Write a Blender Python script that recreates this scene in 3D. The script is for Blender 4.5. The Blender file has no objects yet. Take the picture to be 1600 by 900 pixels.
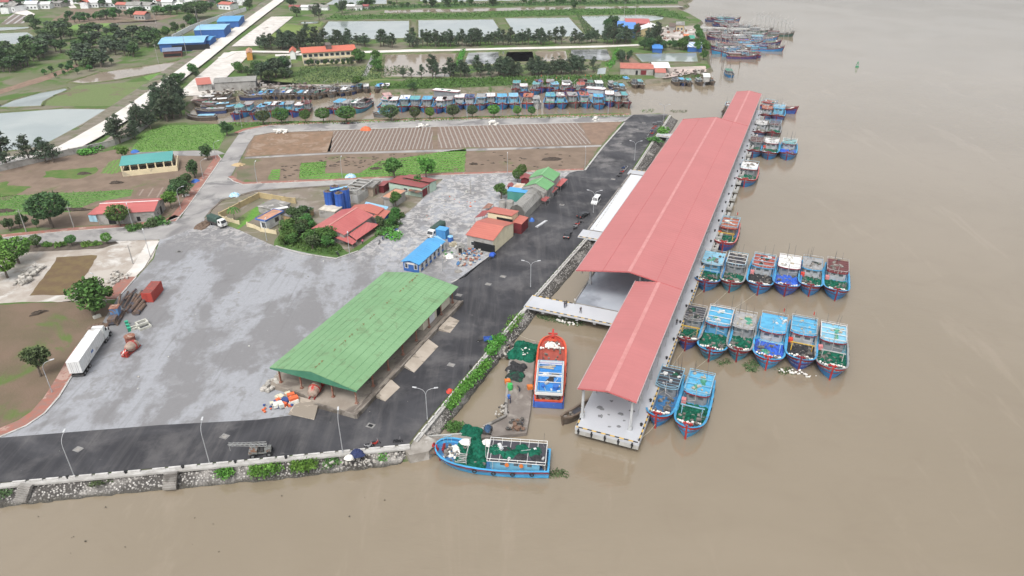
import bpy,bmesh,math,random
from mathutils import Vector,Matrix
from math import sin,cos,pi,radians as RAD,atan2,hypot
S=bpy.context.scene
COL=S.collection
# ---------------------------------------------------------------- camera
FPX,HORY,CAMH=1110.0,-168.0,88.0
PITCH=math.atan2(450-HORY,FPX)
cam=bpy.data.cameras.new('camera')
cam.sensor_width=36.0
cam.lens=FPX/1600*36
cam.clip_start=1.0
cam.clip_end=20000
camo=bpy.data.objects.new('camera',cam)
COL.objects.link(camo)
camo.location=(0,0,CAMH)
camo.rotation_euler=(pi/2-PITCH,0,0)
S.camera=camo
# ---------------------------------------------------------------- overcast sky and soft sun
SUN_EL,SUN_AZ=RAD(58),RAD(200)
W=bpy.data.worlds.new('World')
S.world=W
W.use_nodes=True
nt=W.node_tree
bg=nt.nodes['Background']
sky=nt.nodes.new('ShaderNodeTexSky')
sky.sky_type='NISHITA'
sky.sun_disc=False
sky.sun_elevation=SUN_EL
sky.sun_rotation=SUN_AZ
sky.air_density=1.0
sky.dust_density=5.0
sky.ozone_density=1.0
hs=nt.nodes.new('ShaderNodeHueSaturation')
hs.inputs['Saturation'].default_value=0.22
nt.links.new(sky.outputs[0],hs.inputs['Color'])
nt.links.new(hs.outputs[0],bg.inputs['Color'])
bg.inputs['Strength'].default_value=0.15
sun=bpy.data.lights.new('sun','SUN')
sun.energy=0.85
sun.angle=RAD(14)
sun.color=(1.0,0.97,0.93)
suno=bpy.data.objects.new('sun',sun)
COL.objects.link(suno)
suno.rotation_euler=Vector((-sin(SUN_AZ)*cos(SUN_EL),-cos(SUN_AZ)*cos(SUN_EL),-sin(SUN_EL))).to_track_quat('-Z','Y').to_euler()
S.view_settings.view_transform='Standard'
S.view_settings.look='None'
S.view_settings.exposure=0.70
S.view_settings.gamma=1
S.view_settings.use_curve_mapping=False
S.cycles.use_denoising=True
S.cycles.max_bounces=5
S.cycles.diffuse_bounces=2
S.cycles.glossy_bounces=3
S.cycles.transmission_bounces=2
S.cycles.volume_bounces=0
S.cycles.transparent_max_bounces=6
# ---------------------------------------------------------------- helpers
GZ=2.0
_c,_s=cos(PITCH),sin(PITCH)
def P(x,y,z=GZ):
 """a point of the survey: where the sight line of photo pixel (x, y) meets level z"""
 u=(x-800)/FPX
 v=(450-y)/FPX
 d=Vector((u,_c+v*_s,-_s+v*_c))
 t=(z-CAMH)/d.z
 return Vector((d.x*t,d.y*t,z))
PA=RAD(22.17)
DV=Vector((sin(PA),cos(PA),0))
NV=Vector((-cos(PA),sin(PA),0))
Q0=P(995,628,10); Q0.z=0
def Q(u,v,z):
 return Q0+DV*u+NV*v+Vector((0,0,z))
def tag(o,label=None,cat=None,group=None,kind=None):
 if label:o['label']=label
 if cat:o['category']=cat
 if group:o['group']=group
 if kind:o['kind']=kind
 return o
def thing(name,label,cat,loc=(0,0,0),rz=0.0,group=None):
 o=bpy.data.objects.new(name,None)
 o.empty_display_size=0.5
 COL.objects.link(o)
 o.location=loc
 o.rotation_euler=(0,0,rz)
 return tag(o,label,cat,group)
def dup(o,loc=None,rz=None,label=None,scale=None,parent=None,group=None):
 c=o.copy()
 COL.objects.link(c)
 if parent is not None:c.parent=parent
 if loc is not None:c.location=loc
 if rz is not None:c.rotation_euler=(0,0,rz)
 if scale is not None:c.scale=scale if not isinstance(scale,(int,float))else (scale,)*3
 if label:c['label']=label
 if group:c['group']=group
 for ch in o.children:
  dup(ch,parent=c)
 return c
class MB:
 def __init__(s):
  s.v=[]; s.f=[]; s.m=[]
 def add(s,vs,fs,mi=0):
  n=len(s.v)
  s.v+=[tuple(p)for p in vs]
  s.f+=[[i+n for i in f]for f in fs]
  s.m+=[mi]*len(fs)
  return s
 def box(s,c,d,rz=0.0,mi=0):
  x,y,z=d[0]/2,d[1]/2,d[2]/2
  cr,sr=cos(rz),sin(rz)
  vs=[]
  for k in (-z,z):
   for (i,j)in ((-x,-y),(x,-y),(x,y),(-x,y)):
    vs.append((c[0]+i*cr-j*sr,c[1]+i*sr+j*cr,c[2]+k))
  return s.add(vs,[(3,2,1,0),(4,5,6,7),(0,1,5,4),(1,2,6,5),(2,3,7,6),(3,0,4,7)],mi)
 def bx(s,x0,x1,y0,y1,z0,z1,mi=0):
  return s.box(((x0+x1)/2,(y0+y1)/2,(z0+z1)/2),(x1-x0,y1-y0,z1-z0),0,mi)
 def cyl(s,p,q,r,r2=None,n=8,mi=0):
  p,q=Vector(p),Vector(q)
  r2=r if r2 is None else r2
  d=q-p
  if d.length<1e-6:return s
  d.normalize()
  a=d.orthogonal().normalized(); b=d.cross(a)
  vs=[]
  for i in range(n):
   t=2*pi*i/n
   vs.append(p+(a*cos(t)+b*sin(t))*r)
  for i in range(n):
   t=2*pi*i/n
   vs.append(q+(a*cos(t)+b*sin(t))*r2)
  fs=[(i,(i+1)%n,n+(i+1)%n,n+i)for i in range(n)]+[tuple(range(n))[::-1],tuple(range(n,2*n))]
  return s.add(vs,fs,mi)
 def beam(s,p,q,w,h=None,mi=0):
  p,q=Vector(p),Vector(q)
  h=h or w
  d=q-p
  if d.length<1e-6:return s
  d.normalize()
  up=Vector((0,0,1))if abs(d.z)<0.95 else Vector((1,0,0))
  a=d.cross(up).normalized()*(w/2); b=a.cross(d).normalized()*(h/2)
  vs=[p-a-b,p+a-b,p+a+b,p-a+b,q-a-b,q+a-b,q+a+b,q-a+b]
  return s.add(vs,[(3,2,1,0),(4,5,6,7),(0,1,5,4),(1,2,6,5),(2,3,7,6),(3,0,4,7)],mi)
 def path(s,pts,r,n=6,mi=0):
  for a,b in zip(pts,pts[1:]):s.cyl(a,b,r,n=n,mi=mi)
  return s
 def prism(s,pts,z0,z1,mi=0):
  n=len(pts)
  vs=[(p[0],p[1],z0)for p in pts]+[(p[0],p[1],z1)for p in pts]
  fs=[tuple(range(n))[::-1],tuple(range(n,2*n))]+[(i,(i+1)%n,n+(i+1)%n,n+i)for i in range(n)]
  return s.add(vs,fs,mi)
 def quad(s,*p,mi=0):
  return s.add(p,[tuple(range(len(p)))],mi)
 def slab(s,p,t,mi=0):
  """a plate of thickness t below polygon p (any slope)"""
  n=len(p)
  vs=[Vector(q)for q in p]+[Vector(q)-Vector((0,0,t))for q in p]
  fs=[tuple(range(n)),tuple(range(n,2*n))[::-1]]+[(i,n+i,n+(i+1)%n,(i+1)%n)for i in range(n)]
  return s.add(vs,fs,mi)
 def heap(s,c,rx,ry,h,rng,n=16,k=6,rough=.25,rz=0,mi=0):
  vs=[(c[0],c[1],c[2]+h)]
  for j in range(1,k+1):
   t=j/k
   for i in range(n):
    a=2*pi*i/n
    e=1+rng.uniform(-rough,rough)*t
    x,y=rx*t*e*cos(a),ry*t*e*sin(a)
    z=h*max(0,cos(t*pi/2))**.7*(1+rng.uniform(-rough,rough))if j<k else -0.05
    vs.append((c[0]+x*cos(rz)-y*sin(rz),c[1]+x*sin(rz)+y*cos(rz),c[2]+z))
  fs=[(0,1+i,1+(i+1)%n)for i in range(n)]
  for j in range(k-1):
   for i in range(n):
    a=1+j*n+i; b=1+j*n+(i+1)%n
    fs.append((a,a+n,b+n,b))
  return s.add(vs,fs,mi)
 def blob(s,c,r,rng,n=7,k=4,rough=.15,mi=0,sz=1.0):
  vs=[(c[0],c[1],c[2]-r*sz)]
  for j in range(1,k):
   p=-pi/2+pi*j/k
   for i in range(n):
    a=2*pi*i/n
    e=r*(1+rng.uniform(-rough,rough))
    vs.append((c[0]+e*cos(p)*cos(a),c[1]+e*cos(p)*sin(a),c[2]+e*sin(p)*sz))
  vs.append((c[0],c[1],c[2]+r*sz))
  fs=[(0,1+(i+1)%n,1+i)for i in range(n)]
  for j in range(k-2):
   for i in range(n):
    a=1+j*n+i; b=1+j*n+(i+1)%n
    fs.append((a,b,b+n,a+n))
  t=len(vs)-1; o=1+(k-2)*n
  fs+=[(t,o+i,o+(i+1)%n)for i in range(n)]
  return s.add(vs,fs,mi)
 def build(s,name,mats,parent=None,smooth=False,fix=True):
  me=bpy.data.meshes.new(name)
  me.from_pydata(s.v,[],s.f)
  if not isinstance(mats,(list,tuple)):mats=[mats]
  for m in mats:me.materials.append(m)
  if len(mats)>1:me.polygons.foreach_set('material_index',s.m)
  if fix:
   b=bmesh.new(); b.from_mesh(me)
   bmesh.ops.recalc_face_normals(b,faces=b.faces)
   b.to_mesh(me); b.free()
  if smooth:me.polygons.foreach_set('use_smooth',[True]*len(me.polygons))
  o=bpy.data.objects.new(name,me)
  COL.objects.link(o)
  if parent is not None:o.parent=parent
  return o
def lin(c):
 """sRGB 0-255 triple to linear"""
 r=[]
 for x in c:
  x=x/255
  r.append(x/12.92 if x<=.04045 else ((x+.055)/1.055)**2.4)
 return tuple(r)
class NT:
 def __init__(s,m):s.t=m.node_tree; s.n=s.t.nodes
 def new(s,ty,**kw):
  n=s.n.new('ShaderNode'+ty)
  for k,v in kw.items():
   if k.startswith('i_'):n.inputs[k[2:]].default_value=v
   else:setattr(n,k,v)
  return n
 def ln(s,a,b):s.t.links.new(a,b)
 def noise(s,vec,scale,detail=5,rough=.55,dist=0):
  n=s.new('TexNoise'); n.inputs['Scale'].default_value=scale; n.inputs['Detail'].default_value=detail
  n.inputs['Roughness'].default_value=rough; n.inputs['Distortion'].default_value=dist
  if vec is not None:s.ln(vec,n.inputs['Vector'])
  return n.outputs['Fac']
 def ramp(s,fac,a,b):
  n=s.new('MapRange'); n.interpolation_type='SMOOTHSTEP'
  n.inputs['From Min'].default_value=a; n.inputs['From Max'].default_value=b
  s.ln(fac,n.inputs['Value'])
  return n.outputs[0]
 def mix(s,fac,a,b,blend='MIX'):
  n=s.new('Mix'); n.data_type='RGBA'; n.blend_type=blend
  for k,val in ((0,fac),(6,a),(7,b)):
   if hasattr(val,'is_linked'):s.ln(val,n.inputs[k])
   elif k==0:n.inputs[0].default_value=val
   else:n.inputs[k].default_value=(*val,1)
  return n.outputs[2]
 def math(s,op,a,b=0.0,c=None):
  n=s.new('Math'); n.operation=op
  for k,val in ((0,a),(1,b))+(((2,c),)if c is not None else ()):
   if hasattr(val,'is_linked'):s.ln(val,n.inputs[k])
   else:n.inputs[k].default_value=val
  return n.outputs[0]
 def dot(s,vec,d):
  n=s.new('VectorMath'); n.operation='DOT_PRODUCT'
  s.ln(vec,n.inputs[0]); n.inputs[1].default_value=d
  return n.outputs['Value']
_mats={}
def newmat(name):
 m=bpy.data.materials.new(name); m.use_nodes=True
 t=NT(m)
 return m,t,t.n['Principled BSDF']
def M(name,c,c2=None,scale=1.0,lo=.35,hi=.65,rough=.8,metal=0.0,spec=.3,c3=None,s3=.1,lo3=.5,hi3=.62,bump=0.0,bscale=None,obj=False,detail=5,dist=0,rand=0.0,stripe=None,warp=None,isl=0.0):
 """painted / weathered surface: colour c mottled with c2, patches of c3; stripe=(direction, period, colour, width)"""
 if name in _mats:return _mats[name]
 m,t,b=newmat(name)
 vec=t.new('TexCoord').outputs['Object']if obj else t.new('NewGeometry').outputs['Position']
 col=c
 if c2 is not None:
  col=t.mix(t.ramp(t.noise(vec,scale,detail,dist=dist),lo,hi),c,c2)
 if c3 is not None:
  col=t.mix(t.ramp(t.noise(vec,s3,6,.6,dist=.6),lo3,hi3),col,c3)
 if stripe:
  d,per,sc,w=stripe
  v=t.dot(vec,d)
  if warp:v=t.math('ADD',v,t.math('MULTIPLY',t.noise(vec,warp[0],2),warp[1]))
  f=t.math('SINE',t.math('MULTIPLY',v,2*pi/per))
  f=t.ramp(f,cos(pi*w)-.25,cos(pi*w)+.25)
  col=t.mix(f,col,sc)
 if rand:
  oi=t.new('ObjectInfo').outputs['Random']
  hsv=t.new('HueSaturation')
  t.ln(t.math('MULTIPLY_ADD',oi,rand,1-rand/2),hsv.inputs['Value'])
  t.ln(t.math('MULTIPLY_ADD',oi,rand*.08,.5-rand*.04),hsv.inputs['Hue'])
  if hasattr(col,'is_linked'):t.ln(col,hsv.inputs['Color'])
  else:hsv.inputs['Color'].default_value=(*col,1)
  col=hsv.outputs[0]
 if isl:
  ri=t.new('NewGeometry').outputs['Random Per Island']
  hsv=t.new('HueSaturation')
  t.ln(t.math('MULTIPLY_ADD',ri,isl,1-isl/2),hsv.inputs['Value'])
  if hasattr(col,'is_linked'):t.ln(col,hsv.inputs['Color'])
  else:hsv.inputs['Color'].default_value=(*col,1)
  col=hsv.outputs[0]
 if hasattr(col,'is_linked'):t.ln(col,b.inputs['Base Color'])
 else:b.inputs['Base Color'].default_value=(*col,1)
 b.inputs['Roughness'].default_value=rough
 b.inputs['Metallic'].default_value=metal
 b.inputs['Specular IOR Level'].default_value=spec
 if bump:
  bp=t.new('Bump'); bp.inputs['Strength'].default_value=bump; bp.inputs['Distance'].default_value=.15
  t.ln(t.noise(vec,bscale or scale*3,5),bp.inputs['Height']); t.ln(bp.outputs[0],b.inputs['Normal'])
 _mats[name]=m
 return m
# === THE SETTING
RAGGED={'field':.8,'field_grass':1.4,'vegetable_field':.6,'bare_patch':.7,'rubble_plot':.6,'meadow':1.5,'lush_verge':1.2,'dry_field':.5,'dirt_track':.8,'lawn':.5,'sandy_landing':1.0,'wharf_yard':.6,'compound_yard':.4,'yard':.25,'pond':.5,'creek':1.0,'undergrowth':.8}
def sheet(name,pts,z,mat,kind='structure',label=None,t=0.0):
 vs=[P(x,y,z)for x,y in pts]
 if name in RAGGED:
  r=random.Random(int(sum(p[0]for p in pts))); q=[]
  for a,b in zip(vs,vs[1:]+vs[:1]):
   L=(b-a).length; n=max(1,min(40,int(L/1.6))); d=(b-a).normalized(); w=0
   for k in range(n):
    w=w*.55+r.uniform(-.45,.45)*RAGGED[name]
    q.append(a.lerp(b,k/n)+(Vector((-d.y,d.x,0))*w if k else Vector((0,0,0))))
  vs=q
 mb=MB()
 mb.add(vs,[tuple(range(len(vs)))])
 o=mb.build(name,mat,fix=False)
 me=o.data
 b=bmesh.new(); b.from_mesh(me)
 for f in b.faces:
  f.normal_update()
  if f.normal.z<0:f.normal_flip()
 bmesh.ops.triangulate(b,faces=b.faces,ngon_method='EAR_CLIP')
 b.to_mesh(me); b.free()
 o['kind']=kind
 return o
def water_mat():
 m,t,b=newmat('river_water')
 pos=t.new('NewGeometry').outputs['Position']
 n1=t.noise(pos,.012,5,.6,.8)
 n2=t.noise(pos,.06,6,.6,1.5)
 col=t.mix(t.ramp(n1,.35,.65),(.208,.171,.120),(.230,.190,.136))
 col=t.mix(t.math('MULTIPLY',t.ramp(n2,.5,.75),.3),col,(.185,.147,.102))
 sm=t.new('Mapping'); sm.inputs['Rotation'].default_value=(0,0,.9); sm.inputs['Scale'].default_value=(.5,.12,1); t.ln(pos,sm.inputs['Vector'])
 n3=t.noise(sm.outputs[0],.16,9,.68,.5)
 col=t.mix(t.math('MULTIPLY',t.ramp(n3,.56,.66),.35),col,(.275,.228,.170))
 t.ln(col,b.inputs['Base Color'])
 b.inputs['Roughness'].default_value=.05
 b.inputs['IOR'].default_value=1.5
 b.inputs['Specular IOR Level'].default_value=.9
 mp=t.new('Mapping'); mp.inputs['Rotation'].default_value=(0,0,-.35); mp.inputs['Scale'].default_value=(.55,1.3,1)
 t.ln(pos,mp.inputs['Vector'])
 w1=t.noise(mp.outputs[0],.55,3,.5,.4)
 w2=t.noise(mp.outputs[0],2.2,3,.5,.3)
 calm=t.ramp(t.noise(pos,.02,3,.5,.6),.38,.62)
 h=t.math('ADD',t.math('MULTIPLY',w1,.6),t.math('MULTIPLY',w2,.22))
 bp=t.new('Bump'); bp.inputs['Distance'].default_value=.42
 t.ln(t.math('MULTIPLY_ADD',calm,.20,.09),bp.inputs['Strength'])
 t.ln(h,bp.inputs['Height']); t.ln(bp.outputs[0],b.inputs['Normal'])
 return m
mW=water_mat()
o=MB().quad((-6000,-3000,0),(6000,-3000,0),(6000,9000,0),(-6000,9000,0)).build('river',mW,fix=False)
o['kind']='structure'
def pond_mat(name,c,c2,rough=.06):
 m,t,b=newmat(name)
 pos=t.new('NewGeometry').outputs['Position']
 t.ln(t.mix(t.ramp(t.noise(pos,.03,4,.6,.5),.35,.65),c,c2),b.inputs['Base Color'])
 b.inputs['Roughness'].default_value=rough; b.inputs['Specular IOR Level'].default_value=.6
 bp=t.new('Bump'); bp.inputs['Distance'].default_value=.2; bp.inputs['Strength'].default_value=.06
 t.ln(t.noise(pos,.5,3),bp.inputs['Height']); t.ln(bp.outputs[0],b.inputs['Normal'])
 return m
mPond=pond_mat('pond_grey',(.25,.29,.285),(.31,.345,.33))
mPondD=pond_mat('pond_dark',(.16,.19,.18),(.26,.30,.29))
mPondB=pond_mat('pond_brown',(.235,.19,.14),(.29,.24,.19))
# ---- land body: one sheet with the canal as a bay, earth banks falling to the water
LAND=[(-700,830),(0,757),(640,697),(655,675),(820,480),(930,355),(1048,180),(1030,177),(985,181),(800,184),(600,190),(480,193),(400,194),(345,197),(318,191),(290,186),(288,168),(300,158),(330,147),(400,139),(480,134),(590,135),(600,140),(690,139),(800,134),(900,131),(975,128),(1040,121),(1090,113),(1110,105),(1105,97),(1104,84),(1104,70),(1098,50),(1090,36),(1096,32),(1075,20),(1055,13),(1068,9),(1075,6),(1062,2),(1080,-3),(1085,-20),(1000,-60),(400,-110),(-1500,-110),(-2500,300)]
mSoil=M('ground_soil',(.17,.155,.115),(.12,.135,.07),.05,c3=(.075,.13,.035),s3=.045,lo3=.45,hi3=.58,rough=.95,spec=.1,detail=8)
lo=sheet('ground',LAND,GZ,mSoil)
mBank=M('bank_earth',(.19,.165,.13),(.12,.12,.075),.35,rough=.95,spec=.1,c3=(.06,.1,.03),s3=.12,bump=.6,bscale=1.5)
mb=MB()
pts=[P(x,y,GZ)for x,y in LAND]
n=len(pts)
ar=sum(pts[i].x*pts[(i+1)%n].y-pts[(i+1)%n].x*pts[i].y for i in range(n))
sg=1 if ar>0 else -1
outs=[]
for i in range(n):
 a,b_,c=pts[i-1],pts[i],pts[(i+1)%n]
 d1=(b_-a).normalized(); d2=(c-b_).normalized()
 nn=(Vector((d1.y,-d1.x,0))+Vector((d2.y,-d2.x,0)))
 nn=nn.normalized()*sg
 outs.append(b_+nn*2.6+Vector((0,0,-2.6)))
for i in range(n):
 j=(i+1)%n
 mb.quad(pts[i],pts[j],outs[j],outs[i])
o=mb.build('earth_bank',mBank); o['kind']='structure'
# ---- surfaces of the ground, each a few centimetres above the one below
mYard=None
def yard_mat():
 m,t,b=newmat('yard_concrete')
 pos=t.new('NewGeometry').outputs['Position']
 mp=t.new('Mapping'); mp.inputs['Rotation'].default_value=(0,0,PA); mp.inputs['Scale'].default_value=(1,.45,1)
 t.ln(pos,mp.inputs['Vector'])
 big=t.noise(mp.outputs[0],.05,11,.63,.25)
 mid=t.noise(pos,.2,9,.66,.2)
 fine=t.noise(pos,1.6,6,.7)
 tr=t.new('Mapping'); tr.inputs['Rotation'].default_value=(0,0,PA+.25); tr.inputs['Scale'].default_value=(1,.06,1); t.ln(pos,tr.inputs['Vector'])
 trk=t.noise(tr.outputs[0],.7,5,.6,.5)
 f=t.math('ADD',t.math('MULTIPLY',big,.75),t.math('MULTIPLY',mid,.25))
 col=t.mix(t.ramp(f,.46,.53),(.192,.190,.194),(.296,.304,.322))
 col=t.mix(t.ramp(mid,.56,.64),col,(.225,.225,.23))
 st=t.noise(pos,.09,8,.7,.3)
 col=t.mix(t.math('MULTIPLY',t.ramp(st,.60,.74),.45),col,(.12,.115,.115))
 col=t.mix(t.math('MULTIPLY',t.ramp(trk,.56,.68),.28),col,(.13,.128,.13))
 pale=t.noise(pos,.5,6,.7,.7)
 ylane=t.ramp(t.dot(pos,(.25,1,0)),150,172)
 col=t.mix(t.math('MULTIPLY',t.ramp(pale,.48,.56),t.math('MULTIPLY',ylane,.6)),col,(.50,.48,.455))
 col=t.mix(t.math('MULTIPLY',t.ramp(fine,.3,.7),.22),col,(.13,.13,.13))
 t.ln(col,b.inputs['Base Color'])
 b.inputs['Roughness'].default_value=.75; b.inputs['Specular IOR Level'].default_value=.25
 return m
mYard=yard_mat()
def asphalt_mat():
 m,t,b=newmat('asphalt')
 pos=t.new('NewGeometry').outputs['Position']
 def streak(ang,sc):
  mp=t.new('Mapping'); mp.inputs['Rotation'].default_value=(0,0,ang); mp.inputs['Scale'].default_value=(1,.07,1)
  t.ln(pos,mp.inputs['Vector'])
  return t.noise(mp.outputs[0],sc,6,.65,.4)
 s1=streak(PA,.6); s2=streak(PA+1.75,.5)
 big=t.noise(pos,.06,7,.6,1.0)
 col=t.mix(t.ramp(big,.38,.62),(.028,.028,.032),(.050,.050,.055))
 col=t.mix(t.math('MULTIPLY',t.ramp(s1,.46,.72),.30),col,(.125,.12,.118))
 col=t.mix(t.math('MULTIPLY',t.ramp(s2,.52,.72),.28),col,(.11,.105,.105))
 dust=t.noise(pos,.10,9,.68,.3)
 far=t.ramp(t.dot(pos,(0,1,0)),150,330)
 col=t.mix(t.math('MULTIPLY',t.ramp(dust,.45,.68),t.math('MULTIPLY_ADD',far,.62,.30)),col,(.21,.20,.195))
 sp=t.noise(pos,.7,4,.6,.8)
 col=t.mix(t.math('MULTIPLY',t.ramp(sp,.70,.75),.35),col,(.27,.26,.25))
 t.ln(col,b.inputs['Base Color'])
 b.inputs['Roughness'].default_value=.7; b.inputs['Specular IOR Level'].default_value=.3
 return m
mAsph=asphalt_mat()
mLane=M('worn_concrete_road',(.25,.24,.235),(.33,.32,.305),.12,c3=(.17,.165,.165),s3=.09,rough=.85,detail=8)
mBrick=M('red_paving',(.30,.125,.095),(.24,.14,.115),.9,rough=.9,c3=(.36,.25,.21),s3=.25,lo3=.55)
mKerb=M('kerb_concrete',(.46,.45,.43),(.34,.33,.31),.8,rough=.85,c3=(.22,.21,.19),s3=.35,lo3=.58,hi3=.68)
mDike=M('pale_concrete_road',(.62,.59,.55),(.55,.52,.48),.15,rough=.85,c3=(.38,.34,.29),s3=.12,lo3=.62,hi3=.72)
mDikeS=M('dike_slope_paving',(.58,.55,.515),(.47,.44,.40),.25,rough=.9,c3=(.2,.17,.14),s3=.2,lo3=.64,hi3=.70)
mBrown=M('tilled_soil',(.205,.155,.118),(.165,.125,.095),.25,rough=.95,spec=.1,c3=(.13,.135,.07),s3=.07,lo3=.56,hi3=.66,bump=.5,bscale=2)
mBrown2=M('dry_field_soil',(.235,.165,.122),(.185,.13,.10),.35,rough=.95,spec=.1,detail=8,bump=.5,bscale=2)
mScrub=M('scrubby_soil',(.165,.14,.105),(.115,.12,.07),.16,rough=.95,spec=.1,c3=(.085,.14,.04),s3=.1,lo3=.54,hi3=.64,detail=8,bump=.5,bscale=2)
mTuft=M('short_grass',(.075,.14,.035),(.12,.155,.055),.3,rough=.95,spec=.1,c3=(.17,.14,.09),s3=.2,lo3=.6,hi3=.7,detail=8,bump=.6,bscale=2.5)
mLush=M('lush_bank',(.055,.115,.03),(.095,.155,.05),.2,rough=.95,spec=.1,detail=8,bump=.8,bscale=1)
def crop(name,c1,c2,d,per=1.0,soil=(.15,.12,.085),w=.32,patch=.5):
 m,t,b=newmat(name)
 pos=t.new('NewGeometry').outputs['Position']
 n1=t.noise(pos,1.3,6,.7); n2=t.noise(pos,.09,5,.6,.6)
 col=t.mix(t.ramp(n1,.35,.62),c1,c2)
 v=t.math('ADD',t.dot(pos,d),t.math('MULTIPLY',t.noise(pos,.4,3),.5))
 row=t.ramp(t.math('SINE',t.math('MULTIPLY',v,2*pi/per)),cos(pi*w)-.4,cos(pi*w)+.4)
 col=t.mix(t.math('MULTIPLY',t.math('SUBTRACT',1.0,row),.55),col,soil)
 col=t.mix(t.ramp(n2,patch,patch+.14),col,soil)
 t.ln(col,b.inputs['Base Color']); b.inputs['Roughness'].default_value=.9; b.inputs['Specular IOR Level'].default_value=.15
 bp=t.new('Bump'); bp.inputs['Strength'].default_value=.8; bp.inputs['Distance'].default_value=.3
 t.ln(n1,bp.inputs['Height']); t.ln(bp.outputs[0],b.inputs['Normal'])
 return m
def pdir(a,b):
 d=P(*b)-P(*a); d.normalize()
 return d
def across(a,b):
 d=pdir(a,b)
 return (-d.y,d.x,0)
Z=[GZ]
def up(k):return GZ+.02*k
# field plots
sheet('field',[(-200,292),(0,266),(95,244),(150,239),(190,232),(250,234),(330,236),(345,250),(300,322),(268,338),(150,352),(-200,366)],up(1),mBrown)
sheet('vegetable_field',[(-200,312),(0,307),(120,300),(210,296),(205,306),(150,315),(110,331),(0,338),(-200,346)],up(2),crop('crop_leaf',(.045,.16,.025),(.11,.28,.05),across((0,325),(200,305)),1.5,patch=.60))
sheet('vegetable_field',[(156,271),(172,252),(190,248),(189,268),(176,272)],up(2),crop('crop_leaf_b',(.09,.21,.04),(.14,.27,.06),across((160,270),(175,252)),1.4,patch=.62))
sheet('field_grass',[(70,268),(150,261),(152,268),(120,280),(66,277)],up(2),mTuft)
sheet('field_grass',[(-100,300),(10,283),(12,290),(50,292),(20,306),(-100,310)],up(2),mTuft)
sheet('seed_beds',[(212,305),(218,296),(285,290),(280,302),(250,309)],up(2),M('seed_bed_soil',(.19,.135,.105),(.16,.115,.09),.5,rough=.95,stripe=(across((225,305),(232,294)),3.0,(.30,.25,.21),.12)))
sheet('vegetable_field',[(203,236),(228,205),(262,196),(346,194),(356,205),(340,233),(280,236),(215,238)],up(3),crop('crop_bright',(.055,.19,.025),(.14,.34,.055),across((220,220),(350,215)),1.6,patch=.66))
sheet('field',[(362,280),(382,240),(392,214),(420,207),(700,197),(974,189),(940,226),(912,264),(700,272),(520,281),(380,286)],up(1),mBrown)
sheet('dry_field',[(383,244),(398,212),(425,208),(521,205),(516,237)],up(2),M('rust_soil',(.235,.155,.105),(.18,.125,.085),.4,rough=.95,spec=.1,detail=8,c3=(.27,.20,.15),s3=.2))
ds=(.30,.275,.25)
sheet('seed_beds',[(511,238),(522,205),(676,198),(676,232)],up(2),M('striped_bed_a',(.185,.14,.115),(.155,.115,.095),.5,rough=.95,spec=.1,stripe=(across((545,232),(560,206)),1.5,ds,.30),warp=(.25,.5)))
sheet('seed_beds',[(684,231.5),(684,198),(905,192),(923,225)],up(2),M('striped_bed_b',(.205,.155,.125),(.17,.125,.105),.5,rough=.95,spec=.1,stripe=(across((880,224),(856,194)),1.8,ds,.28),warp=(.2,.7)))
sheet('dry_field',[(925,225),(907,192),(972,190),(940,226)],up(2),mBrown2)
sheet('footpath',[(383,245.5),(516,238.5),(940,226.5),(939,229),(700,237),(516,241),(382,248)],up(3),mLane)
gb=crop('crop_clump',(.05,.18,.025),(.13,.32,.05),across((600,260),(720,250)),2.2,soil=(.165,.125,.09),w=.42,patch=.60)
sheet('vegetable_field',[(468,279),(470,255),(510,252),(508,270),(560,271),(592,252),(640,245),(700,236),(728,232),(726,268),(600,276),(500,280)],up(3),gb)
sheet('field_grass',[(365,283),(372,266),(402,262),(398,284)],up(3),mScrub)
sheet('vegetable_field',[(418,280),(425,265),(438,264),(436,281)],up(3),gb)
sheet('field',[(-300,486),(0,476),(110,470),(176,474),(170,500),(128,535),(100,590),(60,640),(0,668),(-300,720)],up(1),M('rough_plot',(.165,.12,.088),(.13,.105,.07),.12,rough=.95,spec=.1,c3=(.10,.14,.045),s3=.06,lo3=.57,hi3=.66,detail=9,bump=.6,bscale=2))
sheet('rubble_plot',[(-200,398),(0,388),(120,384),(180,376),(248,374),(238,404),(180,468),(0,474),(-200,480)],up(1),M('pale_rubble',(.40,.365,.325),(.30,.26,.22),.2,rough=.95,c3=(.50,.48,.45),s3=.1,detail=9,bump=.6,bscale=1.5))
sheet('bare_patch',[(88,402),(152,399),(140,420),(112,460),(46,462),(70,430)],up(2),M('brown_grass',(.155,.115,.06),(.13,.09,.055),.4,rough=.95,spec=.1,detail=9))
sheet('bare_patch',[(46,383),(180,377),(186,380),(160,388),(40,394),(0,396),(0,386)],up(2),M('dark_bed',(.075,.06,.048),(.11,.09,.07),.6,rough=.95))
sheet('compound_yard',[(318,345),(345,312),(400,296),(520,288),(690,278),(690,292),(620,345),(540,396),(430,384)],up(1),M('compound_soil',(.185,.155,.125),(.14,.135,.085),.12,rough=.95,detail=8,c3=(.24,.21,.18),s3=.15))
sheet('lawn',[(352,352),(412,316),(432,318),(384,350),(372,358)],up(3),crop('lawn_grass',(.075,.21,.03),(.13,.27,.05),(1,0,0),9,patch=.95))
sheet('undergrowth',[(428,384),(437,362),(480,338),(494,348),(522,376),(546,396),(525,402),(470,394)],up(3),mLush)
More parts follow.
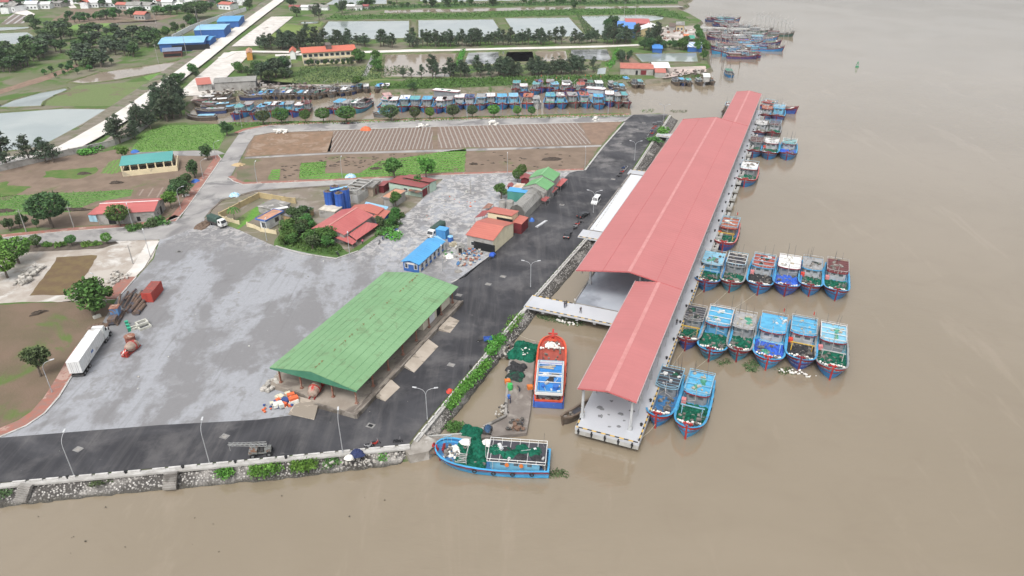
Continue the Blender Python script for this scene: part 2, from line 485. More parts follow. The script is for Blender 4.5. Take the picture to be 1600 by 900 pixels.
# yard, lanes and roads
YARD=[(-250,720),(0,682),(62,646),(100,600),(130,552),(182,468),(240,405),(250,372),(272,345),(300,335),(335,345),(380,362),(430,385),(525,404),(560,392),(640,330),(688,284),(700,272),(905,266),(880,290),(820,345),(760,405),(712,440),(712,480),(560,660),(400,664),(0,704),(-250,735)]
sheet('yard',YARD,up(4),mYard)
sheet('access_road',[(-250,388),(0,371),(150,357),(268,346),(300,333),(312,352),(255,374),(120,378),(0,383),(-250,402)],up(5),mLane)
sheet('access_road',[(280,345),(292,326),(320,287),(347,248),(353,238),(372,211),(380,204),(420,196),(560,190),(720,186),(985,179),(1005,186),(976,189),(700,196.5),(425,206),(398,211),(388,225),(358,280),(372,287),(520,281),(705,272),(705,279),(520,289),(400,297),(345,312),(322,336),(312,350)],up(6),mLane)
ASPH=[(-250,712),(0,684),(250,664),(400,656),(455,649),(500,625),(560,600),(690,452),(712,439),(742,417),(770,396),(800,358),(860,300),(890,270),(914,264),(975,190),(990,179),(1044,178),(928,355),(820,477),(655,671),(638,694),(0,754),(-250,778)]
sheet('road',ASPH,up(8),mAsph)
sheet('access_road',[(212,238),(272,236),(340,235),(352,240),(330,244),(272,243),(215,243)],up(5),mLane)
# red paving with kerbs
def strip(name,line,w,z,mat,side=1):
 """a band of width w (m) along a pixel line"""
 pts=[P(x,y,z)for x,y in line]
 mb=MB()
 off=[]
 for i,p in enumerate(pts):
  a=pts[max(i-1,0)]; b=pts[min(i+1,len(pts)-1)]
  d=(b-a).normalized()
  off.append(p+Vector((d.y,-d.x,0))*w*side)
 for i in range(len(pts)-1):
  mb.slab([pts[i],pts[i+1],off[i+1],off[i]]if side>0 else [pts[i],off[i],off[i+1],pts[i+1]],.14)
 o=mb.build(name,mat); o['kind']='structure'
 return o
def pave(line,w,side=1):
 strip('pavement',line,w,GZ+.22,mBrick,side)
 strip('kerb',line,.35,GZ+.26,mKerb,-side)
pave([(-120,722),(0,681),(40,664),(68,645),(90,620),(110,588),(125,560),(138,540)],2.6,-1)
pave([(182,466),(196,450),(212,432)],3.4,-1)
strip('pavement',[(212,432),(226,417),(249,376)],3.2,GZ+.2,mDikeS,-1)
pave([(-200,386),(0,371),(100,361),(200,354),(258,347),(280,338)],2.2,-1)
pave([(274,345),(290,326),(318,287),(345,248),(340,242)],2.6,-1)
pave([(356,276),(366,283),(380,287.5),(520,282),(700,273),(912,265.5)],1.6,-1)
pave([(372,208),(384,203),(420,196),(560,190),(720,186),(985,179.5)],2.2,-1)
strip('kerb',[(393,212),(424,206.5),(700,197),(974,189.5)],.5,GZ+.2,mKerb,-1)
strip('kerb',[(975,191),(940,230),(913,265)],.6,GZ+.3,mKerb,-1)
strip('kerb',[(318,346),(328,328),(345,313),(400,298),(520,289.5)],.5,GZ+.2,M('kerb_dirty',(.12,.1,.085),(.2,.17,.14),.6),1)
strip('kerb',[(430,384),(470,396),(525,404),(560,392)],.4,GZ+.3,mKerb,-1)
strip('kerb',[(706,441),(728,432),(750,413),(774,392),(800,362)],.4,GZ+.16,mKerb,-1)
# dike road
mbk=[(-60,262),(0,247),(45,240),(90,229),(118,214),(160,190),(200,164),(250,129),(300,93),(350,55),(400,19),(436,-6)]
strip('dike_slope',mbk,7.0,GZ+.5,M('dike_verge',(.2,.175,.145),(.14,.13,.09),.3,rough=.95,c3=(.09,.13,.05),s3=.1),-1)
strip('dike_road',mbk,9.5,GZ+.9,mDike,1)
strip('dike_slope',[(275,150),(300,126),(325,105),(340,92),(350,82)],16,GZ+.42,mDikeS,1)
strip('dike_slope',[(362,72),(385,54),(410,36),(424,26)],17,GZ+.42,mDikeS,1)
strip('access_road',[(340,90),(362,80),(395,79),(470,80)],5,GZ+.6,mDike,1)
sheet('dike_foot',[(160,222),(262,147),(272,150),(285,160),(240,180),(205,215),(150,238),(90,246),(95,240)],up(2),M('foot_soil',(.2,.165,.14),(.15,.13,.10),.3,rough=.95,stripe=(across((180,210),(205,190)),9,(.34,.31,.28),.06)))
sheet('sandy_landing',[(297,158),(320,128),(410,125),(470,131),(590,134),(480,134),(400,138),(330,147),(302,157)],up(2),M('landing_sand',(.38,.33,.29),(.27,.235,.2),.3,rough=.95,c3=(.16,.14,.12),s3=.2,detail=8))
sheet('back_lane',[(430,85),(560,80),(640,77),(700,77),(800,74),(940,71),(1000,69),(1000,71),(940,74),(700,79.5),(560,83),(430,88)],up(5),mDike)
sheet('back_lane',[(566,119),(574,100),(583,81),(588,81),(582,103),(572,120)],up(5),mLane)
sheet('wharf_yard',[(1025,66),(1035,42),(1085,40),(1098,50),(1080,62)],up(4),M('wharf_ground',(.38,.335,.30),(.29,.25,.225),.25,rough=.95,c3=(.5,.46,.43),s3=.1))
sheet('wharf_yard',[(1035,122),(1045,105),(1102,103),(1104,112),(1085,114),(1040,122)],up(4),M('wharf_ground_b',(.5,.40,.36),(.36,.31,.28),.25,rough=.95))
sheet('dirt_track',[(975,82),(990,92),(1004,101),(990,104),(975,90),(968,80)],up(4),mBrown2)
# ponds and low dikes
def pond(pts,mat,k=3):
 sheet('pond',pts,up(k),mat)
 ring=pts+pts[:1]
 mb=MB()
 q=[P(x,y,up(k))for x,y in pts]
 n=len(q)
 for i in range(n):
  a,b=q[i],q[(i+1)%n]
  d=(b-a)
  L=d.length
  if L<.5:continue
  d.normalize(); nn=Vector((d.y,-d.x,0))
  m_=max(2,int(L/6))
  rg=random.Random(i+int(L*10))
  tops=[a.lerp(b,j/m_)+Vector((0,0,rg.uniform(.25,.6)))for j in range(m_+1)]
  for j in range(m_):
   e0,e1=a.lerp(b,j/m_),a.lerp(b,(j+1)/m_)
   w0,w1=.9,.9
   mb.quad(e0-nn*w0,e1-nn*w1,tops[j+1],tops[j])
   mb.quad(tops[j],tops[j+1],e1+nn*w1,e0+nn*w0)
 o=mb.build('pond_bank',mPBank); o['kind']='structure'
mPBank=M('pond_bank_grass',(.085,.12,.04),(.14,.13,.085),.25,rough=.95,spec=.1,detail=8,rand=.3)
pond([(-80,178),(0,176),(100,169),(172,170),(150,185),(118,204),(88,222),(60,232),(0,238),(-80,240)],mPond)
pond([(-60,168),(0,165),(18,157),(60,145),(104,137),(108,140),(85,150),(70,158),(66,166),(0,169)],mPondD)
pond([(105,129),(160,112),(220,104),(292,93),(284,106),(225,118),(180,126),(130,131)],mPondB)
sheet('vegetable_field',[(68,164),(72,157),(120,134),(222,127),(236,128),(206,150),(172,166),(100,166)],up(2),crop('crop_dull',(.10,.19,.05),(.14,.22,.07),across((80,160),(180,155)),1.9,patch=.54))
sheet('vegetable_field',[(222,120),(258,109),(262,112),(236,127)],up(2),gb)
sheet('dirt_track',[(-60,155),(0,140),(70,118),(125,98),(122,104),(74,125),(0,147),(-60,165)],up(3),mBrown2)
pond([(-60,43),(0,42),(48,41.5),(45,45),(0,49),(-60,50)],mPond)
pond([(-60,53),(0,51.5),(45,50),(60,60),(62,66),(0,71),(-60,73)],mPond)
pond([(8,78),(65,72),(75,84),(15,89)],mPond)
pond([(489,61),(512,33),(641,32),(641,60),(560,63)],mPond)
pond([(652,60),(652,31),(772,30),(790,58)],mPond)
pond([(787,28),(890,27),(916,55),(912,58),(806,58)],mPond)
pond([(905,25),(1000,23),(1040,25),(1036,31),(970,40),(948,56),(938,56)],mPond)
pond([(597,121),(600,85),(715,83),(709,104),(706,121)],mPondB)
pond([(784,100),(790,81),(886,79),(890,96)],mPondB)
pond([(1002,98),(990,84),(1090,82),(1093,97)],mPond)
pond([(930,118),(932,106),(950,105),(948,117)],mPond)
pond([(470,34),(500,33),(497,37),(466,38)],mPond)
pond([(505,8),(525,-3),(605,-5),(606,7)],mPond)
pond([(655,2),(655,-6),(690,-6),(700,5)],mPond)
pond([(705,3),(705,-6),(900,-8),(900,0)],mPond)
pond([(400,8),(425,-6),(445,-6),(420,8)],mPond)
sheet('creek',[(600,16),(800,12),(1060,8.5),(1072,11),(800,16.5),(600,20)],up(4),mPondB)
# lined basins
mLiner=pond_mat('liner_dark',(.05,.055,.055),(.42,.43,.43),.12)
pond([(722,102),(730,82),(781,80.5),(783,101)],mLiner)
pond([(890,92),(890,77),(950,76),(957,92),(948,96)],mLiner)
pond([(784,90),(783,80),(834,80),(838,97),(800,98)],mLiner)
# grass dikes and fields in the distance
mMeadow=M('meadow',(.10,.15,.05),(.16,.19,.075),.06,rough=.95,spec=.1,detail=8,c3=(.065,.11,.035),s3=.04)
sheet('meadow',[(420,55),(440,36),(470,40),(505,33),(484,62),(430,60)],up(2),M('yellow_meadow',(.17,.22,.07),(.12,.17,.05),.07,rough=.95,spec=.1,detail=8))
sheet('meadow',[(400,134),(430,106),(470,104),(640,103),(640,122),(560,128),(500,131)],up(2),mMeadow)
sheet('meadow',[(400,104),(420,86),(460,84),(466,98),(420,104)],up(3),mMeadow)
sheet('lush_verge',[(600,138),(640,124),(760,122),(930,118),(990,120),(940,130),(800,133),(690,138)],up(3),mLush)
sheet('lush_verge',[(505,31),(520,24),(700,21),(900,14),(1020,13),(1050,18),(1085,33),(1000,22),(900,24),(700,29)],up(3),mLush)
sheet('lush_verge',[(520,22),(600,10),(900,2),(1060,2),(1060,6),(800,10),(600,14)],up(3),mLush)
sheet('lush_verge',[(300,203),(350,194),(480,191.5),(600,188),(800,182.5),(975,179),(975,176),(800,180),(600,186),(350,192)],GZ-.1,mLush)
sheet('field',[(80,32),(110,14),(200,12),(210,22),(280,24),(240,34),(130,38)],up(2),mBrown)
sheet('field',[(170,36),(300,28),(330,32),(285,44),(190,46)],up(2),M('grey_soil',(.16,.135,.115),(.13,.115,.09),.1,rough=.95,c3=(.12,.14,.06),s3=.05))
sheet('field',[(0,38),(20,22),(40,25),(38,36)],up(2),M('far_rows',(.17,.14,.12),(.15,.12,.1),.3,stripe=(across((4,36),(22,24)),5,(.35,.34,.33),.3)))
sheet('meadow',[(60,50),(120,38),(175,36),(150,48),(90,54)],up(3),M('paddy',(.13,.23,.05),(.17,.26,.08),.06,rough=.95))
sheet('meadow',[(160,-4),(300,-8),(330,8),(310,12),(180,4)],up(2),mMeadow)
sheet('village_road',[(18,20),(8,0),(20,-8),(30,-8),(26,8),(55,22),(50,26)],up(3),mDike)
sheet('village_road',[(110,13),(96,0),(104,-4),(120,12)],up(3),mDike)
# ---- quay: coping kerb and stone revetment
def stone_mat():
 m,t,b=newmat('rubble_stone')
 pos=t.new('NewGeometry').outputs['Position']
 vo=t.new('TexVoronoi'); vo.inputs['Scale'].default_value=2.4; t.ln(pos,vo.inputs['Vector'])
 sep=t.new('SeparateXYZ'); t.ln(pos,sep.inputs[0])
 cell=t.new('SeparateColor'); t.ln(vo.outputs['Color'],cell.inputs[0])
 col=t.mix(cell.outputs[0],(.20,.19,.175),(.52,.50,.47))
 col=t.mix(t.ramp(vo.outputs['Distance'],.25,.5),col,(.06,.055,.05))
 big=t.noise(pos,.12,5,.6,.6)
 col=t.mix(t.math('MULTIPLY',t.ramp(big,.5,.66),.85),col,(.36,.34,.315))
 wet=t.ramp(t.math('ADD',sep.outputs[2],t.math('MULTIPLY',t.noise(pos,.5,5),.7)),1.0,.35)
 col=t.mix(wet,col,(.055,.05,.04))
 t.ln(col,b.inputs['Base Color']); b.inputs['Roughness'].default_value=.85
 bp=t.new('Bump'); bp.inputs['Strength'].default_value=1; bp.inputs['Distance'].default_value=.25; bp.invert=True
 t.ln(vo.outputs['Distance'],bp.inputs['Height']); t.ln(bp.outputs[0],b.inputs['Normal'])
 return m
mStone=stone_mat()
def revetment(top,bot,name='revetment'):
 mb=MB()
 rg=random.Random(5)
 T=[P(x,y,GZ+.05)for x,y in top]; B_=[P(x,y,0)for x,y in bot]
 rows=[]
 N=90
 def samp(L,f):
  k=f*(len(L)-1); i=min(int(k),len(L)-2)
  return L[i].lerp(L[i+1],k-i)
 for i in range(N+1):
  a,b=samp(T,i/N),samp(B_,i/N)
  e=b+(b-a)*.15; e.z=-.5
  r=[a]
  for k in range(1,6):
   p=a.lerp(b,k/5)
   r.append(p+Vector((rg.uniform(-.12,.12),rg.uniform(-.12,.12),rg.uniform(-.15,.2))))
  r.append(e)
  rows.append(r)
 for i in range(N):
  for k in range(6):
   mb.quad(rows[i][k],rows[i+1][k],rows[i+1][k+1],rows[i][k+1])
 return mb.build(name,mStone)
o=revetment([(-250,781),(0,757),(220,737),(430,717),(640,697),(648,688)],[(-250,825),(0,793),(220,769),(430,750),(620,727),(668,704)])
tag(o,'rubble stone revetment sloping to the river along the near quay','revetment')
o=revetment([(650,688),(700,625),(820,483),(930,358),(1047,182)],[(676,692),(722,638),(838,492),(948,366),(1060,188)])
tag(o,'grey stone revetment between the dark road and the pier','revetment')
mCop=M('coping_concrete',(.42,.41,.39),(.32,.31,.29),.5,rough=.8,c3=(.3,.29,.27),s3=.2,lo3=.58)
def coping(name,line,w,h,side,label):
 pts=[P(x,y,GZ+h)for x,y in line]
 mb=MB(); mk=MB()
 for a,b in zip(pts,pts[1:]):
  d=(b-a).normalized(); nn=Vector((d.y,-d.x,0))*side
  mb.slab([a,b,b+nn*w,a+nn*w],h+.1)
 L=[(b-a).length for a,b in zip(pts,pts[1:])]
 root=mb.build(name,mCop)
 tag(root,label,'kerb wall')
 for a,b in zip(pts,pts[1:]):
  d=(b-a); l=d.length; d.normalize(); nn=Vector((d.y,-d.x,0))*side
  k=0
  while k*2.6+1.9<l:
   p=a+d*(k*2.6+.95)+nn*.22
   mk.box((p.x,p.y,p.z+.16),(2.0,.3,.32),atan2(d.y,d.x)); k+=1
 mk.build('kerb_block',M('block_paint',(.50,.49,.47),(.40,.39,.37),.8,rough=.8),root)
 return root
coping('coping_wall',[(640,695),(430,715),(220,735),(0,755),(-250,779)],1.0,.25,-1,'white concrete coping with kerb blocks along the near riverfront')
coping('coping_wall',[(646,688),(700,622),(820,479),(930,355),(1046,180)],.85,.2,1,'pale concrete coping with kerb blocks along the road above the pier')
cp=[P(x,y,1.95)for x,y in ((630,699),(647,686),(662,678),(684,690),(670,705),(640,711))]
b_=MB(); b_.prism([(q.x,q.y)for q in cp],-1,1.95); tag(b_.build('quay_corner',M('corner_concrete',(.30,.28,.25),(.22,.2,.175),.5,rough=.9,c3=(.38,.36,.33),s3=.3)),'pale concrete pad at the corner of the two quay walls','quay')
# grass ledge below the coping (right quay)
def leafband(name,poly,n,h,mat,rng,lab,cat='bushes',size=.35,z=1.4,group=None):
 """low dense planting: many small leaf faces over a pixel polygon"""
 xs=[p[0]for p in poly]; ys=[p[1]for p in poly]
 def inside(x,y):
  c=False
  for i in range(len(poly)):
   (x1,y1),(x2,y2)=poly[i],poly[i-1]
   if (y1>y)!=(y2>y)and x<(x2-x1)*(y-y1)/(y2-y1)+x1:c=not c
  return c
 mb=MB(); k=0
 while k<n:
  x,y=rng.uniform(min(xs),max(xs)),rng.uniform(min(ys),max(ys))
  if not inside(x,y):continue
  k+=1
  p=P(x,y,z)
  hh=h*rng.random()**.6
  q=p+Vector((rng.gauss(0,.3),rng.gauss(0,.3),hh))
  a=Vector((rng.uniform(-1,1),rng.uniform(-1,1),rng.uniform(-.3,.9))).normalized()
  b=a.orthogonal().normalized()
  b.rotate(Matrix.Rotation(rng.uniform(0,6.28),3,a))
  c=a.cross(b)
  s=size*rng.uniform(.6,1.4)
  mb.quad(q-b*s,q+c*s*.5,q+b*s,q-c*s*.5)
 o=mb.build(name,mat,fix=False)
 tag(o,lab,cat,group)
 return o
# === PIER AND SHEDS
RZQ=atan2(DV.y,DV.x)
mRoofR=None
def roof_mat(name,c,c2,seam=None,per=1.05,rib=True,dirt=None,rough=.55,rowdark=.12):
 """profiled sheet roofing; local x runs along the ridge: ribs run down the slope, sheet laps every few metres"""
 m,t,b=newmat(name)
 oc=t.new('TexCoord').outputs['Object']
 n=t.noise(oc,.09,5,.6,.5)
 col=t.mix(t.ramp(n,.3,.7),c,c2)
 st=t.new('Mapping'); st.inputs['Scale'].default_value=(1.2,.06,1); t.ln(oc,st.inputs['Vector'])
 sn=t.noise(st.outputs[0],1.0,5,.6)
 col=t.mix(t.math('MULTIPLY',t.ramp(sn,.45,.75),rowdark*2.4),col,tuple(x*.62 for x in c))
 wn=t.new('TexWhiteNoise'); wn.noise_dimensions='1D'; t.ln(t.math('FLOOR',t.math('MULTIPLY',t.dot(oc,(1,0,0)),1/(per*1.03))),wn.inputs['W'])
 col=t.mix(t.math('MULTIPLY',wn.outputs['Value'],.11),col,tuple(x*.72 for x in c))
 f=t.math('SINE',t.math('MULTIPLY',t.dot(oc,(1,0,0)),2*pi/per))
 col=t.mix(t.math('MULTIPLY',t.ramp(f,.55,.95),rowdark),col,tuple(x*.4 for x in c))
 if dirt:
  dn=t.noise(oc,.35,7,.7,.8)
  col=t.mix(t.math('MULTIPLY',t.ramp(dn,dirt[1],dirt[1]+.12),dirt[2]),col,dirt[0])
 t.ln(col,b.inputs['Base Color'])
 b.inputs['Roughness'].default_value=rough; b.inputs['Specular IOR Level'].default_value=.35
 bp=t.new('Bump'); bp.inputs['Strength'].default_value=.14; bp.inputs['Distance'].default_value=.05
 t.ln(f,bp.inputs['Height']); t.ln(bp.outputs[0],b.inputs['Normal'])
 return m
mPink=roof_mat('pier_roof_sheet',(.425,.152,.148),(.395,.142,.138),per=1.2,rowdark=.03)
mPinkT=M('pier_ridge_cap',(.50,.23,.22),(.45,.19,.18),.5,rough=.5)
mSeam=M('roof_lap_seam',(.36,.10,.10),(.42,.13,.13),.4,rough=.7)
mDeck=M('pier_deck',(.46,.47,.49),(.41,.425,.45),.12,rough=.45,spec=.4,c3=(.42,.43,.45),s3=.12,lo3=.6,hi3=.72,detail=8)
mWet=M('hall_floor',(.30,.33,.37),(.40,.43,.47),.05,rough=.22,spec=.6,detail=8,c3=(.22,.24,.27),s3=.04)
mConc=M('pale_concrete',(.42,.42,.40),(.34,.335,.315),.5,rough=.85,c3=(.27,.255,.23),s3=.4,lo3=.58,hi3=.7)
mConcD=M('dark_concrete',(.20,.19,.175),(.27,.255,.235),.5,rough=.9,c3=(.12,.11,.10),s3=.3)
mBlack=M('black_rubber',(.018,.018,.02),(.03,.03,.03),2,rough=.7)
mCol=M('white_column',(.42,.43,.44),(.36,.37,.37),.6,rough=.7)
mYel=M('kerb_yellow',(.62,.40,.07),(.52,.34,.08),1.2,rough=.7)
mSteel=M('grey_steel',(.30,.31,.32),(.22,.23,.24),1.5,rough=.5,metal=.5)
mWhiteSlab=M('white_slab',(.62,.64,.66),(.57,.59,.62),.08,rough=.6,detail=8)
mHole=M('opening_dark',(.012,.013,.014),rough=.6)
DZ=2.5
pier=thing('fishing_pier','long concrete pier on piles with white deck and striped edges','pier',Q0,RZQ)
mb=MB()
def deckrect(mb,u0,u1,v0,v1,z=DZ,t=.55):mb.bx(u0,u1,v0,v1,z-t,z)
d=MB()
deckrect(d,-1.9,236,-1.5,10.4)
d.build('narrow_deck',mDeck,pier)
d=MB(); deckrect(d,41.2,181,10.45,24.2,DZ-.02); d.build('hall_deck',mWet,pier)
d=MB(); deckrect(d,83,133,24.3,33.2,DZ-.05); d.build('white_deck',mWhiteSlab,pier)
d=MB(); d.bx(82.6,133.4,33.25,33.7,DZ-.3,DZ+.25); d.bx(133.05,133.5,24.3,33.2,DZ-.2,DZ+.08); d.bx(82.5,82.95,24.3,33.2,DZ-.2,DZ+.08); d.bx(40.95,41.18,13.2,24.2,DZ-.2,DZ+.12); d.bx(41.2,83,24.22,24.5,DZ-.5,DZ+.2)
d.build('dark_kerb',mConcD,pier)
for (u0,u1,v0,v1)in ((35.0,40.9,10.45,34.9),(77.2,82.45,24.3,34.9),(133.55,138,24.3,34.6),(181.2,185.5,10.45,34.6)):
 b=MB(); deckrect(b,u0,u1,v0,v1,DZ+.01,.5)
 for k in range(int((v1-v0)/4.2)):b.bx(u0+.4,u1-.4,v0+3+k*4.2-.3,v0+3+k*4.2+.3,DZ-1.2,DZ-.49)
 o=b.build('access_bridge',mDeck,pier)
mHaz=M('hazard_stripe',(.60,.39,.07),(.50,.33,.08),1.2,rough=.7,obj=True,stripe=((1,0,0),1.7,(.02,.02,.022),.5))
def stripes(p0,p1,w=.26,h=.06):
 (u0,v0),(u1,v1)=p0,p1
 L=hypot(u1-u0,v1-v0)
 b=MB(); b.bx(0,L,-w/2,w/2,0,h)
 o=b.build('striped_kerb',mHaz,pier)
 o.location=(u0,v0,DZ+.012); o.rotation_euler=(0,0,atan2(v1-v0,u1-u0))
stripes((-1.7,-1.25),(-1.7,10.2)); stripes((-1.3,-1.3),(75,-1.3)); stripes((-1.4,10.2),(3,10.2))
stripes((35.2,10.6),(35.2,34.7)); stripes((40.7,24.6),(40.7,34.7)); stripes((77.4,25),(77.4,34.7)); stripes((137.8,25),(137.8,34.4)); stripes((181.4,25),(181.4,34.4))
# piles and cross heads
for u in range(0,236,9):
 b=MB()
 for v in (-.6,4.6,9.6):b.cyl((u,v,-1.5),(u,v,DZ-.5),.3,n=8)
 b.bx(u-.4,u+.4,-1.3,24 if 43<u<180 else 10.2,DZ-1.3,DZ-.56)
 if 43<u<180:
  for v in (14,19,23.6):b.cyl((u,v,-1.5),(u,v,DZ-.5),.3,n=8)
 b.build('pile_bent',mConcD,pier)
rg=random.Random(3)
for i in range(5):
 f=MB(); v=-.3+i*2.5
 f.bx(-2.1,-1.92,v-.12,v+.12,DZ-1.3,DZ-.1); f.bx(-2.02,-1.92,v-.22,v+.22,DZ-.9,DZ-.5)
 f.build('fender',mBlack,pier)
b=MB(); b.bx(-1.88,-1.3,-1.45,10.35,DZ-1.5,DZ-.56); b.bx(-1.2,236,-1.48,-1.0,DZ-1.4,DZ-.56); b.build('edge_beam',mConc,pier)
# bollards and mooring blocks along the outer side
for i in range(30):
 u=3+i*7.7
 b=MB(); b.cyl((u,-.75,DZ),(u,-.75,DZ+.45),.17,.2,10); b.cyl((u,-.75,DZ+.45),(u,-.75,DZ+.6),.3,.26,10)
 o=b.build('bollard',mBlack,pier)
for i in range(20):
 u=76+i*7.9
 b=MB(); b.bx(u,u+4.2,-3.1,-1.55,DZ-.9,DZ-.12); b.bx(u+.3,u+3.9,-3.14,-2.9,DZ-.2,DZ+.05)
 o=b.build('mooring_ledge',mConc,pier)
 for q_ in (1.1,2.9):k=MB(); k.cyl((u+q_,-2.2,DZ-.15),(u+q_,-2.2,DZ+.35),.2,n=8); k.build('mooring_bitt',mBlack,o)
rg=random.Random(11)
st=MB()
for (u,v,r)in ((5.2,7.6,.75),(8.1,6.2,.4),(2.9,6.9,.6),(5,3.6,.6),(6.6,1.9,.55),(3.9,5.6,.3),(9.5,3,.5),(1.3,3,.4),(.6,4.6,.35),(3.3,2.5,.3)):
 n=12
 st.add([(u+r*rg.uniform(.5,1.1)*cos(2*pi*i/n),v+r*rg.uniform(.6,1.3)*sin(2*pi*i/n),DZ+.006)for i in range(n)],[tuple(range(n))])
st.build('repair_patch',M('patch_dark',(.22,.225,.23),(.16,.16,.17),1.5,rough=.6),pier,fix=False)['kind']='stuff'
# ---- pier roof, a thing standing on the deck
pr=thing('pier_roof','very long pink red gabled metal roof on white columns over the pier','roof',Q0,RZQ)
ZE,SL=10.0,.17
def roof_plane(mb,quad,t=.14,mi=0):mb.slab(quad,t,mi)
zr1=ZE+5.35*SL; zr2=ZE+12.4*SL
U0,U1,U2,U3=-.2,43.4,181.5,235.0
mb=MB()
roof_plane(mb,[(U0,0,ZE),(U1,0,ZE),(U1,5.35,zr1),(U0,5.35,zr1)])
roof_plane(mb,[(U0,5.35,zr1),(U1,5.35,zr1),(U1,10.75,ZE),(U0,10.75,ZE)])
mb.build('near_roof',mPink,pr)
mb=MB()
roof_plane(mb,[(U1,0,ZE),(U2,0,ZE),(U2,12.4,zr2),(U1,12.4,zr2)])
roof_plane(mb,[(U1,12.4,zr2),(U2,12.4,zr2),(U2,25.0,ZE-.05),(U1,25.0,ZE-.05)])
mb.build('hall_roof',mPink,pr)
mb=MB()
roof_plane(mb,[(U2,0,ZE),(U3,0,ZE),(U3,5.35,zr1),(U2,5.35,zr1)])
roof_plane(mb,[(U2,5.35,zr1),(U3,5.35,zr1),(U3,10.75,ZE),(U2,10.75,ZE)])
mb.build('far_roof',mPink,pr)
mb=MB()
for (ua,ub,v,z)in ((U0,U1,5.35,zr1),(U1,U2,12.4,zr2),(U2,U3,5.35,zr1)):
 mb.slab([(ua,v-.4,z-.02),(ub,v-.4,z-.02),(ub,v,z+.06),(ua,v,z+.06)],.04)
 mb.slab([(ua,v,z+.06),(ub,v,z+.06),(ub,v+.4,z-.02),(ua,v+.4,z-.02)],.04)
mb.build('ridge_cap',mPinkT,pr)
mb=MB()
for v in (5.9,18.6):
 z=ZE+(v if v<12.4 else 24.9-v)*SL
 mb.slab([(U1,v-.06,z+.03),(U2,v-.06,z+.03),(U2,v+.06,z+.035),(U1,v+.06,z+.035)],.02)
mb.build('lap_seam',mSeam,pr)
mb=MB()
mb.bx(U0,U3,-.12,.02,ZE-.28,ZE+.06); mb.bx(U0,U1+.4,10.73,10.87,ZE-.28,ZE+.06); mb.bx(U1,U2,24.98,25.12,ZE-.33,ZE+.01); mb.bx(U2,U3,10.73,10.87,ZE-.28,ZE+.06)
mb.build('gutter',M('gutter_white',(.42,.33,.33),(.34,.28,.28),.8,rough=.5),pr)
# gable trim and end faces
mb=MB()
for (u,v0,vr,v1,z1)in ((U0,0,5.35,10.75,zr1),(U1,0,12.4,25,zr2),(U2,0,12.4,25,zr2),(U3,0,5.35,10.75,zr1)):
 mb.beam((u,v0,ZE-.05),(u,vr,z1-.05),.1,.28); mb.beam((u,vr,z1-.05),(u,v1,ZE-.05),.1,.28)
mb.build('barge_board',M('barge_red',(.42,.11,.11),(.36,.1,.1),.6,rough=.5),pr)
# columns and trusses
cs=[]
for u in [1.2+i*8.4 for i in range(29)]:
 wide=43.3<u<181
 for v in ((.9,10.0)if not wide else (.9,11.2,23.6)):
  zt=ZE+(min(v,(24.9 if wide else 10.7)-v))*SL-.3
  b=MB(); b.bx(u-.22,u+.22,v-.22,v+.22,DZ,zt); b.bx(u-.36,u+.36,v-.36,v+.36,DZ,DZ+.9)
  b.build('column',mCol,pr)
 b=MB()
 top=24.0 if wide else 10.2
 b.beam((u,.7,ZE-.5),(u,top,ZE-.5),.14,.22)
 m_=12.4 if wide else 5.35
 b.beam((u,.7,ZE-.3),(u,m_,(zr2 if wide else zr1)-.3),.12,.18); b.beam((u,m_,(zr2 if wide else zr1)-.3),(u,top,ZE-.3),.12,.18)
 for k in range(1,8):
  v=.7+(top-.7)*k/8; zt=ZE-.3+(min(v,top+.5-v))*SL
  b.beam((u,v,ZE-.5),(u,v,zt),.08)
 b.build('roof_truss',mSteel,pr)
b=MB()
for v in (.9,10.0):b.beam((0,v,ZE-.55),(U1,v,ZE-.55),.12,.2); b.beam((U2,v,ZE-.55),(U3,v,ZE-.55),.12,.2)
for v in (.9,23.6):b.beam((U1,v,ZE-.55),(U2,v,ZE-.55),.12,.2)
b.build('eaves_beam',mSteel,pr)
b=MB()
for u in [5.4+i*8.4 for i in range(28)]:b.cyl((u,-.05,ZE-.3),(u,.5,DZ),.06,n=6)
b.build('downpipe',mCol,pr)
# ---- green market shed on its loading platform
mGreen=roof_mat('green_roof_sheet',(.152,.282,.140),(.178,.318,.165),per=.9,rowdark=.015,dirt=((.12,.17,.085),.52,.5))
plat=thing('loading_platform','raised stained concrete platform under the green roof with ramps to the road','platform',Q0,RZQ)
mPlat=M('platform_concrete',(.235,.20,.165),(.30,.265,.225),.25,rough=.9,c3=(.13,.11,.095),s3=.12,detail=8)
mPlatE=M('platform_edge',(.16,.14,.12),(.24,.215,.185),.5,rough=.9,c3=(.10,.085,.07),s3=.3)
PZ=3.0
b=MB(); b.prism([(-14.4,49.2),(31,49.2),(31,70.5),(-13,70.5),(-13,62),(-14.4,58.5)],GZ,PZ); b.build('platform_floor',mPlat,plat)
b=MB(); b.bx(-14.6,31.2,48.85,49.2,GZ,PZ+.12); b.bx(-14.75,-14.41,49.2,58.4,GZ,PZ+.12); b.bx(-14.0,31,49.9,50.15,PZ+.002,PZ+.03); b.build('platform_edge',mPlatE,plat)
mRamp=M('ramp_concrete',(.40,.35,.295),(.33,.285,.235),.3,rough=.9,c3=(.22,.19,.155),s3=.22,lo3=.5,hi3=.54,detail=9)
def ramp(pxs):
 L=[Q(0,0,0)]
 pts=[P(x,y,GZ+.2)for x,y in pxs]
 b=MB()
 inv=Matrix.Rotation(-RZQ,4,'Z')
 q=[inv@(p-Q0)for p in pts]
 z=[PZ-.05,PZ-.05,GZ+.2,GZ+.2]
 b.slab([(p.x,p.y,zz)for p,zz in zip(q,z)],.9)
 b.build('ramp',mRamp,plat)
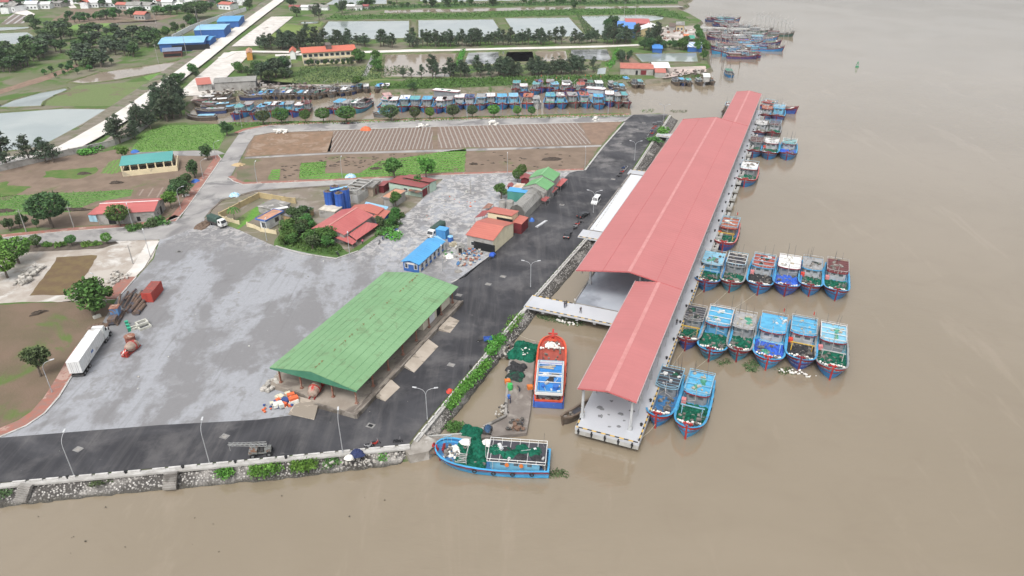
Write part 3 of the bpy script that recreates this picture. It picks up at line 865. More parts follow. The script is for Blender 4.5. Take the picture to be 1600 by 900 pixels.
ramp([(584,620),(610,596),(625,605),(602,627)])
ramp([(628,572),(668,533),(685,541),(647,582)])
ramp([(680,515),(697,496),(718,501),(703,520)])
ramp([(499,633),(468,624),(450,647),(491,656)])
shed=thing('market_shed','open shed with big pale green gabled metal roof beside the dark road','shed',Q0,RZQ)
a0,a1,b0,b1,ze,rise=-12.6,30.6,49.7,69.6,7.0,1.75
bm_=(b0+b1)/2
mb=MB()
mb.slab([(a0,b0,ze),(a1,b0,ze),(a1,bm_,ze+rise),(a0,bm_,ze+rise)],.12)
mb.slab([(a0,bm_,ze+rise),(a1,bm_,ze+rise),(a1,b1,ze),(a0,b1,ze)],.12)
mb.build('roof',mGreen,shed)
mb=MB()
for k in range(1,6):
 for sgn in (-1,1):
  v=bm_+sgn*(bm_-b0)*k/6; z=ze+rise*(1-k/6)
  mb.slab([(a0,v-.05,z+.022),(a1,v-.05,z+.022),(a1,v+.05,z+.03),(a0,v+.05,z+.03)],.02)
mb.build('lap_seam',M('green_seam',(.08,.19,.09),(.12,.25,.12),.5,rough=.7),shed)
rg=random.Random(4); mb=MB()
for i in range(46):
 u=rg.uniform(a0+.3,a1-.3); mb.slab([(u,bm_-rg.uniform(.1,.5),ze+rise+.04),(u+rg.uniform(.2,.9),bm_-.1,ze+rise+.05),(u+.5,bm_+rg.uniform(.05,.4),ze+rise+.04)],.03)
mb.build('rusted_ridge',M('ridge_rust',(.20,.15,.07),(.12,.15,.07),2,rough=.9),shed)
mb=MB()
mb.prism([(0,0)]*0 or [(a0-.02,b0),(a0+.08,b0),(a0+.08,b1),(a0-.02,b1)],ze-.35,ze-.14)
mb.add([(a0+.06,b0,ze-.14),(a0+.06,b1,ze-.14),(a0+.06,bm_,ze+rise-.15),(a0-.02,b0,ze-.14),(a0-.02,b1,ze-.14),(a0-.02,bm_,ze+rise-.15)],[(0,1,2),(3,5,4),(0,2,5,3),(1,4,5,2)])
mb.build('gable_end',M('gable_green',(.045,.165,.10),(.06,.19,.12),.6,rough=.6),shed)
mRust=M('rusty_steel',(.20,.085,.055),(.28,.15,.11),1.2,rough=.85,c3=(.40,.33,.28),s3=1.5,lo3=.58)
for v in (b0+1.1,b0+6.4,b1-6.2,b1-1.2):
 for i in range(8 if v in (b0+1.1,b1-1.2)else 8):
  u=a0+1.0+i*5.85
  zt=ze+rise*(1-abs(v-bm_)/(bm_-b0))-.15
  c=MB(); c.bx(u-.13,u+.13,v-.13,v+.13,PZ,zt); c.bx(u-.28,u+.28,v-.28,v+.28,PZ,PZ+.25); c.build('column',mRust,shed)
mb=MB()
for i in range(8):
 u=a0+1.0+i*5.85
 mb.beam((u,b0+.4,ze-.2),(u,b1-.4,ze-.2),.12,.2); mb.beam((u,b0+.2,ze-.18),(u,bm_,ze+rise-.2),.12,.16); mb.beam((u,bm_,ze+rise-.2),(u,b1-.2,ze-.18),.12,.16)
mb.build('roof_truss',mRust,shed)
of=thing('site_office','small cream office room under the far end of the green roof with white sign board','office',Q0,RZQ)
b=MB(); b.bx(16,29,51.35,62,PZ,ze-.3); b.build('wall',M('cream_wall',(.66,.62,.50),(.58,.54,.43),.6,rough=.85),of)
b=MB(); b.bx(18.5,21.2,51.22,51.37,PZ+.1,PZ+2.3); b.build('sign_board',M('board_white',(.7,.7,.7),(.62,.63,.65),.5,rough=.5),of)
b=MB(); b.bx(22.4,24.0,51.25,51.37,PZ+.02,PZ+2.2); b.build('door',mHole,of)
# === BUILDINGS
mWin=M('window_glass',(.035,.04,.045),(.05,.055,.06),1,rough=.2,spec=.6)
mFrame=M('window_frame_white',(.6,.6,.58),rough=.6)
def wallm(name,c,c2,c3=None):return M(name,c,c2,.5,rough=.9,c3=c3,s3=.3,lo3=.54,hi3=.68,detail=8)
mPlaster=wallm('grey_render',(.36,.35,.33),(.28,.27,.25),(.17,.16,.15))
mCream=wallm('cream_paint',(.66,.57,.38),(.58,.50,.34),(.4,.35,.26))
mWhite=wallm('white_paint',(.76,.77,.77),(.68,.69,.69),(.5,.5,.5))
mMint=wallm('mint_paint',(.42,.54,.45),(.36,.46,.38))
mMaroon=wallm('maroon_sheet',(.17,.025,.03),(.12,.02,.025))
mTeal=wallm('teal_sheet',(.05,.20,.17),(.07,.24,.2))
mBlueW=wallm('blue_wall',(.03,.10,.30),(.04,.12,.34))
mYellow=wallm('yellow_paint',(.45,.36,.20),(.38,.30,.17),(.27,.23,.15))
mRed=roof_mat('red_roof_sheet',(.40,.105,.10),(.44,.135,.125),per=.8,rowdark=.16,dirt=((.5,.26,.21),.58,.4))
mRedB=roof_mat('orange_red_roof',(.46,.15,.11),(.40,.125,.10),per=.8,rowdark=.16,dirt=((.3,.1,.07),.58,.45))
mRedD=roof_mat('dark_red_roof',(.25,.07,.07),(.29,.09,.085),per=.8,rowdark=.16)
mTile=roof_mat('tiled_roof',(.55,.15,.09),(.47,.13,.085),per=.5,rowdark=.2)
mBlueR=roof_mat('blue_roof_sheet',(.075,.29,.55),(.09,.33,.60),per=.9,rowdark=.12)
mBlueL=roof_mat('pale_blue_roof',(.20,.42,.62),(.26,.48,.66),per=1.2,rowdark=.12)
mTealR=roof_mat('teal_roof_sheet',(.07,.27,.255),(.085,.31,.29),per=.9,rowdark=.12)
mGreenR=roof_mat('bright_green_roof',(.125,.30,.125),(.16,.35,.16),per=1.0,rowdark=.14)
mGreyR=roof_mat('fibre_cement_roof',(.30,.295,.275),(.23,.225,.21),per=1.1,rowdark=.25,dirt=((.14,.13,.115),.5,.6),rough=.9)
mWhiteR=roof_mat('white_roof_sheet',(.70,.70,.69),(.62,.62,.61),per=1.0,rowdark=.1)
mTerra=M('terracotta_slab',(.50,.26,.165),(.40,.215,.145),.5,rough=.9,c3=(.25,.17,.13),s3=.3)
mSlab=M('weathered_slab',(.24,.23,.215),(.17,.165,.155),.4,rough=.9,c3=(.40,.385,.36),s3=.25,lo3=.58)
def frame(A,B,C,ze):
 a,b,c=P(*A,ze),P(*B,ze),P(*C,ze)
 d=b-a; L=d.length; ang=atan2(d.y,d.x)
 w=c-a
 Wd=-sin(ang)*w.x+cos(ang)*w.y
 return Vector((a.x,a.y,0)),ang,L,Wd
def openings(root,L,Wd,ins,ops,z0=GZ):
 for op in ops:
  side,t,w,za,h,kind=op[:6]
  m=op[6]if len(op)>6 else None
  e=.05
  o=MB(); fr=MB()
  def put(mb,w,za,h,off,th):
   if side=='R':mb.bx(L*t-w/2,L*t+w/2,ins-off-th,ins-off+.02,za,za+h)
   elif side=='L':mb.bx(L*t-w/2,L*t+w/2,Wd-ins+off-.02,Wd-ins+off+th,za,za+h)
   elif side=='N':mb.bx(ins-off-th,ins-off+.02,Wd*t-w/2,Wd*t+w/2,za,za+h)
   else:mb.bx(L-ins+off-.02,L-ins+off+th,Wd*t-w/2,Wd*t+w/2,za,za+h)
  if kind=='w':
   put(fr,w+.3,z0+za-.15,h+.3,0,.03); f=fr.build('window',mFrame,root)
   put(o,w,z0+za,h,.032,.02); o.build('pane',mWin,f)
  elif kind=='d':
   put(o,w,z0+za,h,0,.05); o.build('door',m or mHole,root)
  else:
   put(o,w,z0+za,h,0,.04); o.build('opening',m or mHole,root)
def gable(name,label,cat,A,B,C,ze,rise,wall,roof,ridge='x',ins=.45,ops=(),z0=GZ,group=None,open_sides='',trim=None,flat=False,mono=None,eave=.1):
 """house with a ridge along local x (A to B) or y (A to C); mono='R'/'L'/'N'/'F' gives a single slope, high on that side"""
 org,ang,L,Wd=frame(A,B,C,ze)
 root=thing(name,label,cat,org,ang,group)
 i=ins
 if open_sides!='all':
  w=MB()
  t=.2
  if 'R' not in open_sides:w.bx(i,L-i,i,i+t,z0,ze)
  if 'L' not in open_sides:w.bx(i,L-i,Wd-i-t,Wd-i,z0,ze)
  if 'N' not in open_sides:w.bx(i,i+t,i+t,Wd-i-t,z0,ze)
  if 'F' not in open_sides:w.bx(L-i-t,L-i,i+t,Wd-i-t,z0,ze)
  if not flat and not mono:
   if ridge=='x':
    for x in (i,L-i-t):w.add([(x,i,ze),(x,Wd-i,ze),(x,Wd/2,ze+rise-.1),(x+t,i,ze),(x+t,Wd-i,ze),(x+t,Wd/2,ze+rise-.1)],[(0,2,1),(3,4,5),(0,3,5,2),(1,2,5,4)])
   else:
    for y in (i,Wd-i-t):w.add([(i,y,ze),(L-i,y,ze),(L/2,y,ze+rise-.1),(i,y+t,ze),(L-i,y+t,ze),(L/2,y+t,ze+rise-.1)],[(0,1,2),(3,5,4),(0,2,5,3),(1,4,5,2)])
  w.build('wall',wall,root)
 if open_sides:
  p=MB()
  nx=max(2,int(L/4)+1)
  for k in range(nx):
   x=i+.15+(L-2*i-.3)*k/(nx-1)
   for y in (i+.15,Wd-i-.15):p.bx(x-.1,x+.1,y-.1,y+.1,z0,ze)
  p.build('post',trim or mSteel,root)
 r=MB()
 if flat:
  r.bx(0,L,0,Wd,ze,ze+.22)
  o=r.build('roof',roof,root)
  if trim:
   q=MB(); q.bx(-.03,L+.03,-.15,0,ze-.08,ze+.4); q.bx(-.03,L+.03,Wd,Wd+.15,ze-.08,ze+.4); q.bx(-.15,0,0,Wd,ze-.08,ze+.4); q.bx(L,L+.15,0,Wd,ze-.08,ze+.4)
   q.build('parapet',trim,root)
 elif mono:
  zz={'R':(ze+rise,ze+rise,ze,ze),'L':(ze,ze,ze+rise,ze+rise),'N':(ze+rise,ze,ze,ze+rise),'F':(ze,ze+rise,ze+rise,ze)}[mono]
  r.slab([(0,0,zz[0]+.1),(L,0,zz[1]+.1),(L,Wd,zz[2]+.1),(0,Wd,zz[3]+.1)],.1)
  r.build('roof',roof,root)
 else:
  if ridge=='x':
   r.slab([(0,0,ze),(L,0,ze),(L,Wd/2,ze+rise),(0,Wd/2,ze+rise)],.1); r.slab([(0,Wd/2,ze+rise),(L,Wd/2,ze+rise),(L,Wd,ze),(0,Wd,ze)],.1)
  else:
   r.slab([(0,0,ze),(L/2,0,ze+rise),(L/2,Wd,ze+rise),(0,Wd,ze)],.1); r.slab([(L/2,0,ze+rise),(L,0,ze),(L,Wd,ze),(L/2,Wd,ze+rise)],.1)
  o=r.build('roof',roof,root)
  if trim and open_sides=='':
   q=MB()
   if ridge=='x':q.beam((0,Wd/2,ze+rise+.03),(L,Wd/2,ze+rise+.03),.5,.08)
   else:q.beam((L/2,0,ze+rise+.03),(L/2,Wd,ze+rise+.03),.5,.08)
   q.build('ridge_cap',trim,root)
 openings(root,L,Wd,ins,ops,z0)
 return root
def awning(label,px,z0,z1,mat,cat='awning',posts=True):
 """px: two points at the wall (high) then two at the outer edge (low)"""
 p=[P(*px[0],z1),P(*px[1],z1),P(*px[2],z0),P(*px[3],z0)]
 o=p[0].copy(); o.z=0
 root=thing('lean_to_awning',label,cat,o)
 b=MB(); b.slab([q-o for q in p],.08); b.build('roof',mat,root)
 if posts:
  b=MB()
  for q in p:b.cyl((q.x-o.x,q.y-o.y,GZ),(q.x-o.x,q.y-o.y,q.z-.08),.07,n=6)
  b.build('post',mSteel,root)
 return root
r=gable('barrack_building','long blue site building with bright blue gabled roof and row of doors','building',(655,414),(696,377),(629,406),4.8,.75,mBlueW,mBlueR,ops=[('N',.25,.7,1.1,1.2,'w'),('N',.75,.7,1.1,1.2,'w')]+[('R',.07+.155*k,.9,.05,2.0,'d',mFrame)for k in range(7)]+[('R',.145+.155*k,.8,1.0,1.1,'w')for k in range(6)],trim=None)
b=MB(); b.bx(.36,.44,1.6,3.9,GZ+2.2,GZ+2.75); b.build('name_board',mFrame,r)
awning('pale blue lean to awning at the far end of the long blue site building',[(676,369),(690,375),(697,378),(684,368)],4.4,4.7,mBlueL)
# red roofed canteen compound
gable('canteen_house','red metal roofed house with grey gable wall behind the dense shrubs','house',(538,367),(584,336),(486,357),5.0,1.5,mPlaster,mRed,ops=[('N',.5,1.2,1.2,1.2,'o')],trim=M('ridge_pale',(.5,.25,.22),(.45,.2,.18),.5))
awning('low red metal awning along the front of the red roofed canteen house',[(545,366),(572,347),(593,350),(557,375)],3.6,4.4,mRed)
awning('short red awning at the near corner of the canteen house by the shrubs',[(523,371),(541,366),(557,377),(551,382)],3.4,4.0,mRed)
gable('canteen_annex','orange red roofed annex behind the canteen house','house',(590,335),(601,325),(547,326),5.0,.9,mPlaster,mRedB)
gable('canteen_annex','bright orange roofed lean to with blue side beside the canteen house','shed',(599,343),(610,330),(587,337),4.2,.5,mBlueW,mRedB,mono='L')
awning('flat light blue sheet canopy behind the canteen roofs',[(572,315),(607,323),(604,327),(569,320)],4.2,4.4,mBlueL)
gable('plant_room','white block room with stained pale flat roof beside the blue silos','outbuilding',(523,332),(535,324),(497,328),4.5,0,mPlaster,M('pale_slab',(.58,.54,.46),(.42,.38,.32),.6,rough=.9),flat=True,ins=.1)
gable('flat_house','grey flat roofed house with tan wall behind the concrete frame','house',(583,293),(594,284),(554,287),5.4,0,wallm('tan_wall',(.33,.27,.21),(.27,.22,.17)),mSlab,flat=True,trim=mConcD,ins=.5,ops=[('R',.5,.9,.05,2.0,'d',mMaroon)])
gable('shop_house','long dark red roofed building with mint walls and shutter doors','building',(660,296),(680,283),(606,286),5.0,.5,mMint,mRedD,mono='N',ops=[('R',.25,3.2,.1,2.4,'d',mMaroon),('R',.72,3.2,.1,2.4,'d',mMaroon),('N',.5,1.4,1,1.2,'w')],ins=.4)
gable('shop_house','far dark red roofed wing of the mint walled building','building',(672,288),(684,281),(634,276),5.3,.6,mMint,mRedD,mono='N',ins=.4)
gable('flat_house','house with orange terracotta flat roof and grey walls beside the lane','house',(614,312),(635,299),(596,309),5.0,0,mPlaster,mTerra,flat=True,trim=mConcD,ins=.3)
awning('dark canopy shelter with orange sheet beside the terracotta roofed house',[(641,293),(660,297),(659,303),(638,298)],4.0,4.4,M('dark_canopy',(.05,.055,.06),(.25,.11,.06),.4,rough=.8))
gable('small_shed','small dark red roofed shed behind the grey flat roofed house','shed',(600,292),(610,284),(591,289),4.4,.3,mMaroon,mRedD,mono='R')
# tank farm
mTank=M('tank_blue',(.025,.085,.33),(.035,.11,.40),.8,rough=.45,stripe=((1,0,0),1.1,(.015,.05,.2),.12))
mTankT=M('tank_top',(.07,.06,.055),(.16,.11,.08),1.2,rough=.9)
for i,(x,y,h)in enumerate(((517,331,6.8),(533,333,6.6),(527,324,7.0),(542,328,6.9))):
 p=P(x,y,GZ)
 lab=['tall blue cylindrical silo, leftmost of four by the white block room','tall blue cylindrical silo nearest the canteen roof','tall blue cylindrical silo at the back of the group of four','tall blue cylindrical silo beside the concrete frame'][i]
 r=thing('storage_silo',lab,'silo',p,.3,'blue silos')
 b=MB(); b.cyl((0,0,0),(0,0,h),1.42,n=20); b.build('shell',mTank,r)
 b=MB(); b.cyl((0,0,h-.02),(0,0,h+.05),1.25,n=20); b.cyl((0,0,h),(0,0,h+.5),.45,.35,10); b.build('lid',mTankT,r)
b=MB(); a0_,a1_=P(523,306.5,GZ+7.4),P(546,298,GZ+7.4)
o=P(532,330,GZ)
d_=Vector((cos(.65),sin(.65),0)); b.beam(Vector((0,.6,7.2))-d_*2.7,Vector((0,.6,7.2))+d_*2.9,1.0,.12)
o2=b.build('roof_plank',mBlueL); o2.location=o; tag(o2,'light blue sheet laid across the tops of the blue silos','roof sheet')
# concrete frame under construction
org,ang,L,Wd=frame((560,318),(584,301),(541,312),GZ)
r=thing('unfinished_building','unroofed pale concrete frame with low walls behind the canteen','unfinished building',org,ang)
b=MB()
b.bx(0,L,0,.25,GZ,GZ+2.6); b.bx(0,L,Wd-.25,Wd,GZ,GZ+2.6); b.bx(0,.25,.25,Wd-.25,GZ,GZ+2.6); b.bx(L-.25,L,.25,Wd-.25,GZ,GZ+2.6); b.bx(L*.5,L*.5+.2,.25,Wd-.25,GZ,GZ+2.5)
b.build('wall',mConc,r)
b=MB()
for k in range(5):
 for y in (.12,Wd-.12):b.bx(L*k/4-.15,L*k/4+.15,y-.16,y+.16,GZ+2.6,GZ+4)
b.build('column',mConc,r)
b=MB(); b.bx(-.2,L+.2,-.05,.3,GZ+4,GZ+4.3); b.bx(-.2,L+.2,Wd-.3,Wd+.05,GZ+4,GZ+4.3)
for k in range(5):b.bx(L*k/4-.12,L*k/4+.12,.3,Wd-.3,GZ+4,GZ+4.28)
b.build('ring_beam',mConc,r)
# gate house with blue trim, dark terrace, yellow fence
gable('gate_house','small white gate house with blue roof edge and terracotta flat roof','guard house',(415,346),(443,331),(399,343),5.2,0,mWhite,mTerra,flat=True,trim=M('trim_blue',(.06,.13,.36),(.08,.16,.4),.6,rough=.6),ins=.7,ops=[('R',.68,1.6,1.0,1.3,'w'),('N',.45,1.3,.7,1.5,'w')])
gable('flat_house','low dark roof terrace behind the white gate house','outbuilding',(430,330),(455,318),(404,322),4.0,0,mPlaster,mSlab,flat=True,ins=.2)
b=MB(); p=P(437,326,4.3); b.box((0,0,.1),(5,1.6,.06),.55); o=b.build('roof_sheet',mFrame); o.location=p; tag(o,'loose white roofing sheet lying on the dark terrace roof','sheet')
gable('flat_house','low weathered concrete roofed outbuilding between the gate house and white block room','outbuilding',(462,341),(491,325),(438,338),4.2,0,wallm('ochre_wall',(.42,.29,.15),(.33,.24,.14)),mSlab,flat=True,ins=.2)
def wallrun(name,label,line,h,t,mat,cat='wall',posts=None,cap=None,pm=None,z=GZ):
 pts=[P(x,y,z)for x,y in line]
 o=pts[0].copy()
 root=thing(name,label,cat,o)
 b=MB(); c=MB(); k=MB()
 for a,q in zip(pts,pts[1:]):
  d=(q-a); l=d.length; ang=atan2(d.y,d.x); m_=(a+q)/2-o
  b.box((m_.x,m_.y,h/2),(l,t,h),ang)
  if cap:k.box((m_.x,m_.y,h+.06),(l,t+.14,.12),ang)
  if posts:
   n=max(1,int(l/posts))
   for i in range(n+1):
    p=a.lerp(q,i/n)-o
    c.box((p.x,p.y,(h+.25)/2),(t+.18,t+.18,h+.25),ang)
 b.build('panel',mat,root)
 if posts:c.build('post',pm or mat,root)
 if cap:k.build('coping',cap,root)
 return root
wallrun('garden_wall','yellow painted wall with pillars round the small lawn',[(344,341),(375,325),(406,309),(446,316),(462,318)],1.7,.2,mYellow,posts=4,cap=mYellow)
wallrun('garden_wall','cream balustrade fence at the front of the lawn by the yard',[(345,342),(374,351)],1.1,.15,mCream,'fence',posts=2.2)
wallrun('garden_wall','cream balustrade fence beside the white gate house',[(387,354),(398,357),(408,362),(432,366)],1.2,.15,mCream,'fence',posts=2.2)
wallrun('boundary_wall','long weathered grey wall along the foot of the embankment',[(-60,283),(0,268),(60,254),(110,242),(150,234),(180,227),(206,216),(225,202),(236,192)],2.2,.22,mPlaster,posts=5,cap=mConc)
# right hand row of shops and workshops along the road
r=gable('workshop_house','red metal roofed workshop with cream side wall beside the rubble plot','workshop',(771,376),(804,348),(722,371),6.2,1.5,mPlaster,mRedB,ridge='y',ins=.3,ops=[('R',.4,2.2,.3,2.4,'o'),('R',.8,1.2,1.2,1.2,'o'),('N',.35,6.5,.3,2.4,'o'),('N',.75,1.2,1.4,1.0,'w')])
b=MB(); org,ang,L,Wd=frame((771,376),(804,348),(722,371),6.2); b.bx(.3,L-.3,.24,.29,GZ,6.2); b.add([(.3,.24,6.2),(L-.3,.24,6.2),(L/2,.24,7.6),(.3,.29,6.2),(L-.3,.29,6.2),(L/2,.29,7.6)],[(0,1,2),(3,5,4),(0,2,5,3),(1,4,5,2)]); b.build('side_wall',M('bright_cream',(.70,.64,.46),(.62,.56,.40),.5,rough=.9),r)
gable('workshop_house','raised red roofed building with cream end wall behind the workshop','house',(800,340),(811,330),(757,336),7.0,.4,mCream,mRedB,mono='N',ins=.25,ops=[('N',.3,5,3.4,.9,'o')])
gable('roadside_shop','maroon metal box shop with flat red roof at the road edge','shop',(815,351),(826,340),(802,347),5.2,.3,mMaroon,mRedB,mono='L',ins=.1)
awning('faded red lean to roof at the left end of the workshop row',[(754,329),(766,328),(757,337),(742,340)],4.6,4.9,mRedD)
awning('small rusty roof over the yard behind the workshop',[(763,317),(771,319),(765,325),(753,326)],3.6,3.8,M('rust_sheet',(.2,.1,.08),(.28,.16,.12),.8,rough=.9))
# barrel roofed shed
org,ang,L,Wd=frame((820,331),(847,304),(799,323),5.0)
r=thing('barrel_shed','grey arched fibre cement shed along the road','shed',org,ang)
prof=[(0,GZ+.1),(.0,4.6),(Wd*.22,6.3),(Wd*.5,6.9),(Wd*.78,6.3),(Wd,4.6),(Wd,GZ+.1)]
b=MB()
for (y0,z0),(y1,z1)in zip(prof,prof[1:]):
 b.slab([(0,y0,z0),(L,y0,z0),(L,y1,z1),(0,y1,z1)],.08)if abs(y1-y0)>.01 else b.bx(0,L,y0-.05,y0+.05,min(z0,z1),max(z0,z1))
b.build('roof',mGreyR,r)
b=MB(); b.add([(.1,y,z)for y,z in prof]+[(.3,y,z)for y,z in prof],[tuple(range(7)),tuple(range(7,14))[::-1]]+[(i,7+i,7+(i+1)%7,(i+1)%7)for i in range(7)])
b.add([(L-.3,y,z)for y,z in prof]+[(L-.1,y,z)for y,z in prof],[tuple(range(7)),tuple(range(7,14))[::-1]]+[(i,7+i,7+(i+1)%7,(i+1)%7)for i in range(7)])
b.build('wall',M('shed_end_dark',(.09,.088,.082),(.13,.125,.115),.8,rough=.9),r)
gable('workshop_house','grey fibre cement gabled shed between the barrel shed and green roofs','shed',(851,302),(857,296),(812,296),5.6,1.5,mPlaster,mGreyR,ins=.2)
gable('workshop_house','nearer of two pale green gabled roofs at the end of the shop row','house',(855,297),(867,287),(818,291),6.2,1.6,mPlaster,mGreenR,ins=.2,trim=M('ridge_green',(.2,.4,.2),(.22,.4,.22),1))
gable('workshop_house','farther and taller of two pale green gabled roofs at the end of the shop row','house',(865,283),(876,271),(829,275),6.8,1.7,mPlaster,mGreenR,ins=.2,trim=M('ridge_green',(.3,.5,.3)))
gable('small_shed','teal metal shed with blue flat roof behind the barrel shed','shed',(822,302),(826,297),(791,300),5.4,.3,mTeal,mBlueR,mono='F',ins=.1)
awning('white and rust patched sheet roof behind the grey gabled shed',[(808,286),(821,287),(815,295),(799,293)],5.2,5.4,M('patched_sheet',(.6,.58,.54),(.42,.28,.18),.4,rough=.8))
gable('small_shed','faded red roofed hut behind the white patched roof','hut',(828,280),(829,273),(812,279),4.6,.6,mMaroon,mRedD)
gable('small_shed','small dark red roofed hut at the yard end of the shop row','hut',(800,293),(803,287),(791,293),4.2,.5,mMaroon,mRedD)
awning('red shop awning over the road edge beside the barrel shed',[(850,306),(859,308),(852,315),(843,312)],3.6,4.2,mRedD)
awning('red shop awning below the nearer green roof',[(866,291),(872,294),(864,301),(857,298)],4.0,4.5,mRedD)
awning('longest red shop awning below the farther green roof',[(878,278),(887,280),(876,291),(867,290)],4.0,4.6,mRed)
# teal roofed open store, warehouse
r=gable('open_store','cream walled open store with teal roof in the brown fields','store',(269,251),(271,238),(188,254),5.6,.5,mCream,mTealR,mono='F',open_sides='all',ins=.3)
org,ang,L,Wd=frame((269,251),(271,238),(188,254),5.6)
b=MB(); b.bx(-.9,-.6,-1.2,Wd-.5,GZ,GZ+1.9); b.bx(-.6,L+.5,-1.2,-.9,GZ,GZ+2.2); b.bx(L-.3,L,0,Wd-.5,GZ,GZ+3); b.bx(-.6,L,Wd-.8,Wd-.5,GZ,GZ+1.9)
b.build('wall',mCream,r)
b=MB()
for k in range(7):b.bx(-.65,-.25,Wd*k/6.3,Wd*k/6.3+.4,GZ,5.6)
b.build('pillar',mCream,r)
gable('warehouse','grey walled warehouse with red roof and white ridge line beside the left road','warehouse',(241,330),(257,309),(150,332),5.6,1.2,mPlaster,mRed,ridge='y',ins=.35,ops=[('N',.3,1.0,.6,1.4,'o'),('N',.75,2,.1,2.6,'o'),('R',.6,1.5,.1,2.4,'o'),('R',.3,.9,1.2,1,'w')],trim=M('ridge_white',(.7,.62,.6),(.6,.52,.5),1))
gable('small_shed','low red roofed annex with pale blue doors at the left end of the warehouse','annex',(150,336),(165,326),(133,338),4.4,.5,mPlaster,mRed,mono='F',ins=.2,ops=[('N',.35,1.4,.1,2,'d',M('door_pale_blue',(.35,.55,.66),(.3,.5,.6),1)),('N',.75,1.4,.1,2,'d',M('door_pale_blue',(.35,.55,.66)))])
# school
r=gable('school_building','two storey cream building with orange tiled roof before the tree row','building',(557,78),(551,70),(470,81),9.0,1.7,mCream,mTile,ridge='y',ins=.8,ops=[('N',.06+.098*k,2.0,1.0+3.5*f,1.6,'w')for k in range(10)for f in (0,1)])
org,ang,L,Wd=frame((557,78),(551,70),(470,81),9.0)
b=MB(); b.bx(L*.2,L*.7,Wd*.44,Wd*.54,9,12); b.build('stair_tower',M('tower_dark',(.09,.07,.065),(.14,.11,.1),.8),r)
b=MB(); b.bx(.3,.6,.8,Wd-.8,5.3,5.6); b.build('balcony_slab',mCream,r)
gable('gate_house','tiny white house with orange hipped roof left of the two storey building','house',(462,82),(463,76),(451,83),6,1.6,mWhite,mTile,ins=.5)
gable('flat_house','small pale flat roofed room below the tiny orange roofed house','hut',(454,97),(455,93),(440,98),5,0,mWhite,mSlab,flat=True,ins=.2)
# blue roofed workshops along the embankment road
gable('market_hall','nearest long bright blue roof with dark open front beside the pale road','workshop',(318,66),(327,55),(247,68),7,1.2,mBlueW,mBlueL,ridge='y',ins=.6,ops=[('N',.3,22,.2,3.6,'o')])
gable('market_hall','small blue roof at the road end of the nearest long blue hall','shed',(328,63),(338,56),(318,63),6,.8,mBlueW,mBlueR,ridge='y',ins=.4)
gable('site_cabin','long hut with slate blue roof and dark red front below the blue halls','hut',(284,79),(285,73),(253,80),5.5,.9,wallm('brick_dark',(.2,.075,.06),(.15,.06,.055)),M('slate_blue',(.14,.18,.25),(.18,.22,.3),.6,rough=.7),ridge='y',ins=.5,ops=[('N',.3,5,.4,1.6,'o'),('N',.7,5,.4,1.6,'o')])
gable('market_hall','middle blue hall with pale blue roof and blue side wall','workshop',(350,46),(360,37),(301,48),8,.8,mBlueW,mBlueL,ridge='y',ins=.3)
gable('market_hall','farthest cluster of bright blue roofs beside the pale road','workshop',(373,33),(382,24),(339,33),7,1,mBlueW,mBlueR,ridge='y',ins=.4)
gable('market_hall','low sky blue side roof left of the farthest blue roofs','shed',(352,36),(358,31),(338,37),6,.6,mBlueW,mBlueL,ridge='y',ins=.4)
wallrun('boundary_wall','long white wall behind the blue workshops',[(270,62),(300,46),(330,35),(350,28),(385,17)],3,.3,mWhite)
# landing stage roofs
gable('landing_shed','long grey fibre cement shed roof by the boat landing','shed',(400,126),(402,118),(334,127),6.2,.9,mPlaster,mGreyR,ridge='y',open_sides='RL',ins=.3)
awning('long white metal awning in front of the grey shed by the landing',[(335,127),(393,126.5),(393,131),(334,131.5)],4.6,5.2,mWhiteR)
gable('landing_shed','rust red roofed shed at the left of the boat landing','shed',(331,131),(328,123),(306,128),5.6,.8,mPlaster,mRedB,mono='F',ins=.3)
gable('flat_house','orange fronted kiosk beside the pale embankment road','kiosk',(394,83),(394,76),(384,83),6,.8,M('kiosk_orange',(.55,.27,.05),(.45,.22,.05),.6),mTerra,ins=.3)
# wharf buildings at the river bend
gable('wharf_hall','bright blue roofed hall with long red veranda at the river bend','hall',(994,46),(993,33),(964,44),8,.8,mBlueW,M('wharf_blue',(.08,.22,.60),(.1,.26,.62),.4,rough=.5),ridge='y',ins=.3)
awning('long low red roof in front of the blue hall at the river bend',[(957,42),(990,44),(990,48),(956,46)],5.4,6.4,mRedD)
gable('wharf_hall','red roofed hall behind the bright blue hall at the river bend','hall',(1016,37),(1013,29),(976,30),8,1,mMaroon,mRed,ridge='y',ins=.3)
gable('wharf_hall','white roofed yellow shed beside the blue hall at the river bend','shed',(1027,47),(1025,38),(1001,46.5),6.5,1.8,mYellow,mWhiteR,ridge='x',ins=.3,ops=[('N',.5,3,.1,3.4,'d',mFrame)])
gable('flat_house','small yellow flat roofed house on the wharf yard','house',(1070,40),(1070,34),(1056,40),6,0,mYellow,mSlab,flat=True,ins=.3,ops=[('N',.3,1.4,1,1.4,'w'),('N',.7,1.4,1,1.4,'w')])
gable('flat_house','small dark roofed hut left of the yellow house on the wharf yard','hut',(1056,42),(1056,37),(1045,42),5,.5,mPlaster,M('hut_dark',(.12,.09,.075),(.16,.12,.1),.8),mono='F')
gable('small_shed','tiny blue roofed hut among the trees above the square pond','hut',(1036,76),(1034,69),(1019,75),5,.6,mBlueW,M('hut_blue',(.05,.19,.5),(.06,.22,.55),.7,rough=.6),ridge='y')
gable('small_shed','blue and white striped stall roof at the riverside','stall',(1098,74),(1096,66),(1074,73),5,.8,mBlueW,M('stall_stripe',(.6,.62,.64),(.5,.54,.6),.6,rough=.7,stripe=((1,.2,0),2.4,(.15,.3,.6),.3)),ridge='y')
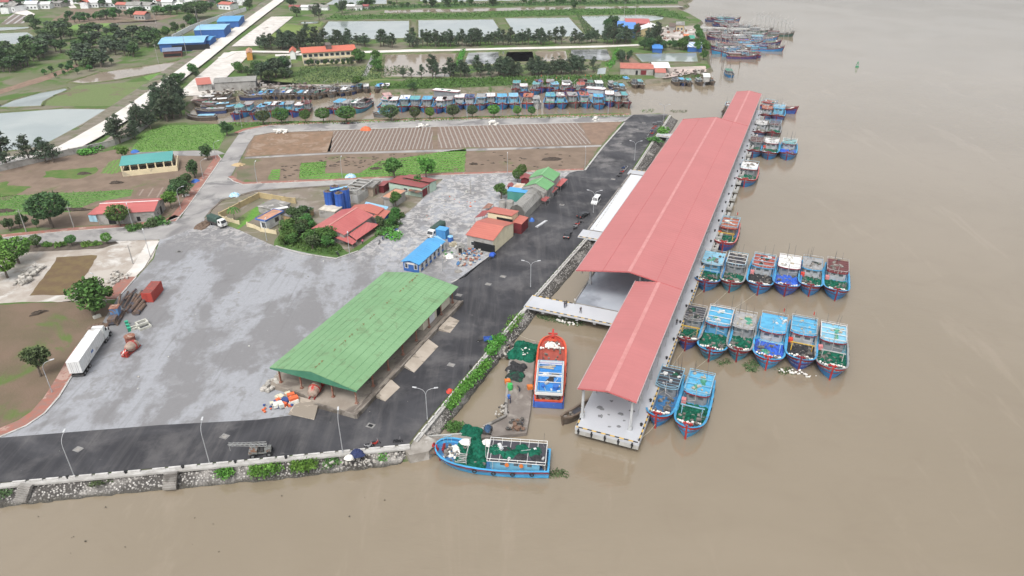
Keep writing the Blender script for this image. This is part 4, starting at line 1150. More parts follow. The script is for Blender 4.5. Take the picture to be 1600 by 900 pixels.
for k,(x,y,c)in enumerate(((1072,56,(.62,.2,.1)),(1080,58,(.06,.3,.22)),(1070,61,(.6,.6,.58)))):
 awning(['orange','green','white'][k]+' tarpaulin stall on the wharf yard',[(x-4,y-3),(x+5,y-3),(x+6,y+2),(x-4,y+2)],4,4.8,M('tarp_%d'%k,c,tuple(v*.8 for v in c),.8,rough=.7),'stall')
gable('boat_workshop','long low house with half orange half dark red roof by the channel mouth','house',(1022,108),(1020,99),(969,109),5.4,.8,mPlaster,M('half_roof',(.42,.15,.11),(.36,.12,.09),.5,rough=.8),ridge='y',ins=.3,ops=[('N',.3,3,.2,2.4,'d',mMaroon),('N',.5,1.2,.2,2.2,'d')])
b=MB(); org,ang,L,Wd=frame((1022,108),(1020,99),(969,109),5.4)
gable('boat_workshop','open shed with billowing white roof beside the half orange roofed house','shed',(1048,106),(1040,97),(1019,104),5.2,1.5,mPlaster,mWhiteR,ridge='y',open_sides='NFLR',ins=.5)
gable('small_shed','small red roofed store below the billowing white roof','store',(1041,114),(1040,109),(1023,113),4.6,.6,mPlaster,mRedB,mono='F',ins=.2)
gable('small_shed','white roofed hut on piles at the channel mouth','hut',(1110,121),(1109,116),(1099,120),4.4,.4,mPlaster,mWhiteR,mono='F',ins=.2)
# village houses far left
rg=random.Random(21)
VH=[(8,9,'w','dark red roof',mRedD),(18,15,'w','grey roof and white gable',mGreyR),(42,5,'w','blue roof',mBlueR),(10,3,'p','brown roof',M('brown_roof',(.2,.12,.09),(.26,.16,.12),.5)),(60,4,'p','red roof',mRed),(88,8,'p','grey roof',mGreyR),(97,7,'p','long dark roof',M('thatch_dark',(.1,.085,.07),(.14,.12,.1),.5)),(122,3,'w','white roof',mWhiteR),(130,9,'w','salmon roof',mTile),(147,9,'w','low white front',mWhiteR),(160,3,'w','pale blue roof',mBlueL),(190,12,'p','orange roof',mRedB),(209,13,'w','white walls and grey roof',mGreyR),(213,4,'p','red roof beside the trees',mTile),(272,3,'w','tall white walls',mWhiteR),(295,3,'w','pale blue and white walls',mWhiteR),(310,7,'p','brown roof near the lone dark tree',M('brown_roof',(.2,.12,.09),(.26,.16,.12),.5)),(280,12,'p','long low white front by the field',mWhiteR),(341,6,'b','tall pink hipped roof',mTile),(351,12,'w','orange roof and cream walls',mRedB),(373,4,'w','narrow tall white block',mWhiteR),(219,28,'p','low orange roof in the far field',mRedB),(72,7,'p','pale green roof',mGreenR),(252,8,'p','brown roof among the trees',mRedD),(30,1,'w','white roof at the frame top',mWhiteR),(178,1,'w','red roof at the frame top',mRed),(238,2,'w','grey roof at the frame top',mGreyR),(5,18,'w','white walls beside the far ponds',mGreyR),(50,12,'w','cream roof near the village lane',mWhiteR),(68,11,'w','low white wall by the pale lane',mWhiteR),(78,2,'w','grey roof behind the pale lane',mGreyR),(105,1,'w','red roof by the bright village lane',mRed),(114,-1,'b','blue grey roof at the top',mBlueL),(140,1,'w','white flat roof behind the salmon house',mWhiteR),(152,5,'b','blue roof right of the salmon house',mBlueL),(168,8,'w','white side wall beside the trees',mWhiteR),(200,2,'p','terracotta roof behind the white walled house',mTile),(226,12,'w','small white gable near the far field',mGreyR),(246,1,'p','dark red roof below the frame top',mRedD),(262,9,'w','low white roof among the bushes',mWhiteR),(286,1,'p','salmon roof beside the tall white house',mTile),(303,1,'w','white flat roof beside the blue and white house',mWhiteR),(318,4,'p','brown gable left of the pink hipped roof',mRedD),(360,2,'w','white gable left of the narrow tall block',mWhiteR),(327,1,'w','dark roof at the frame top',M('thatch_dark',(.1,.085,.07)))]
for i,(x,y,w,lab,rm)in enumerate(VH):
 s=rg.uniform(6,10)
 h=GZ+(rg.uniform(3.5,5)if i not in (14,15,18,20)else rg.uniform(8,10))
 p=P(x,y+3,GZ)
 root=thing('village_house','distant village house with '+lab,'house',(p.x,p.y,0),rg.choice([RAD(80),RAD(68),RAD(95),RAD(10)]),'village houses far behind the fields')
 L,Wd=s*rg.uniform(.8,1.1),s*rg.uniform(1.0,1.7)
 wm={'w':mWhite,'p':mPlaster,'b':wallm('blue_grey_wall',(.25,.33,.42),(.22,.3,.38))}[w]
 b=MB(); b.bx(0,L,-Wd/2,Wd/2,GZ,h); b.build('wall',wm,root)
 b=MB(); e=.5; r_=rg.uniform(1.2,2.2)
 if i==18:
  for q in ([(-e,-Wd/2-e,h),(L+e,-Wd/2-e,h),(L*.6,0,h+4),(L*.4,0,h+4)],[(-e,Wd/2+e,h),(L+e,Wd/2+e,h),(L*.6,0,h+4),(L*.4,0,h+4)],[(-e,-Wd/2-e,h),(-e,Wd/2+e,h),(L*.4,0,h+4)],[(L+e,-Wd/2-e,h),(L+e,Wd/2+e,h),(L*.6,0,h+4)]):b.slab(q,.1)
 else:
  b.slab([(-e,-Wd/2-e,h),(L/2,-Wd/2-e,h+r_),(L/2,Wd/2+e,h+r_),(-e,Wd/2+e,h)],.15); b.slab([(L/2,-Wd/2-e,h+r_),(L+e,-Wd/2-e,h),(L+e,Wd/2+e,h),(L/2,Wd/2+e,h+r_)],.15)
 b.build('roof',rm,root)
 for k in range(3):
  f=MB(); y0=-Wd*.3+Wd*.3*k; f.bx(-.08,.02,y0-.6,y0+.6,GZ+.9+(3 if h>9 else 0),GZ+2.2+(3 if h>9 else 0)); f.build('window',mWin,root)
for k,(x,y,w)in enumerate(((460,14,9),(476,14,6),(492,13,12),(506,14,7),(548,13,7),(560,14,6),(571,13,5),(690,-1,14))):
 p=P(x,y+2,GZ)
 root=thing('river_hut',['low hut with rusty roof on the far creek bank by the pale road','low hut with white gable on the far creek bank','longest low grey hut on the far creek bank','low brown hut right of the longest hut on the far creek bank','low white roofed hut on the far creek bank under the round tree','low grey gabled hut on the far creek bank','rightmost low hut on the far creek bank','long pale shed between the farthest ponds'][k],'hut',(p.x,p.y,0),RAD(86))
 b=MB(); b.bx(0,5,-w/2,w/2,GZ,GZ+2.8); b.build('wall',[mPlaster,mWhite][k%2],root)
 b=MB(); b.slab([(-.4,-w/2-.3,GZ+2.7),(2.5,-w/2-.3,GZ+3.9),(2.5,w/2+.3,GZ+3.9),(-.4,w/2+.3,GZ+2.7)],.12); b.slab([(2.5,-w/2-.3,GZ+3.9),(5.4,-w/2-.3,GZ+2.7),(5.4,w/2+.3,GZ+2.7),(2.5,w/2+.3,GZ+3.9)],.12)
 b.build('roof',[mRedD,mWhiteR,mGreyR,mGreyR,mWhiteR,mGreyR,mRedD,mGreyR][k],root)
# === BOATS
def paint(name,c,k=.78,worn=(.30,.29,.27),amt=.62):
 return M('paint_'+name,c,tuple(x*k for x in c),.6,rough=.55,spec=.35,c3=worn,s3=.9,lo3=amt,hi3=amt+.12,detail=7)
HULL={'blue':paint('hull_blue',(.045,.24,.53)),'deep':paint('hull_deep_blue',(.05,.125,.45)),'sky':paint('hull_sky',(.06,.34,.62)),'teal':paint('hull_teal',(.07,.28,.40)),'navy':paint('hull_navy',(.035,.06,.17)),'grey':paint('hull_grey',(.17,.18,.18)),'white':paint('hull_white',(.6,.6,.58)),'red':paint('hull_red',(.50,.055,.035)),'wood':paint('hull_wood',(.10,.08,.065)),'green':paint('hull_green',(.05,.12,.1)),'purple':paint('hull_violet',(.07,.05,.16))}
TRIM={'maroon':paint('trim_maroon',(.22,.022,.028)),'red':paint('trim_red',(.42,.04,.035)),'sky':paint('trim_sky',(.07,.33,.58)),'blue':paint('trim_blue',(.06,.22,.46)),'grey':paint('trim_grey',(.28,.29,.29)),'white':paint('trim_white',(.58,.58,.56)),'orange':paint('trim_orange',(.54,.085,.04)),'wood':paint('trim_wood',(.16,.12,.09)),'pink':paint('trim_pink',(.5,.16,.15))}
DECK={'sky':paint('deck_sky',(.06,.27,.47)),'blue':paint('deck_blue',(.05,.17,.36)),'grey':paint('deck_grey',(.20,.21,.21)),'wood':paint('deck_wood',(.19,.15,.115)),'dark':paint('deck_dark',(.05,.055,.06)),'teal':paint('deck_teal',(.09,.27,.33)),'red':paint('deck_red',(.32,.07,.05))}
ROOFC={'sky':paint('top_sky',(.10,.37,.58),amt=.6),'blue':paint('top_blue',(.04,.22,.56)),'pale':paint('top_pale_blue',(.22,.47,.62)),'white':paint('top_white',(.72,.72,.71),worn=(.3,.3,.3),amt=.68),'dark':paint('top_dark',(.055,.055,.065)),'grey':paint('top_grey',(.32,.32,.32)),'red':paint('top_red',(.36,.095,.07)),'rust':paint('top_rust',(.42,.14,.08)),'maroon':paint('top_maroon',(.14,.05,.05)),'teal':paint('top_teal',(.12,.36,.38)),'green':paint('top_green',(.07,.2,.14)),'navy':paint('top_navy',(.05,.09,.2)),'pink':paint('top_pink',(.52,.33,.31))}
CABW={'white':paint('cabin_white',(.42,.44,.46)),'blue':paint('cabin_blue',(.10,.30,.48)),'grey':paint('cabin_grey',(.24,.255,.27)),'sky':paint('cabin_sky',(.18,.44,.6)),'wood':paint('cabin_wood',(.22,.16,.12))}
mRail=M('rail_steel',(.44,.45,.45),(.30,.28,.26),2,rough=.6)
mRailS=M('rail_sky',(.25,.45,.56),(.2,.36,.46),2,rough=.6)
mYelP=M('yellow_pipe',(.58,.38,.05),(.48,.3,.05),2,rough=.6)
NETC={'green':M('net_green',(.008,.085,.052),(.014,.13,.08),1.6,rough=.95,spec=.1,c3=(.006,.06,.035),s3=1.1,bump=1,bscale=6),'dark':M('net_dark',(.03,.042,.038),(.02,.025,.025),1.6,rough=.95,c3=(.01,.09,.05),s3=.9,bump=1,bscale=6),'mint':M('net_mint',(.09,.30,.21),(.05,.21,.14),1.5,rough=.95,bump=1,bscale=6),'blue':M('tarp_blue',(.025,.08,.40),(.03,.11,.5),.8,rough=.6,bump=1,bscale=2),'grey':M('net_grey',(.17,.17,.15),(.24,.23,.2),1.6,rough=.95,bump=1,bscale=5),'black':M('net_black',(.022,.022,.025),(.04,.04,.042),1.4,rough=.9,bump=1,bscale=5)}
mFoam=M('foam_float',(.74,.73,.69),(.60,.58,.53),3,rough=.9)
mJunk=M('deck_gear',(.10,.095,.085),(.22,.2,.18),2.5,rough=.85,isl=.8)
mRope=M('rope',(.42,.38,.3),(.32,.28,.22),3,rough=.95)
mTyre=M('tyre_rubber',(.02,.02,.021),(.035,.035,.035),3,rough=.85)
mCabWin=M('cabin_window',(.13,.15,.16),(.09,.10,.11),2,rough=.15,spec=.6)
mFlag=M('flag_red',(.60,.04,.025),(.5,.03,.02),2,rough=.8)
mCrate={'red':M('crate_red',(.55,.06,.04),(.48,.05,.035),3,rough=.6),'pink':M('crate_pink',(.55,.22,.22),(.48,.18,.18),3,rough=.6),'blue':M('crate_blue',(.04,.14,.45),(.04,.12,.38),3,rough=.6),'white':mFoam,'orange':M('crate_orange',(.6,.18,.04),(.5,.14,.03),3,rough=.6),'green':M('crate_green',(.05,.4,.1),(.04,.34,.08),3,rough=.5)}
def make_boat(label,bow,L=17.5,B=5.8,head=None,hull='blue',band='maroon',cap='sky',deck='sky',top='sky',style='flat',cab='white',net='green',net2=None,gantry=None,flag=False,boom=1,crate=None,rng=None,lod=0,group=None,topnet=None,bowfoam=True,name='fishing_boat',z0=0.0,bowz=1.0,cat='boat',cabx=(.08,.42),cabh=2.3,tyres=True,mast=True,roofrail=True,gearheap=True,bowpos='px',blunt=6.0,square=False,rail=None,rig=0,mark=False):
 rg=rng or random.Random(hash(label)%9999 if False else sum(map(ord,label)))
 head=head if head is not None else -pi/2-PA
 ca,sa=cos(head),sin(head)
 bp=P(bow[0],bow[1],0)if bowpos=='px' else Vector((bow[0],bow[1],0))
 org=bp-Vector((ca,sa,0))*(L*.93)
 root=thing(name,label,cat,(org.x,org.y,z0),head,group)
 NSt=17 if not lod else 11
 def sheer(t):return 1.5+.3*(1-t)**2+1.9*bowz*max(0,(t-.45)/.55)**2
 def hb(t):
  if t<.35:return B/2*(.86+.14*t/.35)
  s=min(1,(t-.35)/.65)
  return B/2*max(0,1-s**blunt)**.55
 def hw(t):
  if t<.3:return B/2*(.76+.14*t/.3)
  s=min(1,(t-.3)/.68)
  return B/2*.9*max(0,1-s**4)**.8
 rake=.045*L
 def X(t,k):return t*L*.935+rake*k*max(0,(t-.5)/.5)**1.5
 ts=[i/(NSt-1)for i in range(NSt)]
 ts=[t if t<.5 else .5+.5*(1-(1-(t-.5)/.5)**2)for t in ts]
 def sect(t):
  zs=sheer(t); a,c=hw(t),hb(t)
  r=[]
  for k,(yy,zz)in enumerate(((0,-.7),(a*.8,-.55),(a,.15),(a+(c-a)*.42,.15+(zs-.15)*.45),(a+(c-a)*.78,.15+(zs-.15)*.75),(c,zs))):
   kk=max(0,min(1,(zz)/zs))
   r.append((X(t,kk),yy,zz))
  return r
 secs=[sect(t)for t in ts]
 m=MB()
 for sgn in (1,-1):
  for i in range(NSt-1):
   for k in range(5):
    q=[secs[i][k],secs[i+1][k],secs[i+1][k+1],secs[i][k+1]]
    m.quad(*[(x,y*sgn,z)for x,y,z in q])
 st=secs[0]
 m.add([(x,y,z)for x,y,z in st]+[(x,-y,z)for x,y,z in st[::-1]],[tuple(range(12))])
 m.build('hull',HULL.get(hull,HULL['navy']),root,fix=True)
 m=MB()
 for sgn in (1,-1):
  for i in range(NSt-1):
   ra,rb=secs[i],secs[i+1]
   def out(p,e):return (p[0]+(e if p[0]>L*.9 else 0),(p[1]+e)*sgn,p[2])
   m.quad(out(ra[4],.05),out(rb[4],.05),out(rb[5],.06),out(ra[5],.06))
   if not lod:
    def mid(r,f,e):p=tuple(r[3][j]*(1-f)+r[4][j]*f for j in range(3)); return out(p,e)
    m.quad(mid(ra,.30,.05),mid(rb,.30,.05),mid(rb,.52,.05),mid(ra,.52,.05))
 m.build('rubbing_strake',TRIM.get(band,TRIM['grey']),root,fix=False)
 if mark:
  m=MB(); js=[j for j in range(NSt-1)if .80<ts[j]<.985]
  for sgn in (1,-1):
   for j in js:
    for k in range(3):
     if (j+k)%4==3:continue
     f0,f1=(k+.12)/3,(k+.8)/3
     def at(f,h):p=[secs[j][3][i]*(1-f)+secs[j+1][3][i]*f for i in range(3)]; q=[secs[j][4][i]*(1-f)+secs[j+1][4][i]*f for i in range(3)]; r_=[p[i]*(1-h)+q[i]*h for i in range(3)]; return (r_[0]+.08,(r_[1]+.07)*sgn,r_[2])
     m.quad(at(f0,-.30),at(f1,-.30),at(f1,.12),at(f0,.12))
  m.build('registration_mark',TRIM['white'],root,fix=False)
 m=MB()
 stem=[(X(1,max(0,z/sheer(1))),0,z)for z in (-.5,.3,.9,1.6,sheer(1),sheer(1)+.45)]
 for a,b_ in zip(stem,stem[1:]):m.beam((a[0]+.06,0,a[2]),(b_[0]+.06,0,b_[2]),.34,.26)
 m.build('stem_post',TRIM.get(band,TRIM['grey']),root)
 dk=.7
 m=MB(); mi=MB()
 for sgn in (1,-1):
  for i in range(NSt-1):
   a,b_=secs[i][5],secs[i+1][5]
   wa,wb=min(.34,a[1]),min(.34,b_[1])
   m.quad((a[0],(a[1]+.07)*sgn,a[2]+.04),(b_[0],(b_[1]+.07)*sgn,b_[2]+.04),(b_[0]-.1*(ts[i+1]>.9),(b_[1]-wb)*sgn,b_[2]+.05),(a[0]-.1*(ts[i]>.9),(a[1]-wa)*sgn,a[2]+.05))
   mi.quad((a[0],max(0,a[1]-.26)*sgn,a[2]),(b_[0],max(0,b_[1]-.26)*sgn,b_[2]),(b_[0],max(0,b_[1]-.3)*sgn,b_[2]-dk),(a[0],max(0,a[1]-.3)*sgn,a[2]-dk))
 m.bx(-.05,.3,-secs[0][5][1],secs[0][5][1],secs[0][5][2]-.1,secs[0][5][2]+.05)
 m.build('gunwale',TRIM[cap],root,fix=False)
 mi.build('bulwark',DECK[deck],root,fix=False)
 m=MB()
 for i in range(NSt-1):
  a,b_=secs[i][5],secs[i+1][5]
  ya,yb=max(.01,a[1]-.28),max(.01,b_[1]-.28)
  m.quad((a[0],-ya,a[2]-dk),(b_[0],-yb,b_[2]-dk),(b_[0],yb,b_[2]-dk),(a[0],ya,a[2]-dk))
 m.build('deck',DECK[deck],root,fix=False)
 x0,x1=cabx[0]*L,cabx[1]*L
 zd=1.45-dk+.05
 w=B*.33
 zt=zd+cabh
 m=MB()
 ch=.5
 foot=[(x0,-w),(x1-ch,-w),(x1,-w+ch),(x1,w-ch),(x1-ch,w),(x0,w)]
 m.prism(foot,zd,zt)
 c_=m.build('wheelhouse',CABW.get(cab,CABW['grey']),root)
 m=MB()
 if not lod:
  for k in range(2):yy=(-.5+k)*w*.9; m.bx(x1-.02,x1+.03,yy-w*.24,yy+w*.24,zt-.95,zt-.4)
  for k in range(3):
   for sg_ in (1,-1):m.bx(x0+(x1-x0)*(.15+.27*k),x0+(x1-x0)*(.15+.27*k)+.8,sg_*w-.02,sg_*w+.02,zt-1.1,zt-.4)
 else:
  m.bx(x1-.02,x1+.03,-w*.8,w*.8,zt-1.1,zt-.3)
 m.build('window',mCabWin,c_)
 m=MB()
 ww=B*.40; cx0,cx1=x0-L*.05,x1+.35
 foot=[(cx0,-ww),(cx1,-ww),(cx1,ww),(cx0,ww)]if square else [(cx0,-ww),(cx1-.9,-ww),(cx1-.25,-ww*.75),(cx1,-ww*.3),(cx1,ww*.3),(cx1-.25,ww*.75),(cx1-.9,ww),(cx0,ww)]
 if style=='frame':
  for z in (zt+.05,zt+.62):
   for a,b_ in zip(foot,foot[1:]+foot[:1]):m.cyl((*a,z),(*b_,z),.06,n=5)
  for k in range(7):
   x=cx0+(cx1-.5-cx0)*k/6
   m.cyl((x,-ww,zt+.05),(x,ww,zt+.05),.045,n=5); m.cyl((x,-ww,zt),(x,-ww,zt+.62),.045,n=5); m.cyl((x,ww,zt),(x,ww,zt+.62),.045,n=5)
  rc=m.build('canopy_frame',rail or (mRail if rg.random()<.7 else mRailS),root)
  m=MB(); m.prism([(a*.999+.001,b_*.97)for a,b_ in foot],zt,zt+.05); m.build('canopy_floor',ROOFC.get(top,ROOFC['grey']),root)
 else:
  m.prism(foot,zt,zt+.14)
  if not lod:
   for k in range(6):
    x=cx0+.5+(cx1-1.2-cx0)*k/5; m.bx(x-.05,x+.05,-ww+.1,ww-.1,zt+.14,zt+.20)
   m.bx(cx0+.1,cx1-.4,-.06,.06,zt+.142,zt+.22)
  rc=m.build('canopy',ROOFC.get(top,ROOFC['grey']),root)
  m=MB()
  for a,b_ in zip(foot,foot[1:]+foot[:1]):m.beam((*a,zt+.02),(*b_,zt+.02),.1,.26)
  m.build('canopy_fascia',TRIM['maroon']if band in ('maroon','red')and rg.random()<.6 else TRIM[cap],root)
  if roofrail and not lod:
   m=MB()
   for a,b_ in zip(foot,foot[1:]+foot[:1]):m.cyl((*a,zt+.75),(*b_,zt+.75),.055,n=5); m.cyl((*a,zt),(*a,zt+.75),.05,n=5)
   for k in range(1,5):
    for sg_ in (1,-1):m.cyl((cx0+(cx1-cx0)*k/5.6,sg_*ww,zt),(cx0+(cx1-cx0)*k/5.6,sg_*ww,zt+.75),.03,n=5)
   m.build('roof_rail',mRail if rg.random()<.6 else mRailS,root)
 if not lod:
  m=MB()
  for sg_ in (1,-1):
   for x in (cx0+.1,cx1-1.0):m.cyl((x,sg_*(ww-.1),zd),(x,sg_*(ww-.1),zt),.05,n=5)
  m.build('canopy_post',mRail,root)
 if style!='frame' and not lod and rg.random()<.5:
  m=MB(); zz=zt+.5
  for k in range(4):x=cx0+.3+(cx1-1.2-cx0)*k/3; m.beam((x,-ww,zz),(x,ww,zz),.12)
  for y in (-ww*.95,ww*.95):m.beam((cx0+.3,y,zz),(cx1-.9,y,zz),.12)
  m.build('roof_frame',rg.choice([mRailS,mRail,mFrame]),root)
 if topnet or (rg.random()<.4):
  m=MB()
  k=rg.randint(1,3)
  for j in range(k):
   m.heap((cx0+(cx1-cx0)*rg.uniform(.2,.8),rg.uniform(-.5,.5)*ww,zt+.1),rg.uniform(.5,1.5),rg.uniform(.4,.9),rg.uniform(.2,.45),rg,n=11,k=3,rz=rg.uniform(0,3))
  m.build('roof_gear',NETC[topnet]if topnet else rg.choice([mFoam,NETC['mint'],NETC['black'],NETC['green'],mCrate['blue']]),root)
 if not lod:
  m=MB()
  for j in range(rg.randint(5,10)):
   s_=rg.uniform(.2,.6); m.box((cx0+(cx1-.6-cx0)*rg.random(),rg.uniform(-.85,.85)*ww,zt+.15+s_*.3),(s_*rg.uniform(.6,2.4),s_,s_*.7),rg.uniform(0,3))
  for j in range(rg.randint(2,4)):
   x=cx0+(cx1-1-cx0)*rg.random(); y=rg.uniform(-.5,.5)*ww; m.cyl((x,y,zt+.25),(x+rg.uniform(1,3),y+rg.uniform(-1,1),zt+.3),.05,n=5)
  o=m.build('roof_clutter',rg.choice([mJunk,mRope,M('clutter_pale',(.5,.5,.48),(.3,.32,.34),2,isl=.6)]),root); o['kind']='stuff'
 xa=x1+.7; xb=L*.80
 zdk=lambda x:sheer(min(1,x/(L*.95)))-dk
 if net:
  m=MB(); nx,ny=(14,10)if not lod else (5,4)
  gr=[]
  for i in range(nx+1):
   x=xa+(xb-xa)*i/nx; yw=max(.3,hb(x/L)-.42)
   gr.append([(x+rg.uniform(-.1,.1),yw*(2*j/ny-1)+rg.uniform(-.08,.08),zdk(x)+(.04 if j in (0,ny)else .16+.5*rg.random()**2))for j in range(ny+1)])
  for i in range(nx):
   for j in range(ny):m.quad(gr[i][j],gr[i+1][j],gr[i+1][j+1],gr[i][j+1])
  for j in range(4 if not lod else 1):
   x=xa+(xb-xa)*rg.uniform(.15,.85); m.heap((x,rg.uniform(-.25,.25)*B,zdk(x)+.15),rg.uniform(.8,1.5),rg.uniform(.6,1.1),rg.uniform(.4,.8),rg,n=12,k=4,rz=rg.uniform(0,3))
  m.build('net_pile',NETC[net],root)
 if net2:
  m=MB(); x=xb-1.2; m.heap((x,rg.uniform(-.2,.2)*B,zdk(x)+.2),1.3,1.2,.7,rg,n=12,k=4); m.build('net_pile',NETC[net2],root)
 if bowfoam:
  m=MB(); x=L*.83
  yb=hb(.86)-.4
  n=10 if not lod else 4
  for j in range(n):
   y=-yb+2*yb*(j+.5)/n
   m.blob((x+rg.uniform(-.3,.3)-abs(y)*.12,y,sheer(.86)-.25+rg.uniform(-.1,.1)),rg.uniform(.22,.36)if not lod else .4,rg,6,3,sz=.8)
  o=m.build('float_row',mFoam,root); o['kind']='stuff'
 m=MB()
 for j in range(22 if not lod else 6):
  x=rg.uniform(xa,L*.9); y=rg.uniform(-.8,.8)*max(.2,hb(x/L)-.6); s_=rg.uniform(.15,.5)
  m.box((x,y,zdk(x)+s_/2+.2),(s_*rg.uniform(.6,2),s_,s_),rg.uniform(0,3))
 for j in range(8 if not lod else 2):
  x=rg.uniform(0.3,x0); m.box((x,rg.uniform(-.3,.3)*B,zd+.5),(rg.uniform(.3,.9),rg.uniform(.3,.9),rg.uniform(.4,.9)),rg.uniform(0,3))
 if gearheap and not lod:
  xh=L*rg.uniform(.66,.76); yh=rg.choice([-1,1])*B*.26
  for j in range(26):
   a_=Vector((xh+rg.gauss(0,.5),yh+rg.gauss(0,.4),zdk(xh)+rg.uniform(0,1.6))); b_=a_+Vector((rg.gauss(0,.5),rg.gauss(0,.5),rg.uniform(-.2,.8)))
   m.cyl(a_,b_,.035,n=4)
  m.cyl((xh,yh-.5,zdk(xh)+.7),(xh,yh+.5,zdk(xh)+.7),.35,n=9)
 o=m.build('deck_gear',mJunk,root); o['kind']='stuff'
 if not lod:
  m=MB()
  for sg_ in (1,-1):m.bx(L*.90,L*.90+.22,sg_*.5-.11,sg_*.5+.11,sheer(.93)-dk,sheer(.93)+.5)
  m.bx(L*.895,L*.915,-.9,.9,sheer(.93)+.1,sheer(.93)+.26)
  m.build('bow_bitts',TRIM.get(band,TRIM['grey']),root)
 if mast:
  m=MB(); xm=x1+.9
  m.cyl((xm,0,zd),(xm,0,zt+2.2),.09,.06,6)
  m.build('mast',mRail,root)
  if boom:
   m=MB(); m.cyl((xm,.1,zd+1.6),(xm+L*.24,B*.28*rg.choice([-1,1]),zd+4.2),.08,.05,6)
   m.build('boom',rg.choice([mRail,M('boom_white',(.6,.6,.58),rough=.6)]),root)
 if not lod:
  for k in range(rg.randint(2,4)):
   m=MB(); xx=cx0+rg.uniform(.2,1.4); yy=rg.uniform(-.9,.9)*ww
   m.cyl((xx,yy,zt),(xx+rg.uniform(-.3,.1),yy+rg.uniform(-.2,.2),zt+rg.uniform(2.2,4.2)),.04,.02,5)
   m.build('aerial',M('aerial_dark',(.08,.085,.09),rough=.6),root)
 if rig:
  m=MB()
  for k in range(rig):
   x=L*rg.uniform(.05,.92); y=rg.uniform(-.45,.45)*B; z=1.2
   h_=rg.uniform(2.0,5.5)
   m.cyl((x,y,z),(x+rg.gauss(0,.8),y+rg.gauss(0,.5),z+h_),.07,.045,4)
   if k%3==0:m.cyl((x,y,z+h_*.8),(x+rg.uniform(-5,5),y+rg.uniform(-2,2),z+h_*rg.uniform(.5,1)),.06,n=4)
  o=m.build('rigging',mRail if rg.random()<.6 else M('rig_dark',(.12,.115,.11),(.2,.19,.18),1),root); o['kind']='stuff'
 if flag:
  m=MB(); xx,yy=cx0+.3,ww*.6
  m.cyl((xx,yy,zt),(xx,yy,zt+2.6),.035,n=5); f_=m.build('flag_pole',mRail,root)
  m=MB(); pts=[(xx+.9*k/4,yy+.12*sin(k*1.9),0)for k in range(5)]
  for a,b_ in zip(pts,pts[1:]):m.quad((a[0],a[1],zt+1.9),(b_[0],b_[1],zt+1.85),(b_[0],b_[1],zt+2.5),(a[0],a[1],zt+2.55))
  m.build('flag',mFlag,f_,fix=False)
 if gantry:
  m=MB(); xg=L*.66; yg=B*.3; zg=zdk(xg)
  for sg_ in (1,-1):m.beam((xg,sg_*yg,zg),(xg,sg_*yg,zg+2.6),.17)
  m.beam((xg,-yg-.4,zg+2.4),(xg,yg+.4,zg+2.4),.17)
  m.beam((xg,-yg,zg+1.5),(xg-1.6,-yg,zg+.1),.12); m.beam((xg,yg,zg+1.5),(xg-1.6,yg,zg+.1),.12)
  m.build('gantry',{'yellow':mYelP,'sky':mRailS,'grey':mRail}[gantry],root)
 if crate:
  m=MB(); m.box((x1+.7,-B*.34,zd+.9),(1.0,.9,.9),.1); m.build('crate',mCrate[crate],root)
 if tyres and not lod:
  for k in range(4):
   t=.15+.17*k
   for sg_ in (1,-1):
    m=MB(); y=(hb(t)+.05)*sg_; x=t*L*.935; ring=10
    for j in range(ring):
     a0_,a1_=2*pi*j/ring,2*pi*(j+1)/ring
     m.cyl((x+.33*cos(a0_),y+.06*sg_,sheer(t)-.5+.33*sin(a0_)),(x+.33*cos(a1_),y+.06*sg_,sheer(t)-.5+.33*sin(a1_)),.1,n=5)
    m.build('tyre_fender',mTyre,root)
 return root
DH=-pi/2-PA
r1='boats moored side by side in the middle row'
r2='boats moored side by side in the second row'
# upper row of six
make_boat('innermost boat of the upper row of six, pale blue canopy with green netting',(1100,456),19.5,6.9,hull='blue',top='pale',style='frame',topnet='mint',cab='blue',net='green',deck='blue',cap='blue',gantry='sky',group=r1)
make_boat('second boat from the pier in the upper row of six, black navy canopy',(1139,457),18,6.2,hull='teal',top='dark',cap='grey',deck='grey',net='green',net2='grey',cab='grey',group=r1)
make_boat('third boat from the pier in the upper row of six, red canopy',(1183,461),19,6.9,hull='blue',top='red',topnet='dark',net='black',crate='pink',deck='sky',group=r1)
make_boat('boat with plain white canopy in the upper row of six',(1225,463),19.5,7.0,hull='deep',top='white',cap='blue',deck='blue',net='blue',cab='grey',roofrail=False,topnet='grey',group=r1)
make_boat('fifth boat from the pier in the upper row of six, grey canopy',(1263,463),18,6.0,hull='blue',top='grey',net='green',topnet='dark',crate='red',cap='sky',deck='grey',group=r1)
make_boat('outermost boat of the upper row of six, brown black canopy heaped with white floats',(1304,470),19,6.4,hull='blue',top='maroon',topnet='grey',net='green',crate='pink',gantry=None,cap='sky',deck='sky',group=r1)
